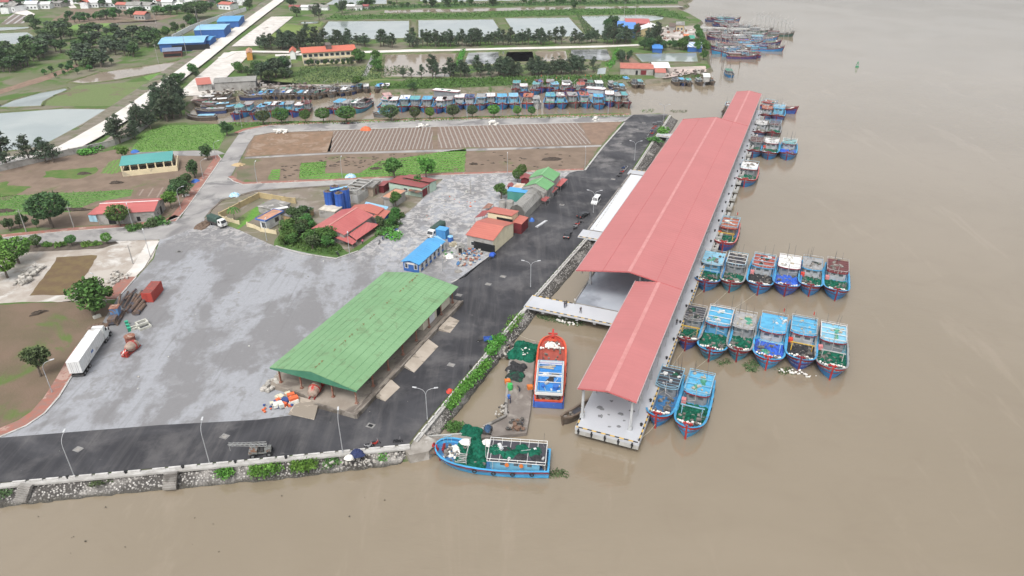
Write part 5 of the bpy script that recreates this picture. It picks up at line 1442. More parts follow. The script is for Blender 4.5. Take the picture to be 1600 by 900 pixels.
# lower row of six
make_boat('innermost boat of the lower row of six, pipe frame canopy and yellow gantry',(1070,548),16.5,5.4,hull='deep',top='dark',style='frame',topnet='dark',net='green',cap='grey',deck='grey',cab='grey',gantry='yellow',group=r2)
make_boat('second boat from the pier in the lower row of six, light blue canopy',(1107,565),20.5,6.9,hull='teal',top='sky',net='green',cap='sky',deck='sky',cab='blue',topnet=None,gantry=None,crate=None,group=r2)
make_boat('third boat from the pier in the lower row of six, grey pipe canopy',(1150,565),18,5.8,hull='teal',top='grey',style='frame',topnet='mint',net='green',cap='grey',deck='grey',cab='grey',group=r2)
make_boat('broad boat with folded blue net cover in the lower row of six',(1196,578),20.5,7.0,hull='sky',band='red',top='sky',net='blue',net2='mint',cap='sky',deck='sky',flag=True,gantry='sky',group=r2)
make_boat('boat with red flag, yellow gantry and dark net in the lower row of six',(1247,579),19,6.8,hull='deep',top='sky',net='black',cap='sky',deck='sky',gantry='yellow',flag=True,mark=True,crate='red',topnet=None,cab='white',group=r2)
make_boat('outermost boat of the lower row of six, pale canopy and grey gantry',(1296,593),19.5,6.8,hull='blue',band='red',top='pale',net='green',cap='grey',deck='teal',crate='pink',gantry='grey',cab='grey',group=r2)
# nearest pair
g3='pair of boats moored at the near end of the pier'
make_boat('inner boat of the nearest pair with open pipe frame canopy full of dark nets',(1024,668),17.5,5.6,hull='blue',band='red',top='dark',style='frame',topnet='dark',net=None,deck='blue',cap='sky',cab='grey',crate=None,group=g3)
make_boat('outer boat of the nearest pair with bright blue canopy, pink crate and green net hold',(1071,685),19,6.2,hull='sky',band='red',top='sky',topnet='mint',net='green',cap='sky',deck='sky',crate='pink',gantry='sky',cab='grey',group=g3)
# boats along the pier farther up
make_boat('blue boat with rust red deck house lying behind the upper row of six',(1128,394),19.5,6.3,hull='deep',band='red',cap='pink',top='rust',net='green',deck='blue',cab='wood',gantry='yellow',flag=True,crate='red')
make_boat('lone blue boat with red gunwale moored to the pier between the two groups',(1162,293),20,7.2,hull='blue',band='red',cap='pink',top='white',topnet='grey',net='green',net2='mint',deck='grey',cab='grey')
g4='boats moored beside the far end of the pier'
make_boat('boat against the pier in the far group, red brown canopy and blue deck',(1175,247),19,6.6,top='maroon',net='green',deck='blue',cap='grey',cab='grey',group=g4,cabx=(.06,.36))
make_boat('middle front boat of the far group with white canopy and green nets',(1199,250),19.5,6.6,top='white',net='green',crate='red',deck='grey',cap='sky',topnet='grey',group=g4,cabx=(.06,.36))
make_boat('outermost front boat of the far group with teal canopy and blue deck',(1228,251),19,6.6,top='teal',net='blue',deck='sky',cap='sky',group=g4,cabx=(.06,.36))
make_boat('rear boat against the pier in the far group with white topped canopy',(1183,217),18.5,6.2,top='white',net='grey',deck='grey',cap='grey',band='maroon',group=g4,cabx=(.06,.36))
make_boat('rear outer boat of the far group with red brown canopy and green nets',(1205,218),18.5,6.0,hull='grey',top='maroon',net='green',deck='grey',cap='grey',group=g4,cabx=(.06,.36))
make_boat('far boat with orange canopy beside the pier end',(1194,190),17,6.2,top='rust',net='grey',deck='grey',cap='grey',cab='white',group=g4,cabx=(.06,.36))
make_boat('far boat with pale blue and white wheelhouse near the pier end',(1212,191),18,6.4,hull='deep',top='pale',net='grey',deck='blue',cap='sky',cab='sky',group=g4,cabh=3.0)
make_boat('farthest boat of the pier group, lying askew with bow to the right',(1242,178),17,6,head=-.75,hull='deep',top='red',net='grey',deck='grey',cap='red',group=g4,cabx=(.06,.36))
make_boat('dark boat half hidden behind the far left edge of the pier roof',(1134,184),15,5,head=DH,hull='wood',band='wood',cap='wood',top='maroon',net='grey',deck='wood',cab='wood')
# red boat and the long blue boat at the dock: their own layout
ob=make_boat('orange red boat with bright blue cabin roof moored by the mud dock',(863,548),21.5,6.3,blunt=11,head=DH+pi+RAD(17),hull='red',band='orange',cap='orange',deck='red',top='blue',net=None,cab='grey',bowfoam=True,gearheap=False,topnet=None,cabx=(.08,.50),cabh=2.0,boom=0,square=True,rail=mFrame,mast=False)
def extra(root,nm,mat,fn,kind=None):
 m=MB(); fn(m); o=m.build(nm,mat,root)
 if kind:o['kind']=kind
rg=random.Random(60)
def foam(x0,x1,w,z,n,r=.3):
 def f(m):
  for _ in range(n):m.blob((rg.uniform(x0,x1),rg.uniform(-w,w),z+rg.uniform(0,.25)),rg.uniform(.6,1.2)*r,rg,6,4)
 return f
extra(ob,'float_pile',mFoam,foam(17.6,19.8,1.5,2.3,60),'stuff')
extra(ob,'hold_coaming',DECK['red'],lambda m:[m.bx(13.6,17.2,-2.2,-2.0,1,1.75),m.bx(13.6,17.2,2.0,2.2,1,1.75),m.bx(13.5,13.7,-2.0,2.0,1,1.75),m.bx(17.1,17.3,-2.0,2.0,1,1.75)])
extra(ob,'net_pile',NETC['green'],lambda m:m.bx(11.9,12.9,-2.1,2.1,1.1,1.6)); extra(ob,'float_row',mFoam,foam(12.8,13.3,2.0,1.5,22,.25),'stuff')
extra(ob,'roof_railing',mFrame,lambda m:[m.bx(.4,11.2,-2.72,-2.56,2.9,3.5),m.bx(.4,11.2,2.56,2.72,2.9,3.5),m.bx(.3,.45,-2.56,2.56,2.9,3.5),m.bx(6.3,6.45,-2.56,2.56,2.9,3.4),m.bx(11.1,11.25,-2.56,2.56,2.9,3.4)])
extra(ob,'plank',mRope,lambda m:[m.box((9.6,.6,3.1),(.5,3.2,.12),.15),m.box((9.1,.8,3.1),(.4,3.0,.12),-.1)])
extra(ob,'drum',mCrate['blue'],lambda m:[m.cyl((2.6,-1.3,2.95),(2.6,-1.3,3.6),.6,n=12),m.cyl((2.9,1.2,2.95),(2.9,1.2,3.4),.35,n=10)])
extra(ob,'transom',HULL['deep'],lambda m:[m.bx(-.12,-.02,-2.7,2.7,.1,1.5),m.bx(-.1,3.0,2.78,3.0,.15,1.1),m.bx(-.1,3.0,-3.0,-2.78,.15,1.1)])
extra(ob,'anchor',TRIM['red'],lambda m:[m.beam((20.5,0,3.2),(22.6,0,3.9),.4),m.beam((21.3,-1.0,3.6),(21.3,1.0,3.6),.3)])
lb=make_boat('long light blue boat lying broadside at the near dock under a white frame',(690,719),20.6,6.8,blunt=9,head=pi-RAD(6),hull='sky',band='maroon',cap='sky',deck='blue',top='dark',style='frame',topnet='green',net='green',cab='sky',cabx=(.08,.50),cabh=2.3,gantry=None,bowfoam=False,square=True,rail=mFrame,boom=0,gearheap=False)
def extra_(root,nm,mat,fn,kind=None):
 m=MB(); fn(m); k=.877; m.v=[(x*k,y,z)for x,y,z in m.v]
 o=m.build(nm,mat,root)
 if kind:o['kind']=kind
extra_(lb,'float_pile',mFoam,foam(18.2,21.0,1.5,1.9,46,.34),'stuff'); extra_(lb,'float_row',mFoam,foam(6.5,10.5,.25,1.3,1,.2))
extra_(lb,'winch_frame',mRail,lambda m:[m.bx(16.4,18.6,.2+.42*k,.3+.42*k,2.0,2.12)for k in range(6)]+[m.beam((16.3,y,1.0),(16.3,y,3.4),.14)for y in (-2.4,2.4)]+[m.beam((16.3,-2.4,3.4),(16.3,2.4,3.4),.14)])
extra_(lb,'net_pile',NETC['green'],lambda m:[m.heap((13.9+.5*k,-1.2-.6*k,1.3),2.0,1.7,1.0+.2*k,rg,16,5,.15)for k in range(4)])
extra_(lb,'white_tarp',mFoam,lambda m:[m.heap((12.6,-3.0,2.0),1.9,1.0,.7,rg,12,4,.1),m.heap((17.3,-2.9,2.0),1.5,.9,.6,rg,12,4,.1)])
extra_(lb,'roof_net',NETC['green'],lambda m:[m.heap((3+2.6*k,rg.uniform(-.8,.8),3.1),1.6,1.5,.4,rg,14,4,.2)for k in range(4)]); extra_(lb,'roof_net',NETC['black'],lambda m:[m.heap((2.6+3.0*k,rg.uniform(-1.5,1.5),3.12),1.3,1.0,.4,rg,14,4,.2)for k in range(3)])
extra_(lb,'life_ring',mCrate['orange'],lambda m:[m.cyl((8.2,2.75,2.6),(8.2,2.85,2.6),.42,n=12),m.cyl((5.4,2.75,2.6),(5.4,2.85,2.6),.42,n=12)])
extra_(lb,'rail',mRailS,lambda m:[m.cyl((20+k*.7,-1.6+.3*k,3),(20+k*.7,-1.6+.3*k,4.6),.06,n=5)for k in range(3)]+[m.cyl((20,-1.6,4.5),(21.4,-1.0,4.5),.06,n=5)])
extra_(lb,'anchor',TRIM['red'],lambda m:[m.heap((22.6,.2,2.0),.5,.6,1.2,rg,10,4),m.beam((22.6,0,3.2),(23.6,0,3.3),.35)])
# ---- the crowded harbour canal
SEQ=[('blue','maroon','sky'),('deep','maroon','blue'),('blue','red','grey'),('teal','maroon','grey'),('grey','maroon','wood')]
hg='boats packed along the near bank of the harbour canal'
FR=[(596,177,'pink','white'),(611,177,'white','white'),(628,176,'white','grey'),(646,176,'teal','grey'),(664,177,'sky','grey'),(683,178,'white','white'),(698,177,'grey','grey'),(714,173,'white','white'),(732,173,'navy','white'),(750,173,'grey','grey'),(767,171,'white','grey'),(785,172,'sky','blue'),(804,172,'pale','sky'),(823,171,'rust','wood'),(858,171,'teal','white'),(879,171,'grey','sky'),(899,170,'grey','grey'),(917,170,'red','white'),(936,172,'sky','blue'),(953,168,'white','white'),(966,170,'grey','grey'),(982,170,'teal','wood')]
names={'pink':'pink','white':'white','teal':'green','sky':'sky blue','grey':'grey','navy':'navy blue','pale':'pale blue','rust':'rusty orange','red':'red','dark':'black','maroon':'dark brown','green':'dark green'}
ORD=['first','second','third','fourth','fifth','sixth','seventh','eighth','ninth','tenth','eleventh','twelfth','thirteenth','fourteenth','fifteenth','sixteenth','seventeenth','eighteenth','nineteenth','twentieth','twenty first','twenty second','twenty third','twenty fourth','twenty fifth','twenty sixth','twenty seventh','twenty eighth','twenty ninth','thirtieth','thirty first']
rg=random.Random(77)
for i,(x,y,t,c)in enumerate(FR):
 h,bd,cp=SEQ[[0,1,0,1,0,1,0,1,0,0,1,0,0,2,1,0,4,0,0,1,4,4][i]]
 make_boat('%s boat from the left in the front harbour row, %s canopy'%(ORD[i],names[t]),(x,y),rg.uniform(18,20.5),rg.uniform(5.6,6.2)if i not in (20,21)else 4.2,head=-pi/2+rg.uniform(-.10,.06),hull=h,band=bd,cap=cp,top=t,cab=c,deck=rg.choice(['grey','teal','blue','wood']),net=rg.choice(['green','grey','mint','dark','grey']),lod=1,group=hg,rng=rg,boom=rg.random()<.5,flag=rg.random()<.2,rig=5,cabx=(.12,.44),cabh=2.8)
make_boat('white motor boat with pointed bow in the front harbour row',(840,171),15,4.2,head=-pi/2+.05,hull='white',band='grey',cap='white',top='grey',cab='white',deck='grey',net=None,lod=1,group=hg,rng=rg)
hb2='boats lying behind the front harbour row'
RR=[(806,148,'teal','teal'),(820,153,'white','blue'),(834,150,'teal','grey'),(846,146,'maroon','grey'),(858,146,'grey','grey'),(872,150,'pale','blue'),(884,151,'white','grey'),(893,147,'grey','grey'),(905,151,'red','grey'),(914,146,'maroon','grey'),(925,147,'green','grey'),(940,148,'white','white')]
for i,(x,y,t,c)in enumerate(RR):
 make_boat('%s boat from the left in the rear harbour row, %s canopy'%(ORD[i],names[t]),(x,y),rg.uniform(16,18),rg.uniform(5.0,5.8),rig=8,cabh=2.7,head=-pi/2+rg.uniform(-.15,.15),hull=rg.choice(['blue','teal','grey','wood','deep']),band='maroon',cap='grey',top=t,cab=c,deck=rg.choice(['grey','wood','blue']),net=rg.choice(['grey','mint','green']),lod=1,group=hb2,rng=rg,flag=rg.random()<.7)
make_boat('white boat with broad white roof at the right end of the rear harbour row',(962,152),17,5.6,head=RAD(-20),hull='white',band='maroon',cap='sky',top='white',cab='white',deck='blue',net='grey',lod=1,group=hb2,rng=rg,cabx=(.1,.6),cabh=2.8)
make_boat('boat with long white flat roof rising behind the front harbour row',(724,160),16,5.4,head=RAD(-20),hull='navy',band='maroon',cap='grey',top='white',cab='grey',deck='grey',net='grey',lod=1,group=hb2,rng=rg,cabx=(.02,.8),cabh=4.2)
make_boat('boat with pink roofed deck house at the left end of the harbour row',(612,165),14,5,head=RAD(-70),hull='blue',band='maroon',cap='grey',top='pink',cab='grey',deck='wood',net='grey',lod=1,group=hb2,rng=rg)
sm='small grey boats at the right end of the harbour canal'
for i,(x,y,t)in enumerate(((958,141,'grey'),(967,144,'teal'),(975,146,'sky'),(984,134,'sky'),(993,139,'dark'),(1004,139,'teal'))):
 make_boat(['small grey boat left of the pair with teal tops at the canal end','small boat with green top at the canal end','small boat with blue top nearest the viewer at the canal end','small bright blue roofed boat by the canal end bank','small black roofed boat lying beside a green roofed one at the canal end','rightmost small green roofed boat at the canal end'][i],(x,y),11,3.4,head=-pi/2+rg.uniform(-.2,.2),hull=rg.choice(['wood','grey','navy']),band='wood',cap='grey',top=t,cab='grey',deck='wood',net=None,lod=1,group=sm,rng=rg,bowz=.4,cabx=(.1,.55),cabh=1.8)
lc='boats in the left part of the harbour canal'
LCL=[(367,188,'teal','deep'),(380,184,'grey','blue'),(396,188,'sky','deep'),(411,184,'pale','blue'),(425,184,'white','teal'),(433,183,'sky','deep'),(445,182,'grey','blue'),(458,184,'white','deep'),(474,181,'maroon','wood')]
for i,(x,y,t,h)in enumerate(LCL):
 make_boat('%s boat from the left in the left harbour cluster, %s canopy'%(ORD[i],names[t]),(x,y),rg.uniform(14,16.5),rg.uniform(4.8,5.4),rig=5,cabh=2.7,head=-pi/2+rg.uniform(-.1,.1),hull=h,band='maroon',cap='grey',top=t,cab=rg.choice(['white','grey','sky']),deck=rg.choice(['grey','wood','blue']),net=rg.choice(['grey','green','mint',None]),lod=1,group=lc,rng=rg,flag=rg.random()<.3)
for i,(x,y,t,h)in enumerate(((512,179,'sky','deep'),(523,180,'grey','blue'),(532,179,'white','deep'),(545,178,'grey','wood'),(556,178,'maroon','teal'))):
 make_boat('%s boat from the left in the middle harbour cluster, %s canopy'%(ORD[i],names[t]),(x,y),18,5.4,rig=7,head=-pi/2-.3+rg.uniform(-.15,.1),hull=h,band='maroon',cap='grey',top=t,cab='grey',deck='wood',net=rg.choice(['grey','green',None]),lod=1,group=lc,rng=rg,flag=i==4)
make_boat('small blue roofed launch by the near canal bank',(585,183),8,3,head=RAD(190),hull='grey',band='blue' if False else 'wood',cap='grey',top='sky',cab='sky',deck='wood',net=None,lod=1,rng=rg,bowz=.4,cabx=(.1,.7),cabh=1.5,mast=False,bowfoam=False)
bk='small dark house boats along the far bank of the left harbour'
for i in range(20):
 x=386+i*8.6+rg.uniform(-1,1); y=156-(i>13)*3-max(0,i-15)*1.0+rg.uniform(-.6,.6)
 t=['dark','dark','sky','sky','sky','dark','grey','white','dark','sky','white','dark','dark','grey','maroon','grey','dark','white','grey','dark'][i]
 make_boat('small house boat with %s roof, %s from the left along the far harbour bank'%(names[t],ORD[i]),(x,y),rg.uniform(11,13),4.0,rig=3,head=-pi/2+rg.uniform(-.15,.15),hull=rg.choice(['wood','wood','grey','navy']),band='wood',cap='wood',top=t,cab=rg.choice(['grey','wood','blue']),deck='wood',net=None,lod=1,group=bk,rng=rg,bowz=.5,cabx=(.12,.62),cabh=1.6,bowfoam=rg.random()<.3)
for i,(x,y,t)in enumerate(((559,146,'sky'),(573,146,'white'),(588,146,'sky'),(598,145,'white'),(604,145,'white'))):
 make_boat(['bright blue house boat at the canal bend','white tented boat beside the bright blue house boat','house boat with blue tarpaulin between white tents','left of two white tented boats at the canal bend','right of two white tented boats at the canal bend'][i],(x,y),10,3.6,head=-pi/2+rg.uniform(-.2,.2),hull='wood',band='wood',cap='wood',top=t,cab='blue' if t=='sky' else 'white',deck='wood',net=None,lod=1,group=bk,rng=rg,bowz=.5,cabx=(.1,.65),cabh=1.9,bowfoam=False)
for i,(x,y,t,hd)in enumerate(((297,188,'pale',185),(309,178,'grey',190),(322,171,'pale',200),(342,176,'sky',215),(352,168,'maroon',20),(338,163,'maroon',10),(306,166,'grey',170),(368,160,'white',15),(376,157,'grey',200),(362,152,'grey',10),(384,150,'maroon',185),(350,157,'white',5),(395,147,'grey',175),(425,145,'grey',180),(455,143,'maroon',185),(490,141,'grey',178),(520,141,'grey',182))):
 make_boat('low wooden boat with %s shelter, %s of those jumbled at the left landing'%(names[t],ORD[i]),(x,y),rg.uniform(11,14),3.6,head=RAD(hd),hull=rg.choice(['wood','wood','grey','navy']),band='wood',cap='grey' if rg.random()<.5 else 'wood',top=t,cab=rg.choice(['wood','blue','grey']),deck='wood',net=None,lod=1,group='wooden boats at the left landing',rng=rg,bowz=.6,cabx=(.1,.6),cabh=1.4,mast=rg.random()<.4,bowfoam=False)
rb='trawlers moored around the jetty at the river bend'
RB=[(1112,34,'navy','maroon',170,'blue'),(1118,41,'maroon','navy',175,'grey'),(1135,33,'grey','navy',5,'grey'),(1154,34,'teal','blue',0,'sky'),(1150,40,'teal','navy',5,'grey'),(1238,57,'maroon','green',-8,'grey'),(1205,51,'grey','green',-5,'grey'),(1180,47,'grey','grey',0,'grey'),(1105,62,'grey','purple',175,'white'),(1128,66,'grey','navy',182,'grey'),(1150,64,'pale','blue',178,'blue'),(1180,62,'white','blue',3,'blue'),(1213,63,'teal','blue',-4,'sky'),(1106,76,'maroon','purple',172,'grey'),(1128,74,'sky','blue',180,'sky'),(1112,84,'navy','sky',186,'blue'),(1160,74,'red','wood',4,'white'),(1190,70,'red','navy',0,'white'),(1222,80,'navy','blue',-10,'blue'),(1200,78,'grey','grey',-5,'grey'),(1146,90,'maroon','purple',184,'wood'),(1182,92,'grey','purple',-6,'wood'),(1170,82,'white','wood',2,'white'),(1132,47,'grey','navy',176,'grey'),(1158,46,'grey','grey',4,'grey'),(1120,54,'grey','wood',178,'grey'),(1144,56,'grey','grey',3,'grey'),(1196,58,'grey','navy',-3,'grey'),(1218,70,'navy','navy',-6,'blue'),(1140,80,'sky','blue',180,'sky'),(1128,88,'grey','sky',184,'blue')]
for i,(x,y,t,h,hd,c)in enumerate(RB):
 make_boat('%s hulled trawler with %s canopy, %s from the far side at the bend'%({'purple':'violet','wood':'dark brown','navy':'navy','sky':'sky blue'}.get(h,h),names[t],ORD[i]),(x,y),rg.uniform(17,20),rg.uniform(4.8,5.6),head=RAD(hd),hull=h,band='maroon' if h!='green' else 'wood',cap='grey' if h!='sky' else 'sky',top=t,cab=c,deck='wood',net=rg.choice(['grey','mint','dark','grey']),lod=1,group=rb,rng=rg,gantry=rg.choice(['grey','grey',None,'sky']),boom=1,rig=22)
for (x,y,hh)in ((1183,40,9),(1197,42,9),(1210,44,8),(1222,47,8),(1233,48,7),(1152,52,8),(1168,50,8),(1190,46,10),(1204,48,9),(1216,50,8),(1228,53,8),(1160,56,8),(1140,54,7),(1176,56,7),(1130,62,6),(1148,68,6),(1120,70,6)):
 p=P(x,y+5,0)
 m=MB()
 for s_ in (-1.6,1.6):m.cyl((s_,0,0),(s_*.8,0,hh+1.5),.13,n=5)
 m.cyl((-1.6,0,hh*.6),(1.6,0,hh*.6),.1,n=5); m.cyl((-1.4,0,hh+1),(1.4,0,hh+1),.1,n=5); m.cyl((-1.6,0,hh*.6),(1.4,0,hh+1),.07,n=5); m.cyl((-.5,0,hh),(4,3,hh+3),.07,n=5); m.cyl((.5,0,hh),(-4,3,hh+2.5),.07,n=5)
 o=m.build('trawl_gallows',mRail); o.location=p; tag(o,'tall grey steel trawl frame rising among the river bend trawlers','trawl frame','tall trawl frames at the river bend')
for i,(x,y,t,h)in enumerate(((1060,135,'dark','wood'),(1069,135,'sky','navy'),(1078,136,'teal','wood'),(1096,135,'grey','wood'),(1114,134,'rust','wood'),(1142,122,'green','blue'))):
 make_boat(['small dark roofed boat, leftmost of three at the channel mouth','small blue roofed boat, middle of three at the channel mouth','small green roofed boat, rightmost of three at the channel mouth','lone small grey boat off the channel mouth','small boat with bright orange float at the channel mouth','blue patrol style boat with dark green cabin off the piles'][i],(x,y),9.5 if i<5 else 13,3.4 if i<5 else 4.6,head=-pi/2+rg.uniform(-.1,.1),hull=h,band='wood' if i<5 else 'blue' if False else 'grey',cap='grey',top=t,cab='grey',deck='wood',net=None,lod=1,group=None,rng=rg,bowz=.5,cabx=(.1,.55),cabh=1.8,bowfoam=False)
make_boat('small dark wooden sampan by the near left corner of the pier',(880,664),9.0,2.0,head=RAD(222),hull='wood',band='wood',cap='wood',deck='wood',top='dark',cab='wood',net=None,lod=1,bowz=.35,cabx=(.42,.6),cabh=.35,mast=False,bowfoam=False,name='sampan',tyres=False)
# === TREES AND PLANTS
def leafmat(name,c,c2):
 m,t,b=newmat(name)
 ri=t.new('NewGeometry').outputs['Random Per Island']
 oi=t.new('ObjectInfo').outputs['Random']
 oc=t.new('TexCoord').outputs['Object']
 n=t.noise(oc,.55,3)
 col=t.mix(t.ramp(n,.35,.65),c,c2)
 h=t.new('HueSaturation')
 t.ln(t.math('ADD',t.math('MULTIPLY_ADD',ri,.7,.5),t.math('MULTIPLY',oi,.35)),h.inputs['Value'])
 t.ln(t.math('MULTIPLY_ADD',oi,.05,.475),h.inputs['Hue'])
 t.ln(col,h.inputs['Color']); t.ln(h.outputs[0],b.inputs['Base Color'])
 b.inputs['Roughness'].default_value=.75; b.inputs['Specular IOR Level'].default_value=.2
 return m
LEAF={'dark':leafmat('leaf_dark',(.042,.084,.031),(.064,.117,.043)),'mid':leafmat('leaf_mid',(.05,.122,.028),(.085,.17,.043)),'bright':leafmat('leaf_bright',(.075,.18,.03),(.12,.24,.05)),'pine':leafmat('leaf_casuarina',(.052,.080,.050),(.08,.112,.066)),'olive':leafmat('leaf_olive',(.06,.10,.04),(.085,.13,.055)),'weed':leafmat('leaf_weed',(.07,.19,.03),(.11,.25,.045))}
mBark=M('bark',(.10,.08,.062),(.15,.125,.1),2,rough=.95)
def leafq(mb,q,s,rng,asp=.55,up=0):
 a=Vector((rng.uniform(-1,1),rng.uniform(-1,1),rng.uniform(-.7,.7)+up)).normalized()
 b=a.orthogonal().normalized(); b.rotate(Matrix.Rotation(rng.uniform(0,6.28),3,a)); c=a.cross(b)
 s*=rng.uniform(.6,1.35)
 mb.quad(q-b*s,q+c*s*asp,q+b*s,q-c*s*asp)
def tree_meshes(kind,seed,n,leaf):
 """unit shapes about 6 m tall: crown and trunk meshes"""
 rng=random.Random(seed)
 c,t=MB(),MB()
 if kind=='broad':
  t.cyl((0,0,-.2),(.1,0,1.8),.22,.15,7)
  lobes=[]
  for k in range(11):
   a=rng.uniform(0,6.28); r=rng.uniform(.3,1.7); z=rng.uniform(2.2,5.0)
   r*=1-abs(z-3.4)/4
   p=Vector((r*cos(a),r*sin(a),z)); lobes.append((p,rng.uniform(.75,1.25)))
   t.cyl((.1,0,1.6+rng.uniform(-.3,.2)),p,.09,.04,5)
  for i in range(n):
   p,r=rng.choice(lobes)
   d=Vector((rng.gauss(0,1),rng.gauss(0,1),rng.gauss(0,.8))).normalized()*r*rng.uniform(.55,1.06)
   leafq(c,p+d,.26,rng,.6,.5)
 elif kind=='round':
  t.cyl((0,0,-.2),(0,0,2.0),.2,.14,7)
  for k in range(6):t.cyl((0,0,1.7),(1.2*cos(k),1.2*sin(k),3.2+.2*k),.08,.03,5)
  bumps=[(Vector((rng.gauss(0,1),rng.gauss(0,1),rng.gauss(.2,.8))).normalized(),rng.uniform(.0,.35))for _ in range(16)]
  for i in range(n):
   d=Vector((rng.gauss(0,1),rng.gauss(0,1),rng.gauss(0,1))).normalized()
   e=1+max(b*max(0,d.dot(q))**6 for q,b in bumps)
   r=2.0*e*rng.uniform(.72,1.0)
   leafq(c,Vector((0,0,3.5))+Vector((d.x*r,d.y*r,d.z*r*.88)),.24,rng,.6,.6)
 elif kind=='pine':
  t.cyl((0,0,-.2),(0,0,5.6),.16,.03,6)
  for k in range(34):
   z=rng.uniform(1.0,5.7); a=rng.uniform(0,6.28)
   L=(6.1-z)*.34*rng.uniform(.55,1.2)+.25
   e=Vector((L*cos(a),L*sin(a),z+L*rng.uniform(.2,.75)))
   s0=Vector((0,0,z))
   t.cyl(s0,e,.035,.012,4)
   for j in range(n//34):
    f=rng.uniform(.25,1.08)
    p=s0.lerp(e,f)+Vector((rng.gauss(0,.17),rng.gauss(0,.17),rng.gauss(0,.15)))
    leafq(c,p,.23,rng,.32,0)
 elif kind=='bush':
  for k in range(9):
   a=rng.uniform(0,6.28); r=rng.uniform(0,1.4); h=rng.uniform(.5,1.3)
   t.cyl((r*.5*cos(a),r*.5*sin(a),-.1),(r*cos(a),r*sin(a),h),.04,.02,4)
   for j in range(n//9):
    d=Vector((rng.gauss(0,1),rng.gauss(0,1),abs(rng.gauss(0,.9)))).normalized()*rng.uniform(.5,1.0)
    leafq(c,Vector((r*cos(a),r*sin(a),h*.3))+Vector((d.x*.8,d.y*.8,d.z*h)),.2,rng,.6,.6)
 elif kind=='palm':
  t.cyl((0,0,-.2),(.3,0,4.6),.14,.09,7)
  for k in range(13):
   a=k*2.4; pts=[Vector((.3,0,4.6))]
   for j in range(1,6):pts.append(Vector((.3+.42*j*cos(a),.42*j*sin(a),4.6+.5*j*.7-.11*j*j)))
   for p,q in zip(pts,pts[1:]):
    d=(q-p).normalized(); s_=d.cross(Vector((0,0,1))).normalized()*.25
    c.quad(p-s_*.2,p+s_-Vector((0,0,.12)),q+s_-Vector((0,0,.12)),q); c.quad(p,q,q-s_-Vector((0,0,.12)),p-s_-Vector((0,0,.12)))
 return c,t
TREE={}
def plant(kind,leaf,px,h,label,name='tree',cat='tree',group=None,rng=random.Random(9),wide=1.0,var=3,z=GZ,n=None):
 key=(kind,leaf,rng.randrange(var))
 p=P(px[0],px[1],z)if len(px)==2 else Vector(px)
 if key not in TREE:
  N=n or {'broad':1300,'round':1300,'pine':1360,'bush':540,'palm':0}[kind]
  c,t=tree_meshes(kind,sum(map(ord,kind+leaf))+key[2]*7,N,leaf)
  r=thing(name,label,cat)
  a=c.build('crown',LEAF[leaf],r,fix=False); b=t.build('trunk' if kind!='bush' else 'stem',mBark,r)
  TREE[key]=(a.data,b.data)
 else:
  r=thing(name,label,cat)
  for nm,me in zip(('crown','trunk' if kind!='bush' else 'stem'),TREE[key]):
   o=bpy.data.objects.new(nm,me); COL.objects.link(o); o.parent=r
 H={'broad':6.0,'round':5.3,'pine':6.2,'bush':1.5,'palm':5.4}[kind]
 s=h/H
 r.location=p; r.rotation_euler=(0,0,rng.uniform(0,6.28)); r.scale=(s*wide*rng.uniform(.9,1.1),s*wide*rng.uniform(.9,1.1),s)
 if group:r['group']=group
 return r
rg=random.Random(5)
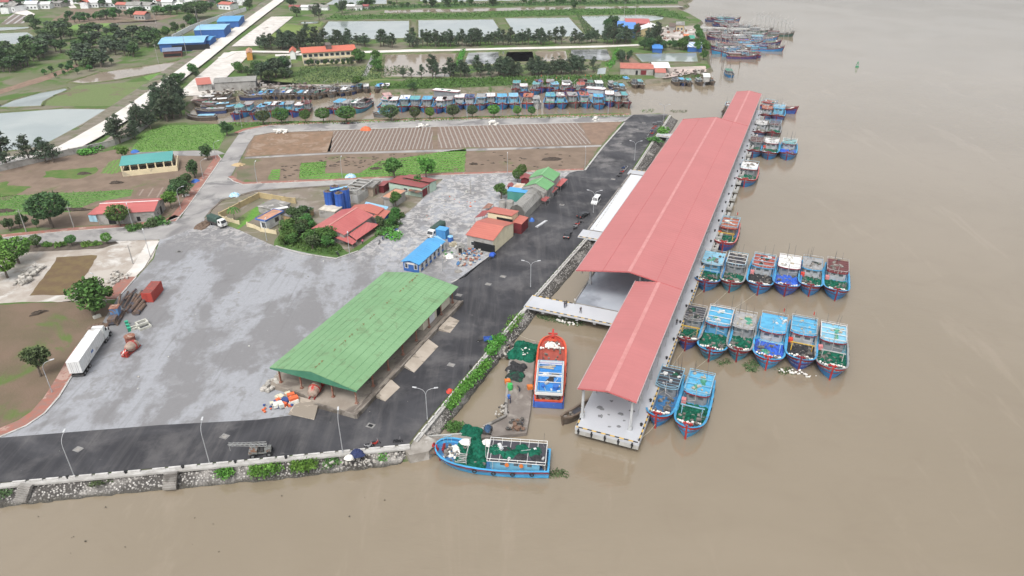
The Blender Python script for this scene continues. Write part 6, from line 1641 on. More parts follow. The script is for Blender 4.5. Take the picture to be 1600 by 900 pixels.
# single trees one can tell apart
SINGLE=[('round','dark',(82,356),10.5,1.25,'large round dark green tree left of the red roofed warehouse'),('round','mid',(188,354),6.5,1.15,'round green tree in front of the grey warehouse wall'),('round','bright',(30,412),7,1.3,'bright green round tree by the rubble plot, the farther of two'),('round','bright',(12,434),7,1.3,'bright green round tree by the rubble plot, cut by the frame edge'),('round','bright',(-3,390),4,1.3,'light green clipped tree at the left frame edge beside the road'),('round','mid',(58,386),3.4,1.1,'largest clipped round bush in the hedge row by the left road'),('round','mid',(113,384),3.0,1.15,'clipped round bush in the middle of the hedge row'),('round','bright',(168,381),3.1,1.15,'clipped round bush at the right end of the hedge row'),('broad','mid',(146,492),9.0,1.35,'bushy green tree beside the rusty scrap and blue cabin'),('broad','mid',(160,480),8,1.2,'leafy tree behind the bushy one beside the rusty scrap'),('broad','olive',(64,588),7.4,.95,'small tree with two crowns on the rough plot by the brick path'),('broad','mid',(617,281),8.5,1.1,'dark green tree standing behind the dark red roofs, left one of two'),('broad','bright',(666,279),8.5,1.1,'lighter green tree standing behind the dark red roofs, right one of two'),('broad','mid',(655,296),5.5,.9,'thin tree rising in front of the mint walled building'),('broad','mid',(619,325),6,1.0,'green tree at the corner of the terracotta roofed house'),('broad','mid',(618,342),4,1.1,'low tree below the terracotta roofed house by the lane'),('broad','dark',(325,250),6.5,1.1,'dark round tree at the corner of the left road beside the teal store'),('broad','dark',(305,278),7.0,1.15,'dark tree beside the brick path below the teal store'),('round','dark',(293,287),3.4,1.2,'small dark bush beside the blue sheet by the brick path'),('broad','dark',(288,308),6.2,1.2,'dark tree behind the right end of the warehouse'),('broad','bright',(269,326),6.5,1.05,'bright green tree at the right corner of the warehouse'),('broad','dark',(355,213),6.5,1.1,'dark tree at the corner of the bright green field'),('broad','mid',(783,311),5.5,1.2,'spreading tree in the yard behind the barrel roofed shed'),('round','mid',(809,285),4.6,1.0,'green tree behind the white patched roof, lower one of two'),('round','mid',(815,277),4.4,1.0,'green tree behind the white patched roof, upper one of two'),('broad','bright',(192,247),5,1.2,'light green tree at the left end of the teal roofed store'),('bush','bright',(136,240),2.4,2.0,'pale green bush at the foot of the grey boundary wall'),('broad','mid',(520,378),4.5,1.2,'bushy tree at the corner of the shrubs by the canteen house'),('palm','mid',(367,347),5,1.0,'small palm on the lawn by the yellow wall'),('broad','olive',(596,358),4.5,1.1,'green tree in front of the canteen awning by the lane'),('broad','mid',(613,355),4.2,1.0,'small tree by the rubbish bags in front of the canteen'),('bush','weed',(610,371),2.0,1.5,'potted shrub on the lane in front of the canteen'),('round','olive',(412,195),6.0,1.25,'olive round tree on the canal bank, first from the left'),('round','mid',(441,194),6.6,1.2,'round green tree on the canal bank, second from the left'),('round','mid',(478,192),5.5,1.0,'slim green tree on the canal bank, third from the left'),('round','mid',(506,192),6.2,1.25,'round green tree on the canal bank beside the middle boat cluster'),('round','mid',(542,192),6.8,1.45,'largest round tree on the canal bank above the parked motorbikes'),('round','olive',(611,189),6.8,1.5,'wide olive tree on the canal bank before the first boats of the front row'),('round','olive',(649,188),5.8,1.0,'slender olive tree on the canal bank'),('round','bright',(672,186),4.8,1.0,'bright yellow green tree on the canal bank'),('round','olive',(708,186),6.2,1.2,'olive tree on the canal bank right of the bright yellow green one'),('round','olive',(738,184),5.5,1.05,'slender tree on the canal bank before the navy canopy boat'),('round','bright',(772,184),5.6,1.15,'fresh green tree on the canal bank right of the slender one'),('round','bright',(808,182),4.6,1.1,'small fresh green tree on the canal bank before the pale canopy boat'),('round','mid',(831,181),4.0,1.1,'small dark green tree on the canal bank before the white motor boat'),('bush','bright',(1035,209),2.6,1.3,'bright green bush on the stone slope near the far bridge'),('bush','mid',(1025,220),2.0,1.4,'green bush below the far bridge on the stone slope'),('round','dark',(308,29),12,1.9,'very wide dark tree standing alone beside the blue workshops'),('broad','dark',(390,16),10,1.2,'tall dark tree by the pale road near the frame top'),('broad','dark',(576,12),10,1.7,'wide dark tree behind the huts on the far creek bank'),('broad','dark',(455,12),10,1.4,'dark tree beside the pale road at the far creek'),('broad','dark',(464,26),9,1.3,'dark tree below the far creek huts'),('pine','pine',(499,32),13,.9,'pair like dark slim tree at the corner of the upper pond'),('pine','pine',(535,22),14,1.1,'tall dark conifer like tree over the far creek'),('pine','pine',(492,26),11,1.0,'slim dark tree by the huts on the far creek bank'),('pine','pine',(479,53),9,1.0,'lone slim tree on the yellow green meadow'),('broad','dark',(897,15),7,1.2,'single small tree on the grass dike between the far ponds'),('palm','mid',(530,6),12,1.3,'palm tree on the far creek bank, left one'),('palm','mid',(566,4),11,1.3,'palm tree on the far creek bank, middle one'),('palm','mid',(620,6),11,1.3,'palm tree on the far creek bank, right one'),('broad','dark',(675,11),9,1.5,'wide bush on the far creek bank left of the pale shed'),('broad','dark',(700,11),8,1.3,'rounded bush on the far creek bank below the pale shed'),('broad','dark',(770,9),8,1.5,'rounded tree on the far creek bank near the middle ponds'),('pine','olive',(782,116),6,1.2,'broad bluish tree at the left end of the lower basin trees'),('broad','mid',(560,136),6,1.8,'low dark spreading tree on the canal bend'),('broad','mid',(588,112),7,1.4,'leafy tree at the left edge of the brown pond'),('broad','mid',(586,97),7,1.3,'leafy tree between the lane and the brown pond'),('broad','dark',(645,140),4,1.8,'low bush on the far canal bank')]
for kind,leaf,px,h,w,lab in SINGLE:
 plant(kind,leaf,px,h,lab,'bush' if kind=='bush' else 'palm_tree' if kind=='palm' else 'tree','bush' if kind=='bush' else 'tree',None,rg,w)
for (x,y)in ((76,385),(96,384),(133,383),(151,382)):
 plant('bush','bright',(x,y),1.5,'small clipped shrub between the round bushes of the hedge row','shrub','shrub','small shrubs in the hedge row',rg,1.0)
FAR={}
def far_plant(nm,kind,leaf,px,h,rng,wide):
 """one more tree of a far-off wood that reads as one mass"""
 key=(kind,leaf,'far')
 if key not in TREE:
  c,t=tree_meshes(kind,len(leaf)+3,420,leaf)
  vs=[Vector(v)for v in c.v]
  for f in c.f:
   m_=sum((vs[i]for i in f),Vector())/len(f)
   for i in f:vs[i]=m_+(vs[i]-m_)*1.7
  TREE[key]=(vs,c.f,t.v,t.f)
 vs,fs,tv,tf=TREE[key]
 s_=h/{'broad':6.0,'pine':6.2}[kind]; w_=s_*wide*rng.uniform(.85,1.15); a=rng.uniform(0,6.28); p=P(*px)
 M_=Matrix.Translation(p)@Matrix.Rotation(a,4,'Z')@Matrix.Diagonal((w_,w_,s_,1))
 mats,mb=FAR.setdefault(nm,([],MB()))
 for m_ in (LEAF[leaf],mBark):
  if m_ not in mats:mats.append(m_)
 mb.add([M_@v for v in vs],fs,mats.index(LEAF[leaf])); mb.add([M_@Vector(v)for v in tv],tf,mats.index(mBark))
def scatter(poly,n,kind,leaf,h,label,group,wide=1.0,name='tree',cat='tree',seed=1,hv=.3,mind=0,mass=None):
 r=random.Random(seed); xs=[p[0]for p in poly]; ys=[p[1]for p in poly]; k=0; done=[]
 tries=0
 while k<n and tries<6000:
  tries+=1
  x,y=r.uniform(min(xs),max(xs)),r.uniform(min(ys),max(ys))
  c=False
  for i in range(len(poly)):
   (x1,y1),(x2,y2)=poly[i],poly[i-1]
   if (y1>y)!=(y2>y)and x<(x2-x1)*(y-y1)/(y2-y1)+x1:c=not c
  if not c or any(abs(x-a)<mind and abs(y-b)<mind*.5 for a,b in done):continue
  done.append((x,y)); k+=1
  lf_=leaf if isinstance(leaf,str)else r.choice(leaf)
  if mass:far_plant(mass,kind,lf_,(x,y),h*r.uniform(1-hv,1+hv),r,wide); continue
  plant(kind,lf_,(x,y),h*r.uniform(1-hv,1+hv),label,name,cat,group,r,wide)
scatter([(625,73),(640,75),(800,72),(945,68),(945,66),(800,69),(640,71)],54,'pine','pine',9.2,'dark casuarina tree in the long row in front of the upper fish ponds','casuarinas in front of the upper ponds',1.15,seed=2,mind=4)
scatter([(945,70),(1028,66),(1028,62),(950,63)],16,'pine','pine',10.5,'dark casuarina tree before the blue hall at the river bend','casuarinas before the blue hall',1.2,seed=3,mind=3)
scatter([(512,71),(560,70),(625,72),(625,75),(560,74),(512,73)],16,'pine','pine',8.5,'low casuarina right of the school roof along the back lane','casuarinas behind the school',1.3,seed=4,mind=4)
scatter([(402,79),(470,78),(512,72),(500,69),(470,73),(404,73)],26,'pine','pine',9.5,'dark casuarina in the grove left of the school along the back lane','casuarinas left of the school',1.4,seed=5,mind=3)
scatter([(700,120),(760,122),(935,116),(930,113),(760,117),(703,117)],46,'pine','pine',8.6,'dark casuarina in the row below the lined basins','casuarinas below the lined basins',1.3,seed=6,mind=3)
for i,(x,y,h)in enumerate(((630,122,7),(643,122,6),(659,122,7.5),(676,122,13),(681,123,10),(695,120,7))):
 plant('pine','pine',(x,y),h,['slim tree at the left of the lower brown pond','thin tree second along the lower brown pond','pointed tree before the brown pond, left of the tallest','tallest dark tree before the brown pond','dark tree leaning against the tallest one by the brown pond','pointed tree right of the tallest by the brown pond'][i],'tree','tree',None,rg,1.15)
scatter([(405,130),(440,131),(455,128),(450,108),(425,106),(412,116)],13,'broad',('olive','pine','dark'),8.5,'bluish dark tree in the copse beside the grey landing shed','copse by the landing shed',1.3,seed=7,mind=4)
scatter([(480,101),(555,101),(557,104),(480,104)],9,'broad','dark',5,'dark tree standing in front of the two storey school','trees before the school',1.0,seed=8,mind=6)
scatter([(556,90),(566,92),(566,101),(556,99)],5,'broad','mid',7,'leafy tree at the right end of the school','trees right of the school',1.1,seed=9)
# big casuarina clump beside the embankment road
scatter([(246,192),(286,188),(290,172),(276,158),(252,170),(244,182)],20,'pine','pine',11.5,'tall dark casuarina in the big clump beside the embankment road','casuarina clump by the embankment',1.15,seed=10,mind=4)
scatter([(196,218),(206,222),(246,196),(240,184),(222,190),(200,208)],10,'pine','pine',8.5,'casuarina in the loose row between embankment and boundary wall','casuarinas along the boundary wall',1.2,seed=11,mind=4)
for i,(x,y,h)in enumerate(((12,262,14),(-4,264,13),(48,256,11),(72,254,10),(84,254,9),(180,222,11),(188,224,12))):
 plant('pine','pine',(x,y),h,['tall dark casuarina at the left frame edge behind the boundary wall','dark casuarina cut by the left frame edge behind the wall','slim casuarina left of two by the big pond','casuarina in the middle of three by the big pond','rightmost casuarina of three by the big pond','feathery casuarina left of the road crossing by the wall','feathery casuarina right beside its twin by the wall'][i],'tree','tree',None,rg,1.2)
scatter([(-10,122),(22,112),(70,98),(82,88),(70,76),(20,84),(-10,92)],42,'broad',('pine','olive','dark'),9,'bluish dark tree in the wood beside the dirt track on the left','wood by the dirt track',1.35,seed=12,mass='track_wood',mind=4)
scatter([(48,44),(70,70),(100,96),(130,108),(170,104),(215,92),(240,82),(255,74),(235,58),(200,58),(150,50),(110,48),(60,34),(40,28)],78,'broad',('pine','dark','pine','olive'),7.5,'dark tree in the wide wood between the far ponds and fields','wide wood beyond the ponds',1.5,seed=13,mass='pond_wood',mind=5)
scatter([(56,112),(100,107),(150,96),(190,100),(120,118),(75,126)],18,'broad',('mid','dark'),3.6,'green tree along the edge of the brown canal','trees along the brown canal',1.4,seed=14,mass='canal_trees',mind=4)
scatter([(100,30),(200,24),(300,14),(360,10),(360,14),(300,20),(200,30),(110,36)],44,'broad',('dark','olive','mid'),6,'small tree between the village houses and the far fields','trees below the village',1.5,seed=15,mass='village_trees',mind=4)
scatter([(0,18),(60,-2),(200,-6),(390,-6),(380,6),(250,8),(180,14),(60,12)],60,'broad',('dark','olive','mid'),7.5,'green tree among the far village houses','trees among the village houses',1.5,seed=16,mass='village_trees',mind=4)
scatter([(500,14),(800,8),(1000,5),(1000,3),(800,5),(520,10)],36,'broad',('dark','mid'),5,'low bush on the bank of the far creek','bushes on the far creek bank',1.6,name='bush',cat='bush',seed=17,mass='creek_bushes',mind=4)
scatter([(946,40),(965,38),(958,52),(945,50)],6,'broad','dark',9,'dark tree left of the blue hall at the river bend','trees left of the blue hall',1.3,seed=18)
scatter([(1005,78),(1018,72),(1060,72),(1100,72),(1095,82),(1060,79),(1010,81)],16,'broad',('mid','dark'),6.5,'green tree around the blue roofed hut by the square pond','trees round the square pond',1.2,seed=19,mind=4)
scatter([(1086,50),(1098,58),(1104,90),(1098,96),(1094,75)],10,'broad','mid',6,'green tree on the river bank beside the bend','trees on the bend bank',1.2,seed=20,mind=3)
scatter([(965,92),(978,82),(990,90),(984,100),(970,98)],7,'broad',('pine','dark'),6,'bluish shrub tree beside the dirt track to the half orange house','trees beside the dirt track',1.3,seed=21)
scatter([(240,60),(262,54),(300,34),(310,40),(260,60),(246,70)],12,'broad',('dark','mid'),6,'dark tree along the back of the blue workshops','trees behind the workshops',1.3,seed=22,mind=3)
scatter([(374,110),(400,104),(420,108),(400,122),(362,116)],12,'broad',('olive','mid'),5,'leafy bush by the side lane near the embankment','bushes by the side lane',1.4,seed=23,mind=4,name='bush',cat='bush')
scatter([(270,124),(300,112),(310,120),(300,134),(276,140)],8,'broad',('dark','mid'),5,'small tree at the left of the boat landing','trees left of the landing',1.3,seed=24)
for nm,(mats,mb)in FAR.items():
 o=mb.build(nm,mats,fix=False); o['kind']='stuff'
scatter([(430,380),(436,366),(470,345),(482,335),(488,350),(500,372),(520,380),(512,394),(470,390),(440,384)],17,'broad',('dark','mid','mid','olive'),4.6,'dense green shrub tree beside the canteen gable by the yard','shrubs beside the canteen',1.35,seed=25,mind=6)
scatter([(590,368),(600,352),(625,335),(622,345),(604,365)],8,'bush',('mid','dark'),1.8,'leafy shrub along the lane side of the canteen','shrubs along the lane',1.3,seed=26,name='shrub',cat='shrub')
scatter([(205,359),(240,355),(250,350),(256,344),(250,342),(236,348),(205,354)],7,'bush',('mid','olive'),1.8,'low shrub along the warehouse wall','shrubs along the warehouse',1.3,seed=27,name='shrub',cat='shrub')
scatter([(8,358),(40,352),(60,356),(20,364)],5,'broad',('dark','olive'),4,'thin young tree beside the left road','young trees beside the left road',1.0,seed=28)
scatter([(270,300),(290,275),(284,290),(275,310)],4,'bush','dark',2,'dark shrub by the brick path','shrubs by the brick path',1.3,seed=29,name='shrub',cat='shrub')
# grass and weed cover that nobody could count
rg=random.Random(31)
def weeds(label,poly,n,h,z,leaf='weed',size=.35):leafband('bank_shrub',poly,n,h,LEAF[leaf],rg,label,'shrub',size,z)
weeds('dense bright green bush strip on the ledge, longest one below the road',[(698,640),(712,615),(742,585),(760,566),(768,570),(750,592),(722,622),(706,645)],2300,1.3,1.5,size=.28)
weeds('round bright green bush on the ledge next to the blue tricycle',[(758,556),(766,535),(786,526),(790,534),(776,552),(764,560)],1100,1.4,1.5,size=.28)
weeds('small green bush at the top of the ledge by the first bridge',[(788,520),(798,498),(816,490),(814,502),(798,520)],700,.9,1.5,size=.26)
weeds('low weeds at the water edge beside the dock corner',[(695,672),(705,660),(722,664),(726,672),(705,678)],500,.7,.4,'mid',.24)
weeds('leafy bush on the near revetment, largest of the three',[(452,738),(460,722),(492,719),(496,732),(470,740)],800,1.0,1.2,size=.25)
weeds('leafy bush on the near revetment, middle of the three',[(388,746),(392,730),(436,725),(442,738),(412,748)],800,.9,1.2,size=.25)
weeds('leafy bush on the near revetment, leftmost of the three',[(338,744),(342,736),(364,731),(366,742),(350,750)],420,.8,1.2,size=.24)
weeds('scrappy weeds on the near revetment below the second lamp post',[(136,760),(150,752),(176,746),(178,752),(150,762)],200,.5,1.2,'olive',.22)
weeds('scrappy weeds on the near revetment at the left frame edge',[(-10,772),(4,764),(20,768),(16,776),(-6,780)],220,.5,1.2,'olive',.22)
weeds('small weed tuft in the stones near the quay corner',[(590,722),(596,714),(604,713),(602,722)],120,.7,1.3,size=.22)
weeds('thin bush right of the largest on the near revetment',[(504,732),(510,722),(528,718),(528,728),(512,734)],260,.7,1.2,'mid',.22)
o=leafband('undergrowth_leaves',[(432,382),(440,364),(480,342),(494,352),(522,378),(540,395),(525,400),(470,392)],1500,.9,LEAF['mid'],rg,None,None,.35,GZ); o['kind']='stuff'
for lab,poly,n,lf in (('floating green weed mat under the first bridge',[(838,492),(870,494),(912,504),(910,510),(880,506),(842,498)],700,'olive'),('floating weed mat between the third and fourth boats of the lower row',[(1162,570),(1176,562),(1186,572),(1180,582),(1164,578)],420,'olive'),('floating weed mat right of the fourth boat of the lower row',[(1216,576),(1238,574),(1234,584),(1218,584)],220,'olive'),('floating weed mat between the two rows close to the second boat',[(1120,566),(1138,560),(1142,568),(1124,572)],160,'olive'),('floating weed scrap behind the long light blue boat',[(858,738),(878,734),(888,744),(862,746)],260,'olive'),('floating weed drift in the canal mouth',[(1046,172),(1072,172),(1074,176),(1050,176)],150,'olive'),('floating weed line off the end of the road',[(1000,172),(1022,170),(1020,175),(1004,176)],120,'mid')):
 o=leafband('floating_weed',poly,n,.12,LEAF[lf],rg,lab,'water weed',.2,.02)
for poly,n_,lf,sz in (([(203,236),(228,205),(262,196),(346,194),(356,205),(340,233),(280,236)],2600,'weed',.42),([(500,278),(560,272),(592,252),(640,245),(728,232),(726,268),(600,276)],1700,'weed',.38),([(468,279),(470,255),(510,252),(508,270)],500,'weed',.38),([(-20,340),(0,307),(120,300),(208,297),(150,315),(110,331)],1500,'bright',.36)):
 o=leafband('crop_leaves',poly,n_,.22,LEAF[lf],rg,None,None,sz*.6,GZ+.05); o['kind']='stuff'
o=leafband('grass_verge',[(345,200),(350,194),(480,192.5),(600,190),(800,183.5),(985,180.5),(985,184),(800,187),(600,193),(480,196)],3600,.8,LEAF['weed'],rg,None,None,.3,GZ-.3); o['kind']='stuff'
o=leafband('grass_verge',[(600,139),(640,126),(760,123),(930,119),(985,121),(940,131),(800,134),(690,139)],5200,1.3,LEAF['mid'],rg,None,None,.5,GZ-.2); o['kind']='stuff'
o=leafband('grass_verge',[(505,31),(520,25),(700,22),(900,15),(1020,14),(1050,18),(1080,33),(1000,23),(900,25),(700,29)],5000,1.5,LEAF['mid'],rg,None,None,.6,GZ); o['kind']='stuff'
o=leafband('grass_verge',[(520,21),(600,10),(900,3),(1060,3),(1060,6),(800,10),(600,14)],3500,1.5,LEAF['dark'],rg,None,None,.7,GZ); o['kind']='stuff'
o=leafband('grass_verge',[(455,131),(470,106),(640,104),(640,112),(590,124),(560,130)],2600,.8,LEAF['olive'],rg,None,None,.45,GZ); o['kind']='stuff'
o=leafband('grass_verge',[(712,104),(720,78),(728,78),(720,104)],500,1,LEAF['weed'],rg,None,None,.45,GZ); o['kind']='stuff'
o=leafband('grass_verge',[(945,104),(955,94),(962,76),(968,78),(966,94),(956,108)],500,1,LEAF['weed'],rg,None,None,.45,GZ); o['kind']='stuff'
o=leafband('grass_verge',[(893,14),(902,26),(915,56),(936,56),(908,26)],900,1,LEAF['olive'],rg,None,None,.5,GZ); o['kind']='stuff'
# === STREET FURNITURE, VEHICLES, PEOPLE, CLUTTER
mLamp=M('lamp_pole',(.36,.37,.38),(.30,.31,.32),1.5,rough=.5)
mHead=M('lamp_head',(.46,.47,.48),rough=.4)
def lamp(px,h,arms,lab,toward=0.0,group='street lamps',r=.072):
 root=thing('street_lamp',lab,'street lamp',P(*px),toward,group)
 b=MB(); b.cyl((0,0,0),(0,0,.5),r*1.9,r*1.7,8); b.cyl((0,0,.5),(0,0,h-1.6),r*1.2,r*.9,8)
 b.build('pole',mLamp,root)
 for s_ in ((1,)if arms==1 else (1,-1)):
  b=MB(); pts=[(0,0,h-1.7),(.12*s_,0,h-1.0),(.5*s_,0,h-.45),(1.1*s_,0,h-.15),(1.75*s_,0,h)]
  b.path(pts,r*.7,6); a=b.build('arm',mLamp,root)
  b=MB(); b.slab([(1.6*s_,-.16,h+.1),(2.35*s_,-.12,h+.2),(2.35*s_,.12,h+.2),(1.6*s_,.16,h+.1)],.12); b.build('lamp_head',mHead,a)
for px,h,a,lab,t in (((117,746),8.4,1,'single arm street lamp on the near quay, leftmost of three',RAD(98)),((328,726),8.4,1,'single arm street lamp on the near quay, middle of three',RAD(98)),((536,709),8.4,1,'single arm street lamp on the near quay, below the green roof',RAD(98)),((668,656),7.4,2,'double arm street lamp on the pier road, nearest the quay corner',RAD(178)),((829,449),7.4,2,'double arm street lamp beside the first bridge',RAD(178)),((927,333),7.4,2,'double arm street lamp beside the white van',RAD(175)),((991,251),7.4,2,'double arm street lamp near the far bridges',RAD(175)),((1036,190),7.4,2,'double arm street lamp at the far end of the pier road',RAD(175)),((82,614),7.4,1,'single arm street lamp on the brick path near the white truck',RAD(20)),((166,472),7.4,1,'single arm street lamp behind the bushy tree by the scrap',RAD(160)),((235,402),7.4,1,'street lamp on the corner of the rubble plot',RAD(120)),((209,359),7.4,1,'street lamp in front of the warehouse',RAD(120)),((283,328),7.4,1,'street lamp with arm beside the warehouse end',RAD(20)),((547,402),6.5,1,'street lamp at the corner by the canteen awning',RAD(100)),((692,424),6.5,1,'street lamp beside the rubble plot and blue building',RAD(100)),((417,376),6,1,'short street lamp by the gate house',RAD(90)),((535,278),7,1,'street lamp beside the middle field road',RAD(90)),((402,286),7,1,'street lamp at the left end of the field road',RAD(90)),((914,262),7,1,'street lamp at the right field corner',RAD(90)),((793,272),7,1,'street lamp behind the green roofs',RAD(90)),((613,189),8,1,'street lamp on the canal road by the wide olive tree',RAD(-90)),((730,186),8,1,'street lamp on the canal road in the middle of the boats',RAD(-90)),((840,182),8,1,'street lamp on the canal road before the white motor boat',RAD(-90)),((950,178),8,1,'street lamp on the canal road near its right end',RAD(-90)),((378,199),7,1,'street lamp at the bend of the canal road',RAD(-60)),((338,250),7,1,'street lamp on the brick path beside the dark round tree',RAD(20)),((318,280),7,1,'street lamp on the brick path lower down',RAD(20))):
 lamp(px,h,a,lab,t)
mPole=M('concrete_pole',(.34,.33,.31),(.27,.26,.245),2,rough=.9)
for i,(px,h)in enumerate((((310,40),13),((245,42),12),((292,86),13),((316,62),13),((365,17),13),((248,100),11),((61,92),10),((5,112),10),((41,362),7),((116,356),7),((208,412),5.5),((975,29),12),((992,30),11),((735,303),5))):
 b=MB(); b.cyl((0,0,0),(0,0,h),.17,.1,8); b.box((0,0,h-.6),(1.6,.12,.12),.4)
 o=b.build('utility_pole',mPole); o.location=P(*px)
 tag(o,['utility pole beside the lone dark tree','utility pole standing in the grey far field','utility pole below the slate blue hut','utility pole before the middle blue hall','utility pole by the pale road near the top','utility pole at the brown canal bank','utility pole in the dirt track wood','utility pole at the left frame edge wood','leaning bare pole beside the large round dark tree','thin bare pole right of the large round dark tree','short dark post on the rubble plot','thin mast before the blue hall, left of two','thin mast before the blue hall, right of two','rusty short post in the lane by the spreading tree'][i],'pole')
mTruckW=M('truck_white',(.70,.71,.70),(.62,.63,.62),1.2,rough=.4,spec=.5,obj=True,c3=(.45,.44,.42),s3=.4,lo3=.6)
mGlass=M('car_glass',(.02,.022,.026),rough=.08,spec=.8)
mBlackP=M('car_black',(.02,.021,.023),(.03,.03,.033),2,rough=.25,spec=.6)
mWheel=M('wheel_rubber',(.02,.02,.02),rough=.85)
mHub=M('wheel_hub',(.35,.35,.36),rough=.4,metal=.6)
mTarpG=M('tarp_dark_green',(.035,.065,.055),(.05,.085,.07),1.5,rough=.85)
mChas=M('chassis_dark',(.035,.035,.036),(.07,.065,.06),3,rough=.8)
def wheel(root,x,y,r=.5,w=.28):
 b=MB(); b.cyl((x,y-w/2,r),(x,y+w/2,r),r,n=14); o=b.build('wheel',mWheel,root)
 b=MB(); b.cyl((x,y-w/2-.02,r),(x,y+w/2+.02,r),r*.5,n=10); b.build('hub',mHub,o)
def heading(a,b):d=P(*b)-P(*a); return atan2(d.y,d.x)
# articulated white truck
hd=heading((125,590),(166,528))
tr=thing('articulated_truck','long white articulated lorry parked beside the brick path','lorry',P(122,591),hd)
b=MB(); b.bx(0,12.2,-1.25,1.25,1.25,4.05); b.build('trailer',mTruckW,tr)
b=MB()
for k in range(14):b.bx(.5+k*.85,.56+k*.85,-1.275,1.275,1.35,3.95)
b.build('panel_rib',M('truck_rib',(.56,.57,.57),rough=.5),tr)
b=MB(); b.bx(5.4,5.7,-1.30,-1.282,2.3,2.8); b.bx(5.8,6.0,-1.30,-1.282,2.3,2.8); b.bx(6.1,6.4,-1.30,-1.282,2.3,2.8); b.build('side_mark',mCrate['blue'],tr)['kind']='stuff'
b=MB(); b.bx(-.04,.02,-1.2,-.03,1.35,3.95); b.bx(-.04,.02,.03,1.2,1.35,3.95); o=b.build('rear_door',mTruckW,tr)
b=MB()
for y in (-.7,-.35,.35,.7):b.cyl((-.07,y,1.4),(-.07,y,3.9),.03,n=5)
b.build('locking_bar',mHub,o)
b=MB(); b.bx(.3,12.4,-.5,.5,.85,1.24); b.bx(11.8,16.4,-.45,.45,.7,1.0); b.bx(.1,.25,-1.2,1.2,.5,.7); b.build('chassis',mChas,tr)
b=MB(); b.add([(13.0,-1.2,1.0),(14.9,-1.2,1.0),(14.9,1.2,1.0),(13.0,1.2,1.0),(13.0,-1.15,3.9),(14.0,-1.1,3.85),(14.0,1.1,3.85),(13.0,1.15,3.9),(14.85,-1.1,2.5),(14.85,1.1,2.5)],[(0,3,2,1),(0,1,8,5,4),(3,7,6,9,2),(0,4,7,3),(4,5,6,7),(5,8,9,6),(1,2,9,8)]); cb=b.build('cab',mTruckW,tr)
b=MB(); b.quad((14.08,-.95,3.72),(14.80,-.98,2.62),(14.80,.98,2.62),(14.08,.95,3.72)); b.v=[(x+.04,y,z+.04)for x,y,z in b.v]; b.build('windscreen',mGlass,cb,fix=False)
b=MB()
for s_ in (-1,1):b.bx(13.9,14.5,s_*1.19-.03,s_*1.19+.03,2.45,3.1)
b.build('side_window',mGlass,cb)
b=MB(); b.add([(14.9,-1.0,.9),(16.4,-.85,.9),(16.4,.85,.9),(14.9,1.0,.9),(14.9,-1.0,2.4),(16.2,-.8,2.05),(16.2,.8,2.05),(14.9,1.0,2.4)],[(0,3,2,1),(4,5,6,7),(0,1,5,4),(1,2,6,5),(2,3,7,6),(3,0,4,7)]); b.build('bonnet',mTruckW,tr)
b=MB(); b.bx(16.35,16.48,-1.15,1.15,.55,1.0); b.build('bumper',mHub,tr)
b=MB(); b.bx(16.38,16.46,-.5,.5,1.05,1.9); b.build('grille',mChas,tr)
for s_ in (-1,1):
 b=MB(); b.bx(16.3,16.43,s_*.7-.13,s_*.7+.13,1.2,1.5); b.build('headlight',mGlass,tr)
 b=MB(); b.cyl((14.2,s_*.95,.7),(14.2,s_*1.25,.7),.32,n=10); b.build('fuel_tank',mHub,tr)
 b=MB(); b.bx(14.7,14.85,s_*1.5-.1,s_*1.5+.1,2.2,2.9); b.build('mirror',mChas,tr)
 for x in (.9,2.2,3.5,12.9,14.0-.2,15.7):wheel(tr,x,s_*(1.0),.5,.4)
def canvas_truck(px,hd,lab,L=6.6):
 r=thing('canvas_truck',lab,'lorry',P(*px),hd)
 b=MB(); b.bx(-L/2,L/2-2.0,-1.05,1.05,1.0,1.6); b.build('truck_bed',mChas,r)
 b=MB(); w=1.08; pr_=[(-w,1.6),(-w,2.7),(-w*.7,3.05),(w*.7,3.05),(w,2.7),(w,1.6)]
 n=6; x0,x1=-L/2,L/2-2.05
 b.add([(x0,y,z)for y,z in pr_]+[(x1,y,z)for y,z in pr_],[tuple(range(n)),tuple(range(n,2*n))[::-1]]+[(i,i+n,(i+1)%n+n,(i+1)%n)for i in range(n)]); b.build('canvas_cover',mTarpG,r)
 b=MB(); x=L/2
 b.add([(x-1.9,-1,.8),(x,-1,.8),(x,1,.8),(x-1.9,1,.8),(x-1.85,-.95,2.6),(x-.55,-.92,2.55),(x-.55,.92,2.55),(x-1.85,.95,2.6),(x-.03,-.97,1.6),(x-.03,.97,1.6)],[(0,3,2,1),(0,1,8,5,4),(3,7,6,9,2),(0,4,7,3),(4,5,6,7),(5,8,9,6),(1,2,9,8)]); c=b.build('cab',mTruckW,r)
 b=MB(); b.quad((x-.46,-.82,2.45),(x,-.86,1.72),(x,.86,1.72),(x-.46,.82,2.45)); b.v=[(a+.03,y,z+.02)for a,y,z in b.v]; b.build('windscreen',mGlass,c,fix=False)
 b=MB()
 for s_ in (-1,1):b.bx(x-1.5,x-.7,s_*.97-.03,s_*.97+.03,1.7,2.35)
 b.build('side_window',mGlass,c)
 for s_ in (-1,1):
  b=MB(); b.bx(x-.02,x+.05,s_*.7-.15,s_*.7+.15,1.0,1.25); b.build('headlight',mHub,r)
  wheel(r,x-1.0,s_*.88,.42); wheel(r,-L/2+1.2,s_*.88,.42)
canvas_truck((341,353),heading((330,349),(352,357)),'small white cabbed lorry with dark green canvas by the yellow fence')
canvas_truck((682,367),heading((690,360),(672,374)),'dark canvas covered lorry behind the long blue building',7.5)
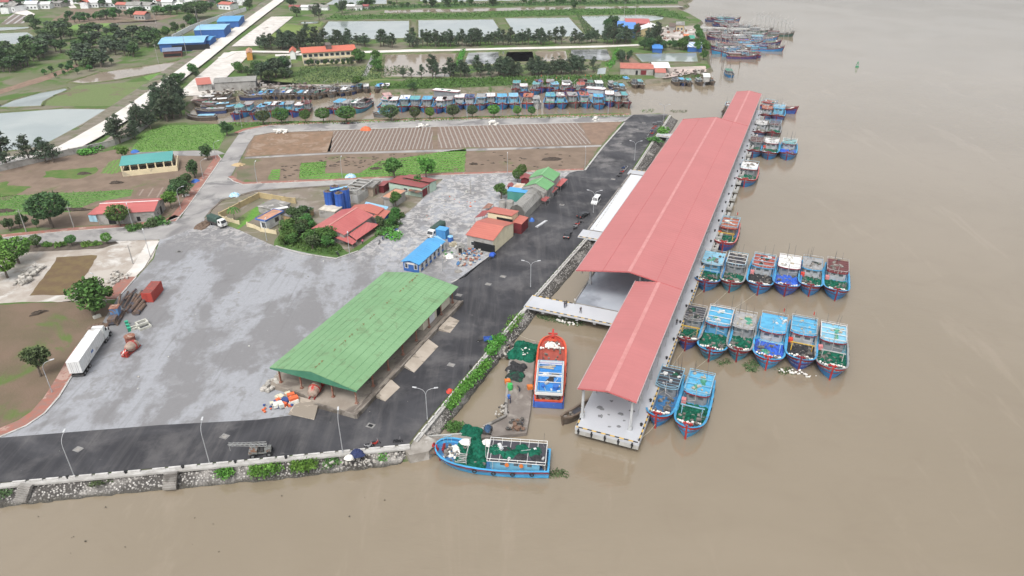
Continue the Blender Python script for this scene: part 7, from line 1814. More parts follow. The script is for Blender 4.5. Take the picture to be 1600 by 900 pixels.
b=MB(); b.bx(-1.5,1.5,-1.2,1.2,0,2.7); r=thing('blue_container','small bright blue storage cabin beside the canvas covered lorry','container',P(692,371),PA*-1); b.build('body',M('container_blue',(.05,.2,.45),(.06,.24,.5),1),r); b=MB(); b.bx(-1.6,1.6,-1.3,1.3,2.7,2.85); b.build('roof',mBlueR,r)
def car(px,hd,lab,mat,van=False):
 r=thing('van' if van else 'car',lab,'van' if van else 'car',P(*px),hd)
 L,w,h=(4.9,.95,2.1)if van else (4.4,.88,1.5)
 prof=[(-L/2,.35),(L/2,.35),(L/2,.75),(L/2-.15,.95)]+([(L/2-.9,1.15),(L/2-1.6,h),(-L/2+.1,h),(-L/2,1.2)]if van else [(L/2-1.2,1.0),(L/2-1.9,h),(-L/2+1.0,h),(-L/2+.15,1.05),(-L/2,.9)])
 n=len(prof); b=MB()
 def wy(z):return w if z<1.05 else w*(1-.16*(z-1.05)/(h-1.05))
 b.add([(x,-wy(z),z)for x,z in prof]+[(x,wy(z),z)for x,z in prof],[tuple(range(n))[::-1],tuple(range(n,2*n))]+[(i,(i+1)%n,n+(i+1)%n,n+i)for i in range(n)])
 b.build('body',mat,r)
 k=[i for i,(x,z)in enumerate(prof)if z==h][0]
 (xa,za),(xb,zb)=prof[k-1],prof[k]
 b=MB(); f=lambda t:(xa+(xb-xa)*t+.02,za+(zb-za)*t+.02)
 p0,p1=f(.1),f(.92); b.quad((p0[0],-w*.85,p0[1]),(p0[0],w*.85,p0[1]),(p1[0],w*.76,p1[1]),(p1[0],-w*.76,p1[1])); b.build('windscreen',mGlass,r,fix=False)
 (xa,za),(xb,zb)=prof[k+1],prof[k+2]
 b=MB(); b.quad((xa-.02,-w*.74,za-.05),(xa-.02,w*.74,za-.05),(xb-.01,w*.8,zb+.1),(xb-.01,-w*.8,zb+.1)); b.build('rear_window',mGlass,r,fix=False)
 b=MB()
 for s_ in (-1,1):
  x0,x1=prof[k+1][0]+.15,prof[k][0]-.05
  b.quad((x0-.2,s_*(wy(1.1)+.012),1.1),(x1+.35,s_*(wy(1.1)+.012),1.1),(x1,s_*(wy(h-.12)+.012),h-.12),(x0,s_*(wy(h-.12)+.012),h-.12))
 b.build('side_window',mGlass,r,fix=False)
 for s_ in (-1,1):
  b=MB(); b.bx(L/2-.08,L/2+.02,s_*.6-.18,s_*.6+.18,.68,.85); b.build('headlight',mHub,r)
  b=MB(); b.bx(-L/2-.02,-L/2+.05,s_*.65-.15,s_*.65+.15,.75,.95); b.build('tail_light',mCrate['red'],r)
  wheel(r,L/2-.85,s_*(w-.1),.33,.22); wheel(r,-L/2+.85,s_*(w-.1),.33,.22)
car((931,317),RZQ+pi,'white minivan parked on the dark road',mTruckW,True)
car((911,339),RZQ-.35,'dark car parked below the white minivan',mBlackP)
car((887,370),RZQ+.1,'black car parked nearest the viewer on the dark road',mBlackP)
car((1028,195),RZQ+pi/2+.3,'dark grey car near the far end of the road',M('car_grey',(.08,.085,.09),(.1,.1,.105),2,rough=.3))
# motorbikes
BIKE=[]
def motorbike(px,hd,lab,z=GZ,group='parked motorbikes',col=0):
 r=thing('motorbike',lab,'motorbike',P(px[0],px[1],z),hd,group)
 if not BIKE:
  parts=[]
  for x in (-.62,.62):
   b=MB()
   for j in range(10):
    a0_,a1_=2*pi*j/10,2*pi*(j+1)/10
    b.cyl((x+.25*cos(a0_),0,.3+.25*sin(a0_)),(x+.25*cos(a1_),0,.3+.25*sin(a1_)),.06,n=5)
   parts.append(('wheel',b,mWheel))
  b=MB(); b.add([(-.75,-.13,.5),(.2,-.13,.45),(.2,.13,.45),(-.75,.13,.5),(-.85,-.1,.75),(.1,-.12,.62),(.1,.12,.62),(-.85,.1,.75)],[(0,3,2,1),(4,5,6,7),(0,1,5,4),(1,2,6,5),(2,3,7,6),(3,0,4,7)]); b.beam((.2,0,.45),(.5,0,.95),.26,.12); b.bx(-.3,.15,-.12,.12,.25,.46)
  parts.append(('body',b,[M('bike_red',(.4,.04,.03),rough=.4),M('bike_black',(.03,.03,.033),rough=.4),M('bike_blue',(.05,.09,.25),rough=.4),M('bike_silver',(.3,.3,.31),rough=.4)]))
  b=MB(); b.bx(-.7,.05,-.13,.13,.72,.83); parts.append(('seat',b,mBlackP))
  b=MB(); b.cyl((.62,0,.3),(.42,0,1.0),.04,n=6); b.cyl((.4,-.34,1.02),(.4,.34,1.02),.03,n=6); b.cyl((.38,-.3,1.02),(.4,-.34,1.25),.02,n=5); b.cyl((.38,.3,1.02),(.4,.34,1.25),.02,n=5); parts.append(('handlebar',b,mHub))
  for nm,b,m in parts:
   o=b.build(nm,m[0]if isinstance(m,list)else m); BIKE.append((nm,o.data,m)); bpy.data.objects.remove(o)
 for nm,me,m in BIKE:
  o=bpy.data.objects.new(nm,me); COL.objects.link(o); o.parent=r
  if isinstance(m,list):o.material_slots[0].link='OBJECT'; o.material_slots[0].material=m[col]
 return r
rg=random.Random(8)
def bikes(pts,lab):
 for i,(x,y)in enumerate(pts):motorbike((x,y),rg.uniform(0,6.28)if len(pts)<4 else PA+rg.uniform(-.4,.4),lab,col=rg.randrange(4))
motorbike((577,699),.15,'motorbike on the near quay, leftmost of three',col=3)
motorbike((587,695),.3,'motorbike with red front on the near quay, middle of three',col=0)
motorbike((622,692),.1,'motorbike alone near the quay corner',col=1)
bikes([(900,355),(903,352),(907,349),(899,359)],'motorbike in the parked cluster below the white deck')
bikes([(973,270),(976,267),(970,273),(979,264),(967,277),(974,264)],'motorbike in the parked cluster at the white deck far end')
bikes([(1012,213),(1015,209),(1018,206),(1021,202),(1010,218),(1024,199),(1019,210)],'motorbike in the parked cluster near the far bridge')
bikes([(535,194.5),(540,194.5),(545,194),(551,194),(557,193.5)],'motorbike under the largest canal bank tree')
bikes([(593,381),(598,375),(603,372)],'motorbike in front of the canteen awning')
bikes([(575,606),(579,600),(582,595)],'motorbike under the front edge of the green roof')
bikes([(700,478),(704,474)],'motorbike under the far end of the green roof')
bikes([(874,293),(879,287)],'motorbike under the red shop awnings')
motorbike((738,368),1.0,'motorbike on the brick apron of the workshop',col=0)
motorbike((528,399),2.2,'motorbike at the kerb by the compound shrubs',col=1)
# blue tricycles and crane tractor
def tricycle(px,hd,lab,load):
 r=thing('cargo_tricycle',lab,'tricycle',P(*px),hd)
 b=MB(); b.bx(-1.5,.3,-.65,.65,.55,.65); b.bx(-1.5,.3,-.66,-.6,.65,1.0); b.bx(-1.5,.3,.6,.66,.65,1.0); b.bx(-1.52,-1.46,-.6,.6,.65,1.0); b.bx(.26,.32,-.6,.6,.65,1.0); b.build('cargo_box',M('trike_blue',(.03,.08,.28),(.04,.1,.34),2,rough=.6),r)
 b=MB(); b.beam((.3,0,.5),(1.3,0,.55),.18); b.beam((1.2,0,.5),(1.45,0,1.05),.1); b.cyl((1.45,-.36,1.1),(1.45,.36,1.1),.03,n=6); b.bx(.4,1.0,-.14,.14,.6,.78); b.build('frame',mChas,r)
 for x,y in ((-.9,-.62),(-.9,.62),(1.55,0)):wheel(r,x,y,.28,.14)
 if load:
  b=MB(); b.heap((-.6,0,.95),.95,.75,.6,random.Random(3),12,4); b.build('load_cover',NETC['blue'],r)
tricycle((768,404),RZQ+pi,'three wheeled cargo bike with bright blue load beside the rubble plot',True)
tricycle((758,534),pi+.1,'blue three wheeled cargo bike at the kerb above the ledge',False)
hd=heading((388,708),(425,704))
r=thing('crane_tractor','old grey three wheeled crane truck with lattice boom on the dark road','crane truck',P(410,710),hd)
mOld=M('old_machine_grey',(.13,.14,.135),(.2,.2,.19),2,rough=.8,c3=(.16,.09,.06),s3=1.2)
b=MB(); b.bx(-2.2,1.6,-.55,.55,.6,.9); b.bx(-2.0,-.6,-.8,.8,.9,1.5); b.build('chassis',mOld,r)
b=MB(); b.bx(.6,1.7,-.5,.5,.9,1.5); b.bx(1.2,1.75,-.3,.3,1.5,1.75); b.build('engine',mOld,r)
b=MB(); b.bx(-.4,.4,-.5,.5,.9,1.3); b.bx(-.45,-.3,-.5,.5,1.3,1.9); b.build('seat',mChas,r)
b=MB()
for y in (-.35,.35):
 for z in (0,.45):b.beam((1.0,y,2.0+z),(-5.2,y*.6,2.9+z*.5),.08)
 for k in range(8):b.beam((1.0-6.2*k/8,y,2.0+.9*k/8),(1.0-6.2*(k+1)/8,y*.8,2.4+.9*(k+1)/8),.05)
b.beam((1.0,0,.9),(1.0,0,2.4),.2); b.beam((-1.4,-.3,1.4),(-1.6,-.3,2.5),.1); b.beam((-1.4,.3,1.4),(-1.6,.3,2.5),.1); b.beam((-5.1,0,2.9),(-5.1,0,1.6),.05)
b.build('boom',M('boom_grey',(.3,.31,.31),(.22,.22,.21),2,rough=.7),r)
for x,y in ((-1.4,-.85),(-1.4,.85),(1.3,.75),(1.3,-.75)):wheel(r,x,y,.5,.3)
# mixer drums, container, scrap, moulds
def mixer(px,hd,lab,z=GZ,stand=True):
 r=thing('mixer_drum',lab,'mixer drum',P(px[0],px[1],z),hd)
 prof=[(-1.9,.45),(-1.5,.95),(-.4,1.15),(.6,1.0),(1.7,.45)]
 b=MB(); zc=1.25; n=16
 rings=[[(x,r_*cos(2*pi*i/n),zc+r_*sin(2*pi*i/n)+.12*x)for i in range(n)]for x,r_ in prof]
 vs=sum(rings,[]); fs=[(k*n+i,k*n+(i+1)%n,(k+1)*n+(i+1)%n,(k+1)*n+i)for k in range(4)for i in range(n)]+[tuple(range(n))[::-1]]
 b.add(vs,fs); b.build('drum',M('drum_dusty',(.34,.27,.22),(.28,.2,.16),1.5,rough=.9,obj=True,c3=(.42,.05,.04),s3=.7,lo3=.54),r,smooth=False)
 b=MB(); b.cyl((-.5,0,zc-.06),(-.25,0,zc-.03),1.2,n=18); b.build('drum_ring',M('drum_red',(.35,.035,.03),(.28,.04,.03),1.5),r)
 b=MB(); b.bx(-2.2,2.4,-.6,-.45,.1,.35); b.bx(-2.2,2.4,.45,.6,.1,.35); b.bx(1.9,2.6,-.7,.7,.2,1.3); b.beam((1.2,-.5,.3),(1.4,-.4,1.5),.15); b.beam((1.2,.5,.3),(1.4,.4,1.5),.15); b.build('frame',M('drum_red',(.35,.035,.03)),r)
 b=MB(); b.beam((1.6,0,1.7),(3.0,0,1.0),.5,.12); b.beam((2.4,-.5,.4),(3.0,.3,1.5),.14); b.build('chute',M('chute_white_red',(.55,.5,.46),(.4,.06,.05),2.2,rough=.7,lo=.48,hi=.52),r)
mixer((207,549),heading((216,540),(196,558)),'red and white concrete mixer drum lying beside the white lorry')
mixer((494,614),heading((490,624),(502,606)),'dusty mixer drum with red frame stored under the green roof',PZ)
b=MB(); b.cyl((0,0,0),(0,0,1.6),1.05,n=16); r=thing('rusty_hopper','rusty round hopper standing behind the mixer drum','hopper',P(205,535)); b.build('body',M('rust_red',(.2,.06,.045),(.28,.1,.07),1.5,rough=.9),r); b=MB(); b.cyl((0,0,1.6),(0,0,1.75),1.15,n=16); b.build('rim',mRust,r)
hd=heading((229,474),(243,457))
r=thing('freight_container','red shipping container with weathered top beside the scrap pipes','container',P(232,473),hd)
mCon=M('container_red',(.40,.06,.045),(.33,.05,.04),.9,rough=.7,stripe=((cos(hd),sin(hd),0),.35,(.3,.045,.035),.4))
b=MB(); b.bx(0,6.1,-1.22,1.22,.1,2.6); b.build('body',mCon,r)
b=MB(); b.bx(.05,6.05,-1.17,1.17,2.6,2.63); b.build('roof',M('container_top',(.17,.07,.06),(.3,.07,.055),1.2,rough=.9),r)
b=MB()
for x in (0,6.0):
 for y in (-1.22,1.1):b.bx(x-.03,x+.13,y-.02,y+.14,.05,2.66)
b.build('corner_post',mCon,r)
b=MB(); b.bx(-.06,0,-1.1,-.03,.25,2.5); b.bx(-.06,0,.03,1.1,.25,2.5); b.build('door',mCon,r)
mScr=M('scrap_rust',(.10,.075,.06),(.17,.11,.08),1.4,rough=.9,c3=(.08,.08,.10),s3=.8)
SC=[((202,488),(224,462)),((209,490),(228,466)),((193,480),(207,458)),((197,486),(213,460)),((214,490),(226,476)),((188,476),(200,456)),((206,478),(222,455)),((195,468),(212,452))]
for i,(a,c)in enumerate(SC):
 b=MB(); pa,pc=P(*a,GZ+.35+.25*(i%3)),P(*c,GZ+.4+.2*(i%2)); o_=pa.copy()
 rr=[.5,.42,.25,.3,.42,.22,.36,.25][i]
 d=pc-pa; k=14; q=[(rr*cos(2*pi*j/k),rr*sin(2*pi*j/k))for j in range(k)]
 b.cyl((0,0,0),d,rr,n=k); b.cyl(-d.normalized()*.03,d.normalized()*.05,rr*1.12,n=k); b.cyl(d-d.normalized()*.05,d+d.normalized()*.03,rr*1.12,n=k)
 o=b.build('scrap_pipe',mScr); o.location=o_
 tag(o,['thickest rusty pipe in the scrap stack, front end lowest','rusty pipe lying against the thickest one beside the container','thin dark pipe at the left of the scrap stack','bluish dark pipe in the scrap stack','short thick pipe nearest the container','leftmost thin rusty pipe in the scrap stack','grey pipe lying on top of the scrap stack','thin pipe at the far end of the scrap stack'][i],'pipe','pipes in the scrap stack')
r=thing('scrap_machine','old machine with weathered blue cabin beside the bushy tree','machine',P(181,502),heading((178,506),(200,470)))
b=MB(); b.bx(.5,2.3,-.9,.9,1.2,3.0); b.build('cabin',M('cabin_blue_worn',(.06,.16,.34),(.1,.2,.36),1.4,rough=.8,c3=(.2,.12,.08),s3=.9),r); b=MB(); b.bx(.4,2.4,-1,1,3.0,3.12); b.build('roof',mRust,r)
b=MB(); b.bx(-2.2,3.2,-.9,.9,.55,1.15); b.bx(-2.3,0,-.8,.8,1.15,1.8); b.beam((2.3,0,1.4),(7.5,.5,3.0),.4); b.bx(-2.3,3.2,-1.2,-.85,.05,.75); b.bx(-2.3,3.2,.85,1.2,.05,.75); b.build('frame',mScr,r)
rg=random.Random(12)
for i,(x,y,sx,sy)in enumerate(((226,512,2.6,2.0),(223,509,2.4,1.8),(210,514,1.8,1.4),(152,496,1.6,.9))):
 b=MB(); h=.55+.5*(i==1)
 z=0 if i!=1 else .55
 b.bx(-sx/2,sx/2,-sy/2,-sy/2+.3,z,z+.55); b.bx(-sx/2,sx/2,sy/2-.3,sy/2,z,z+.55); b.bx(-sx/2,-sx/2+.3,-sy/2+.3,sy/2-.3,z,z+.55); b.bx(sx/2-.3,sx/2,-sy/2+.3,sy/2-.3,z,z+.55)
 o=b.build('concrete_mould',M('mould_concrete',(.5,.5,.45),(.4,.4,.35),1,rough=.9)); o.location=P(x,y); o.rotation_euler=(0,0,.8)
 tag(o,['lower pale concrete frame block of the stacked pair on the yard','upper pale concrete frame block of the stacked pair on the yard','single pale concrete frame block beside the green bins','pale concrete block under the bushy tree'][i],'concrete block')
b0=None
for i,(x,y)in enumerate(((199,508),(201,513),(203,518))):
 r=thing('wheelie_bin',['green wheeled bin, farthest of three in a line','green wheeled bin in the middle of three','green wheeled bin with white mark, nearest of three'][i],'bin',P(x,y),.6,'green wheeled bins')
 b=MB(); b.add([(-.28,-.25,.1),(.28,-.25,.1),(.28,.25,.1),(-.28,.25,.1),(-.36,-.32,1.0),(.36,-.32,1.0),(.36,.32,1.0),(-.36,.32,1.0)],[(0,3,2,1),(4,5,6,7),(0,1,5,4),(1,2,6,5),(2,3,7,6),(3,0,4,7)]); b.build('body',M('bin_green',(.03,.28,.17),(.03,.24,.15),2,rough=.5),r)
 b=MB(); b.slab([(-.4,-.35,1.1),(.38,-.35,1.06),(.38,.35,1.06),(-.4,.35,1.1)],.07); b.build('lid',M('bin_lid',(.04,.33,.2),rough=.5),r)
 for s_ in (-1,1):
  b=MB(); b.cyl((-.3,s_*.2-.04,.1),(-.3,s_*.2+.04,.1),.1,n=8); b.build('wheel',mWheel,r)
def bits(name,lab,cat,poly,n,smin,smax,mats,z=GZ,seed=1,flat=.5):
 r=random.Random(seed); xs=[p[0]for p in poly]; ys=[p[1]for p in poly]
 if not isinstance(mats,list):mats=[mats]
 mb=MB(); k=0
 while k<n:
  x,y=r.uniform(min(xs),max(xs)),r.uniform(min(ys),max(ys))
  c=False
  for i in range(len(poly)):
   (x1,y1),(x2,y2)=poly[i],poly[i-1]
   if (y1>y)!=(y2>y)and x<(x2-x1)*(y-y1)/(y2-y1)+x1:c=not c
  if not c:continue
  k+=1; s_=r.uniform(smin,smax); p=P(x,y,z)
  mi=r.randrange(len(mats))
  if r.random()<.5:mb.box((p.x,p.y,p.z+s_*flat*.5+r.uniform(0,s_)),(s_*r.uniform(.7,1.8),s_,s_*flat),r.uniform(0,3),mi)
  else:mb.blob((p.x,p.y,p.z+s_*flat*.4+r.uniform(0,s_*.8)),s_*.55,r,6,4,.25,mi,.7)
 o=mb.build(name,mats); tag(o,lab,cat); o['kind']='stuff'
 return o
mRubW=M('rubble_pale',(.42,.40,.36),(.32,.30,.27),2,rough=.9,isl=.5)
mBag=[M('sack_white',(.6,.6,.56),(.5,.5,.45),2,rough=.8),M('sack_blue',(.04,.07,.2),rough=.8),M('sack_orange',(.6,.13,.05),rough=.8),M('sack_cream',(.55,.52,.4),rough=.8),M('sack_yellow',(.55,.38,.06),rough=.8),M('sack_green',(.1,.25,.1),rough=.8)]
bits('rubble','pile of broken concrete and stones beside the near end of the green shed','rubble',[(407,612),(420,598),(436,586),(452,590),(440,604),(420,614)],110,.35,.8,mRubW,seed=2)
bits('rubble','colourful heap of sacks and plastic beside the platform corner','sacks',[(424,634),(434,624),(450,618),(466,626),(458,636),(436,640)],70,.4,1.0,[mBag[0],mBag[3],mBag[0],mBag[3],mBag[1],mBag[2],mBag[0]],seed=3,flat=.8)
bits('rubble','few scattered plastic pieces on the yard near the heap of sacks','litter',[(408,646),(414,632),(426,632),(424,648)],7,.3,.6,mBag,seed=4)
bits('rubble','scattered demolition rubble beside the workshop and road','rubble',[(712,402),(722,392),(752,390),(760,400),(735,415),(715,418)],120,.2,.7,[mRubW,mRubW,M('rubble_brick',(.3,.14,.1),rough=.9),M('rubble_blue',(.07,.16,.3),rough=.8)],seed=5)
bits('rubble','spread of rubbish in front of the rubble hut by the blue building','rubbish',[(690,400),(700,386),(716,388),(712,400),(696,410)],30,.2,.6,[mRubW,mBag[0],mBag[5]],seed=6)
bits('rubble','broken white concrete slabs on the dark soil left of the rubble plot','rubble',[(22,446),(46,418),(70,416),(62,430),(40,446)],60,.5,1.2,mRubW,seed=7)
bits('rubble','grey stones scattered over the rubble plot','rubble',[(165,440),(178,424),(205,428),(196,440),(174,446)],40,.3,.7,mRubW,seed=8)
bits('rubble','white plastic sheet lumps at the field edge near the left road bend','plastic',[(426,209),(434,204),(448,205),(448,210)],22,.6,1.3,mFoam,seed=9)
bits('rubble','white plastic lumps at the edge of the striped field','plastic',[(650,200),(656,197),(670,196),(666,201)],18,.5,1.1,mFoam,seed=10)
bits('rubble','white plastic heap by the striped field farther right','plastic',[(765,195),(770,192),(780,194),(776,197)],14,.6,1.2,mFoam,seed=11)
bits('rubble','white sack heap at the right end of the canal road','sacks',[(924,188),(930,185),(936,187),(932,191)],10,.6,1.1,mFoam,seed=12)
bits('rubble','small litter scattered over the grey yard','litter',[(260,430),(400,380),(560,420),(420,560),(160,640)],14,.1,.32,[mBag[0],mRubW],seed=13)
bits('rubble','small litter scattered over the near dark road','litter',[(20,700),(400,670),(600,640),(760,450),(780,470),(640,670),(30,745)],14,.08,.22,[mBag[0],mRubW],seed=14)
bits('rubble','litter and plastic lying on the lane before the shops','litter',[(640,340),(720,290),(760,300),(700,360)],26,.15,.5,[mBag[0],mRubW,mBag[2]],seed=15)
bits('rubble','rubbish bags and buckets in front of the canteen by the lane','rubbish',[(602,372),(606,362),(622,362),(626,368),(612,376)],24,.4,.9,[mBag[0],mBag[1],mBag[5],mBag[0]],seed=16,flat=.8)
bits('rubble','white floats and plastic caught in the weed under the first bridge','litter',[(866,500),(884,500),(906,506),(900,510),(868,504)],22,.25,.55,mFoam,z=.03,seed=17)
bits('rubble','plastic litter floating between bows of the lower row','litter',[(1212,580),(1260,590),(1276,588),(1240,578)],26,.2,.5,mFoam,z=.03,seed=18)
bits('rubble','dark leaf litter floating on the water near the quay','litter',[(0,800),(300,780),(640,740),(640,800),(300,895),(0,895)],16,.08,.25,M('flotsam',(.07,.06,.045),rough=.9),z=-.02,seed=19)
bits('rubble','dry rubble along the top of the near revetment','rubble',[(500,735),(540,716),(600,706),(636,704),(620,722),(540,734)],60,.2,.5,mRubW,z=1.3,seed=20)
bits('rubble','building rubble on the landing beach','rubble',[(305,155),(335,132),(470,133),(580,136),(480,140),(330,150)],120,.3,1.4,[mRubW,M('rubble_dark',(.12,.1,.085),rough=.9)],seed=21)
bits('rubble','sheds and crates cluttering the wharf yard','clutter',[(1028,64),(1036,45),(1084,44),(1086,58),(1060,64)],60,.6,1.8,[mRubW,M('rubble_dark',(.12,.1,.085)),mBag[0],M('rubble_rust',(.25,.12,.08))],seed=22)
bits('rubble','boat yard clutter at the channel mouth','clutter',[(1040,120),(1050,112),(1098,112),(1104,116),(1060,121)],60,.5,1.4,[mRubW,M('rubble_dark',(.12,.1,.085))],seed=23)
for i,(x,y,rx,ry,rz_,c,lab)in enumerate(((60,490,2.0,.8,.7,'dark','long dark heap of compost on the rough plot'),(182,286,2.6,1.3,.1,'dark','dark earth heap in the middle of the brown field'),(131,272,2.6,1.0,.1,'dark','dark earth heap beside the pale track in the brown field'),(118,328,4.6,1.2,0,'dark','long dark heap of straw beside the warehouse'),(8,330,3.5,1.2,.1,'dark','dark heap at the left edge of the vegetable field'),(318,352,2.0,4.5,-.2,'straw','brown brushwood heap beside the small canvas lorry'),(863,249,4.2,1.6,.1,'dark','large dark manure heap on the right field'),(740,257,1.6,.8,0,'dark','dark manure heap next to the green crop'),(588,264,2.4,1.2,0,'dark','dark manure heap above the green crop'),(372,258,2.4,1.6,.3,'sand','yellow sand heap at the left field corner'),(154,510,2.2,1.3,.3,'straw','brown straw heap at the plot edge by the white lorry'))):
 b=MB(); b.heap((0,0,0),rx,ry,.7,random.Random(i),16,5,.3)
 o=b.build('soil_heap',{'dark':M('heap_dark',(.045,.035,.028),(.075,.058,.045),1.5,rough=.95),'straw':M('heap_straw',(.11,.075,.055),(.16,.115,.085),1.5,rough=.95),'sand':M('heap_sand',(.45,.34,.2),(.4,.3,.17),1.5,rough=.95)}[c]); o.location=P(x,y); o.rotation_euler=(0,0,rz_); tag(o,lab,'heap')
rg=random.Random(44)
b=MB()
for poly,n in (([(500,262),(505,250),(590,246),(600,250),(560,262)],46),([(440,278),(445,258),(466,256),(466,280)],14),([(750,264),(760,240),(850,232),(900,240),(800,262)],26),([(540,252),(560,246),(660,240),(650,244)],14)):
 xs=[p[0]for p in poly]; ys=[p[1]for p in poly]
 for _ in range(n):
  p=P(rg.uniform(min(xs),max(xs)),rg.uniform(min(ys),max(ys)),GZ+.03)
  b.heap((p.x,p.y,p.z),rg.uniform(.4,1.2),rg.uniform(.25,.5),.18,rg,7,2,.3,rg.uniform(-.3,.3))
o=b.build('manure_clumps',M('heap_dark',(.045,.035,.028))); o['kind']='stuff'; tag(o,'small dark manure clumps strewn over the brown field','manure')
for i,(x,y,c,s_,lab)in enumerate(((306,284,'blue',1.2,'bright blue plastic sheet bundle beside the brick path'),(367,306,'pblue',1.5,'blue and white plastic bundle at the grassy road bend'),(548,277,'pblue',1.6,'pale blue plastic bundle at the edge of the green crop'),(211,238,'blue',1.3,'blue plastic bundle behind the teal roofed store'),(572,203,'orange',1.9,'orange tarpaulin heap at the edge of the rust soil field'),(291,306,'white',1.0,'white sack by the brick path'),(702,402,'white',1.1,'white covered object on the rubbish plot'),(716,425,'grey',.9,'grey round basin on the rubbish plot'))):
 b=MB(); b.heap((0,0,0),s_*1.3,s_,s_*.8,random.Random(i),12,4,.12); o=b.build('plastic_bundle',{'blue':mCrate['blue'],'pblue':M('plastic_pale_blue',(.2,.42,.6),(.5,.6,.65),1.5,rough=.5),'orange':M('tarp_orange',(.6,.15,.06),(.5,.12,.05),1.2,rough=.7),'white':mFoam,'grey':mConcD}[c]); o.location=P(x,y); tag(o,lab,'bundle')
mMan=M('manhole_surround',(.24,.235,.225),(.17,.165,.16),1.5,rough=.9)
for i,(x,y)in enumerate(((122,702),(351,682),(579,665),(717,461),(705,570),(786,432),(763,444),(878,320),(958,280),(968,224),(985,212),(995,202),(1006,192),(280,393))):
 r=thing('manhole','square manhole with pale surround, number set by its place: ' if False else ['manhole left of the second quay lamp','manhole right of the second quay lamp','dark open manhole below the shed corner','manhole right of the far shed corner','pale patch with cover beside the middle ramp','manhole above the rubble plot corner','manhole at the far shed end','manhole beside the maroon shop','manhole near the field corner','manhole in the far road, lowest of four','manhole in the far road, second of four','manhole in the far road, third of four','manhole at the road top end','manhole on the grey yard by the junction'][i],'manhole',P(x,y,up(8)+.005),PA*-1,'manholes in the road')
 b=MB(); b.bx(-.75,.75,-.6,.6,0,.03); b.build('surround',mMan,r); b=MB(); b.bx(-.42,.42,-.32,.32,.03,.045); b.build('cover',mHole if i in (2,13)else mConcD,r)
for i,(x,y,rx,ry)in enumerate(((752,597-20+10,1,1),)):pass
# ---- the mud dock with nets
mDock=M('dock_concrete',(.20,.175,.155),(.15,.13,.115),.4,rough=.8,c3=(.26,.235,.21),s3=.25,detail=8)
D=[(838,534),(834,575),(829,640),(823,676),(700,690),(662,698),(668,684),(752,672),(790,652),(794,600),(797,560),(799,537)]
pts=[P(x,y,.75)for x,y in D]
b=MB(); b.prism([(p.x,p.y)for p in pts],-.9,.75)
dock=b.build('mud_dock',mDock); tag(dock,'low muddy concrete dock between the stone revetment and the orange red boat','dock')
wallrun('dock_wall','low stone kerb along the pond side of the mud dock',[(797,566),(793,600),(790,652),(756,669)],.5,.5,mConcD,z=.7)
wallrun('dock_wall','thin concrete kerb along the lower edge of the dock access',[(664,684),(718,680),(756,671)],.4,.3,mConc,z=.75)
NP=[((819,551),3.0,3.1,1.8,'green','biggest heap of dark green net at the head of the dock'),((807,576),1.9,1.7,1.2,'black','black net heap below the biggest green one on the dock'),((805,589),1.8,1.4,1.1,'dark','lower dark green net heap on the dock'),((737,676),2.1,1.3,1.2,'green','green net heap stacked on the dock beside the long light blue boat')]
for i,(px,rx,ry,h,c,lab)in enumerate(NP):
 b=MB(); rr=random.Random(i+3); p=P(*px,.75)
 b.heap((0,0,0),rx,ry,h*.8,rr,22,7,.1)
 for sx in (-.6,.6):
  for sy in (-.6,.6):b.heap((sx*rx,sy*ry,0),rx*.5,ry*.5,h*.75,rr,12,5,.15)
 for k in range(7):b.heap((rr.uniform(-.6,.6)*rx,rr.uniform(-.6,.6)*ry,h*.45),rx*.35,ry*.35,h*.5,rr,10,4,.2)
 o=b.build('fishing_net',NETC[c],smooth=True); o.location=p; o.rotation_euler=(0,0,-PA); tag(o,lab,'fishing net','net heaps on the dock')
bits('rubble','white floats scattered on the biggest green net heap','floats',[(808,548),(820,542),(832,548),(818,556)],10,.15,.35,mFoam,z=2.3,seed=31)
for i,(x,y,c,lab)in enumerate(((797,608,'green','bright green plastic barrel on the dock'),(828,607,'orange','orange plastic crate at the dock edge by the red boat'),(795,622,'blue','small blue drum below the bright green barrel'),(793,598,'orange','orange bag beside the dark green net'))):
 r=thing('barrel' if i in (0,2)else 'crate',lab,'barrel' if i in (0,2)else 'crate',P(x,y,.75),.2)
 b=MB()
 if i in (0,2):
  k=1.0 if i==0 else .6
  b.cyl((0,0,0),(0,0,.5*k),.5*k,.58*k,14); b.cyl((0,0,.5*k),(0,0,1.2*k),.58*k,.48*k,14); b.build('shell',mCrate[c],r); b=MB(); b.cyl((0,0,1.2*k),(0,0,1.28*k),.5*k,n=14); b.build('lid',mCrate[c],r)
 else:
  b.bx(-.55,.55,-.45,.45,0,.08); b.bx(-.55,.55,-.45,-.38,.08,.75); b.bx(-.55,.55,.38,.45,.08,.75); b.bx(-.55,-.48,-.38,.38,.08,.75); b.bx(.48,.55,-.38,.38,.08,.75); b.build('box',mCrate[c],r); b=MB(); b.bx(-.5,.5,-.4,.4,.55,.7); b.build('filling',mCrate[c],r)
canv=thing('handcart','dark blue loaded hand cart beside the green net by the long boat','cart',P(762,675,.75),1.4)
b=MB(); b.bx(-1.1,1.1,-.7,.7,.5,.7); b.build('bed',mChas,canv); b=MB(); b.heap((0,0,.7),1.0,.65,.8,random.Random(2),12,4); b.build('load_cover',M('cart_blue',(.03,.07,.14),(.05,.1,.18),2),canv)
for x,y in ((-.6,.72),(-.6,-.72),(.6,.72),(.6,-.72)):wheel(canv,x,y,.3,.12)
bits('rubble','ropes winches and engine parts on the dock by the long boat','gear',[(786,674),(800,658),(818,658),(818,674)],26,.25,.8,[M('gear_dark',(.05,.05,.05),(.1,.09,.08),2),M('gear_rust',(.16,.1,.07))],z=.75,seed=33)
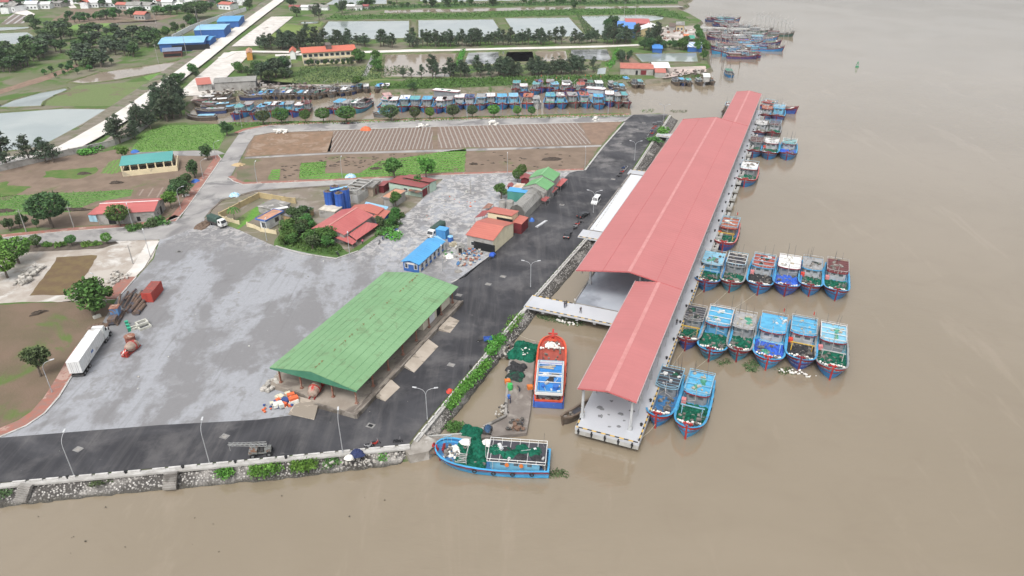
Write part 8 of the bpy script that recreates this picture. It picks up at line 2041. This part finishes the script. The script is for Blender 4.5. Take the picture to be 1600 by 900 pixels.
bits('rubble','dirty stones and rubbish at the dock pond side','rubble',[(770,640),(790,630),(796,645),(784,656),(770,650)],30,.2,.6,[mRubW,M('gear_dark',(.05,.05,.05))],z=.6,seed=34)
bits('rubble','rubble and rubbish below the bush ledge at the head of the pond','rubble',[(776,560),(788,540),(800,530),(800,550),(786,566)],40,.2,.6,[mRubW,M('gear_dark',(.05,.05,.05))],z=.6,seed=35)
b=MB()
p0,p1=P(690,703,1.0),P(652,706,1.2)
for k in range(5):b.cyl(p0+Vector((0,.3*k-.6,.05*k)),p1+Vector((0,.3*k-.6,.05*k)),.14,n=7)
o=b.build('log_ramp',M('log_brown',(.2,.15,.11),(.15,.11,.085),2,rough=.9)); tag(o,'few logs lying from the quay corner to the bow of the long boat','logs')
for i,(x,y,z)in enumerate(((558,710,2.5),)):
 b=MB(); b.heap((0,0,0),1.3,.9,1.0,random.Random(3),12,5,.2); o=b.build('net_bundle',M('bundle_navy',(.02,.03,.08),(.03,.04,.11),2)); o.location=P(x,y,z); tag(o,'navy blue net bundle lying over the near coping','net')
b=MB(); b.heap((0,0,0),.9,.7,.7,random.Random(4),12,5,.15); o=b.build('net_bundle',mFoam); o.location=P(546,716,2.4); tag(o,'pale sack bundle lying beside the navy net bundle','sack')
b=MB(); b.heap((0,0,0),.8,.6,.7,random.Random(6),12,5,.15); o=b.build('net_bundle',mCrate['red']); o.location=P(703,612,2.3); tag(o,'small red bundle on the kerb of the pier road','bundle')
# steps down the near revetment
for i,(a,c)in enumerate((((42,760),(34,785)),((268,741),(266,766)))):
 b=MB(); p,q=P(*a,GZ),P(*c,.2); d=q-p
 hd_=atan2(d.y,d.x)
 for k in range(7):m_=p.lerp(q,(k+.5)/7); b.box((m_.x-p.x,m_.y-p.y,m_.z-GZ+.35),(.62,2.2,.5),hd_)
 o=b.build('stone_steps',mConcD); o.location=(p.x,p.y,GZ); tag(o,['concrete steps down to the water at the left frame edge','concrete steps down to the water below the second lamp'][i],'steps')
for i,(x,y)in enumerate(((106,747),(197,739),(286,731),(368,723),(447,716),(700,612),(735,574),(773,530))):
 b=MB(); b.cyl((0,0,0),(0,0,.4),.2,.17,10); b.cyl((0,0,.4),(0,0,.55),.28,.24,10); o=b.build('bollard',mBlack); o.location=P(x,y,GZ+.24); tag(o,['short black bollard on the near coping, first of five','short black bollard on the near coping, second of five','short black bollard on the near coping, third of five','short black bollard on the near coping, fourth of five','short black bollard on the near coping, fifth of five','short black bollard by the red bundle','short black bollard above the longest bush strip','short black bollard above the blue cargo bike'][i],'bollard','bollards on the coping')
r=thing('channel_buoy','small green channel buoy alone on the river','buoy',P(1339,105,0))
b=MB(); b.cyl((0,0,-.4),(0,0,.6),.95,.9,14); b.build('float',M('buoy_green',(.03,.2,.1),(.04,.24,.12),2),r)
b=MB()
for k in range(4):b.cyl((.8*cos(k*pi/2),.8*sin(k*pi/2),.8),(.2*cos(k*pi/2),.2*sin(k*pi/2),2.7),.09,n=5)
b.cyl((0,0,2.5),(0,0,3.1),.4,.25,8); b.build('tower',M('buoy_green',(.03,.2,.1)),r)
for i,(x,y,h)in enumerate(((1110,106,5),(1127,110,7),(1129,111,7),(1141,104,6),(1155,106,6))):
 b=MB(); b.cyl((0,0,-1),(0,0,h),.16,.12,6); b.cyl((0,0,h*.6),(1.4,.2,h*.62),.07,n=5); o=b.build('mooring_pile',mBark); o.location=P(x,y,0); tag(o,['thin mooring pile nearest the bank off the bend','thin mooring pile beside its twin','leaning mooring pile beside its twin','mooring pile behind the patrol style boat','outermost mooring pile alone in the river'][i],'pile')
b=MB();
jp=[P(1090,43,2),P(1200,46,2)]
d=(jp[1]-jp[0]).normalized(); nn=Vector((-d.y,d.x,0))
jr=thing('jetty','long narrow jetty reaching out between the moored trawlers','jetty',jp[0],atan2(d.y,d.x))
L=(jp[1]-jp[0]).length
b.bx(0,L,-2,2,-.5,0.3); b.build('deck',mConc,jr)
b=MB()
for k in range(14):b.cyl((L*k/14,-1.6,-3),(L*k/14,-1.6,-.5),.3,n=6); b.cyl((L*k/14,1.6,-3),(L*k/14,1.6,-.5),.3,n=6)
b.build('pile',mConcD,jr)
# gear under and around the shops
for i,(x,y,c,s_,lab)in enumerate(((785,325,'grey',1.1,'grey round water tank left of the barrel shed'),(797,325,'grey',1.2,'grey round water tank touching the barrel shed'),(768,390,'steel',.9,'white water tank standing in the open workshop corner'),(656,305,'blue',.8,'blue plastic drum beside the dark canopy shelter'),(704,377,'blue',.8,'blue drum at the rubble hut'))):
 r=thing('water_tank',lab,'tank',P(x,y),0)
 b=MB(); b.cyl((0,0,0),(0,0,s_*1.9),s_,n=16); b.build('shell',{'grey':mPlaster,'steel':mFrame,'blue':mCrate['blue']}[c],r); b=MB(); b.cyl((0,0,s_*1.9),(0,0,s_*2.1),s_*1.04,s_*.8,16); b.build('lid',{'grey':mConcD,'steel':mFrame,'blue':mBlueL}[c],r)
b=MB(); b.heap((0,0,0),1.7,1.1,.5,random.Random(9),12,4,.1); o=b.build('plastic_bundle',M('sheet_blue',(.04,.24,.55),rough=.6)); o.location=P(775,329,GZ+1.5); tag(o,'blue sheet over a heap behind the upper red roofed building','sheet')
b=MB(); b.heap((0,0,0),.9,.8,1.2,random.Random(10),12,4,.1); o=b.build('plastic_bundle',mCrate['blue']); o.location=P(831,346); tag(o,'blue sack heap beside the maroon shop','sacks')
b=MB()
for k in range(3):b.bx(0,5.5,k*.35-.5,k*.35-.25,0,.5-.1*k)
o=b.build('roof_sheets',M('sheet_metal',(.5,.51,.52),(.42,.43,.44),1,rough=.5)); o.location=P(838,356); o.rotation_euler=(0,0,RZQ-.2); tag(o,'stack of pale metal sheets on the road beside the maroon shop','metal sheets')
gable('small_shed','tiny hut with pointed roof at the left of the workshop','hut',(725,388),(727,383),(713,386),4.0,.8,mPlaster,mGreyR,ops=[('N',.5,.9,.05,1.8,'d')],ins=.2)
b=MB(); b.box((0,0,.5),(2.2,1.0,.8)); b.box((.2,0,1.1),(1.2,.9,.5)); o=b.build('generator',M('machine_tan',(.45,.4,.3),(.3,.27,.2),2)); o.location=P(708,385); tag(o,'pale tan machine box beside the tiny pointed hut','machine')
# ---- people
def person(px,z,hd,lab,shirt,trousers,pose='stand',s=1.0):
 b=bmesh.new()
 J={'hip':(0,0,.92),'wst':(0,0,1.1),'chs':(0,0,1.34),'nck':(0,0,1.5),'hd0':(.02,0,1.6),'hd1':(.02,0,1.72),'ls':(0,.19,1.42),'le':(.02,.26,1.14),'lh':(.1,.26,.88),'rs':(0,-.19,1.42),'re':(.02,-.26,1.14),'rh':(.1,-.26,.88),'lt':(0,.1,.86),'lk':(.03,.11,.48),'la':(0,.11,.07),'lf':(.16,.12,.04),'rt':(0,-.1,.86),'rk':(.03,-.11,.48),'ra':(0,-.11,.07),'rf':(.16,-.12,.04)}
 if pose=='walk':J.update(lk=(.16,.1,.5),la=(.22,.1,.09),lf=(.38,.1,.06),rk=(-.02,-.1,.48),ra=(-.24,-.1,.12),rf=(-.1,-.1,.05),lh=(-.12,.26,.92),rh=(.24,-.26,.95))
 if pose=='bend':J.update(wst=(.12,0,1.06),chs=(.34,0,1.16),nck=(.5,0,1.2),hd0=(.58,0,1.22),hd1=(.7,0,1.24),ls=(.42,.19,1.16),rs=(.42,-.19,1.16),le=(.5,.24,.86),re=(.5,-.24,.86),lh=(.55,.2,.58),rh=(.55,-.2,.58))
 R={'hip':(.16,.14),'wst':(.15,.12),'chs':(.19,.13),'nck':(.07,.07),'hd0':(.1,.09),'hd1':(.1,.095),'ls':(.07,.07),'le':(.05,.05),'lh':(.042,.03),'lt':(.1,.1),'lk':(.07,.07),'la':(.05,.05),'lf':(.045,.035)}
 for k in list(R):
  if k[0]=='l' and len(k)==2:R['r'+k[1]]=R[k]
 E_=[('hip','wst'),('wst','chs'),('chs','nck'),('nck','hd0'),('hd0','hd1'),('chs','ls'),('ls','le'),('le','lh'),('chs','rs'),('rs','re'),('re','rh'),('hip','lt'),('lt','lk'),('lk','la'),('la','lf'),('hip','rt'),('rt','rk'),('rk','ra'),('ra','rf')]
 names_=list(J); me=bpy.data.meshes.new('person')
 me.from_pydata([J[n]for n in names_],[(names_.index(a),names_.index(c))for a,c in E_],[])
 o=bpy.data.objects.new('person',me); COL.objects.link(o)
 sk=o.modifiers.new('skin','SKIN')
 if not me.skin_vertices:
  bm2=bmesh.new(); bm2.from_mesh(me); bm2.verts.layers.skin.verify(); bm2.to_mesh(me); bm2.free()
 for i,n in enumerate(names_):
  v=me.skin_vertices[0].data[i]; v.radius=R[n]; v.use_root=(n=='hip')
 sb=o.modifiers.new('sub','SUBSURF'); sb.levels=1; sb.render_levels=1
 dg=bpy.context.evaluated_depsgraph_get(); ev=o.evaluated_get(dg)
 m2=bpy.data.meshes.new_from_object(ev); o.modifiers.clear(); o.data=m2
 skin=M('skin',(.42,.25,.17),rough=.6); hair=M('hair',(.015,.012,.01),rough=.6)
 for m_ in (shirt,trousers,skin,hair):m2.materials.append(m_)
 for p in m2.polygons:
  c=p.center
  if pose=='bend':top=c.x>.5; hairy=c.z>1.24
  else:top=c.z>1.5; hairy=c.z>1.66 or (c.z>1.56 and c.x<.0)
  p.material_index=3 if (top and hairy)else 2 if top else (2 if (abs(c.y)>.2 and c.z<1.12)else 0 if c.z>.95 else 1 if c.z>.1 else 3)
  p.use_smooth=True
 o.location=P(px[0],px[1],z); o.rotation_euler=(0,0,hd); o.scale=(s,s,s)
 tag(o,lab,'person')
 return o
sh=lambda n,c:M('shirt_'+n,c,rough=.9)
person((882,481),DZ+.01,1.0,'person in dark clothes standing on the first bridge, left of two',sh('black',(.03,.03,.035)),sh('navy',(.03,.04,.07)))
person((885,479),DZ+.01,2.0,'person in dark clothes standing on the first bridge, right of the close pair',sh('dark',(.05,.05,.05)),sh('black',(.03,.03,.035)))
person((907,489),DZ+.01,-1.2,'person walking alone on the first bridge',sh('grey',(.08,.08,.09)),sh('black',(.03,.03,.035)),'walk')
person((898,475),DZ+.01,.5,'person in pale clothes at the hall corner by the bridge',sh('pale',(.5,.5,.48)),sh('sand',(.3,.27,.2)))
person((812,612),.75,2.5,'person in dark shirt bending over the dock near the bright green barrel',sh('dark',(.05,.05,.05)),sh('navy',(.03,.04,.07)),'bend')
person((797,630),.75,-.5,'person in dark blue standing on the dock below the green barrel',sh('blue',(.03,.06,.16)),sh('navy',(.03,.04,.07)))
person((816,668),.75,1.5,'person in grey standing on the dock beside the long boat',sh('grey',(.08,.08,.09)),sh('black',(.03,.03,.035)))
person((792,546),.75,.2,'person in dark clothes beside the biggest green net heap',sh('black',(.03,.03,.035)),sh('sand',(.3,.27,.2)),'bend')
person((567,382),GZ,1.5,'person in pink shirt under the canteen awning',sh('pink',(.55,.12,.2)),sh('black',(.03,.03,.035)))
person((1057,508),DZ,1.5,'person in dark clothes on the outer edge of the pier deck',sh('dark',(.05,.05,.05)),sh('black',(.03,.03,.035)))
person((858,186),GZ,3.1,'person in dark clothes walking on the canal road',sh('black',(.03,.03,.035)),sh('black',(.03,.03,.035)),'walk')
person((890,182),GZ,3.1,'person in orange jacket on the canal road',sh('orange',(.6,.12,.05)),sh('black',(.03,.03,.035)),'walk')
# === moorings: ropes
def rope(a,b,sag,lab,r=.035):
 mb=MB(); n=8
 pts=[]
 for i in range(n+1):
  t=i/n; p=a.lerp(b,t); p.z-=sag*4*t*(1-t); pts.append(p)
 mb.path(pts,r,4)
 o=mb.build('mooring_rope',mRope); tag(o,lab,'rope','mooring ropes')
rope(P(1100,452,2.8),Q(52,-1.0,DZ+.3),.3,'rope from the bow of the innermost upper boat to the pier')
rope(P(1139,453,2.8),Q(36,-1.0,DZ+.3),.5,'long rope from the second upper boat across the water to the pier')
rope(P(1183,457,2.8),Q(32,-1.0,DZ+.3),.7,'longest rope from the third upper boat to the pier')
rope(P(1070,544,2.6),Q(17,-1.0,DZ+.3),.3,'rope from the innermost lower boat to the pier')
rope(P(1107,560,2.8),Q(12,-1.0,DZ+.3),.5,'rope from the second lower boat to the pier')
rope(P(1024,663,2.6),Q(-1.2,-1.0,DZ+.3),.6,'slack rope from the inner nearest boat to the pier corner')
rope(P(860,534,3.0),P(805,520,2),.8,'thin rope from the orange red boat to the bush ledge')
# === humid air
def haze(density):
 b=MB(); b.bx(-2200,900,-60,1500,-5,110)
 m=bpy.data.materials.new('humid_air'); m.use_nodes=True
 t=m.node_tree; t.nodes.remove(t.nodes['Principled BSDF'])
 v=t.nodes.new('ShaderNodeVolumePrincipled')
 v.inputs['Color'].default_value=(.93,.95,1,1); v.inputs['Density'].default_value=density; v.inputs['Anisotropy'].default_value=.2
 t.links.new(v.outputs[0],t.nodes['Material Output'].inputs['Volume'])
 o=b.build('haze',m); o['kind']='stuff'
 return o
HAZE=0.0001
if HAZE:haze(HAZE)
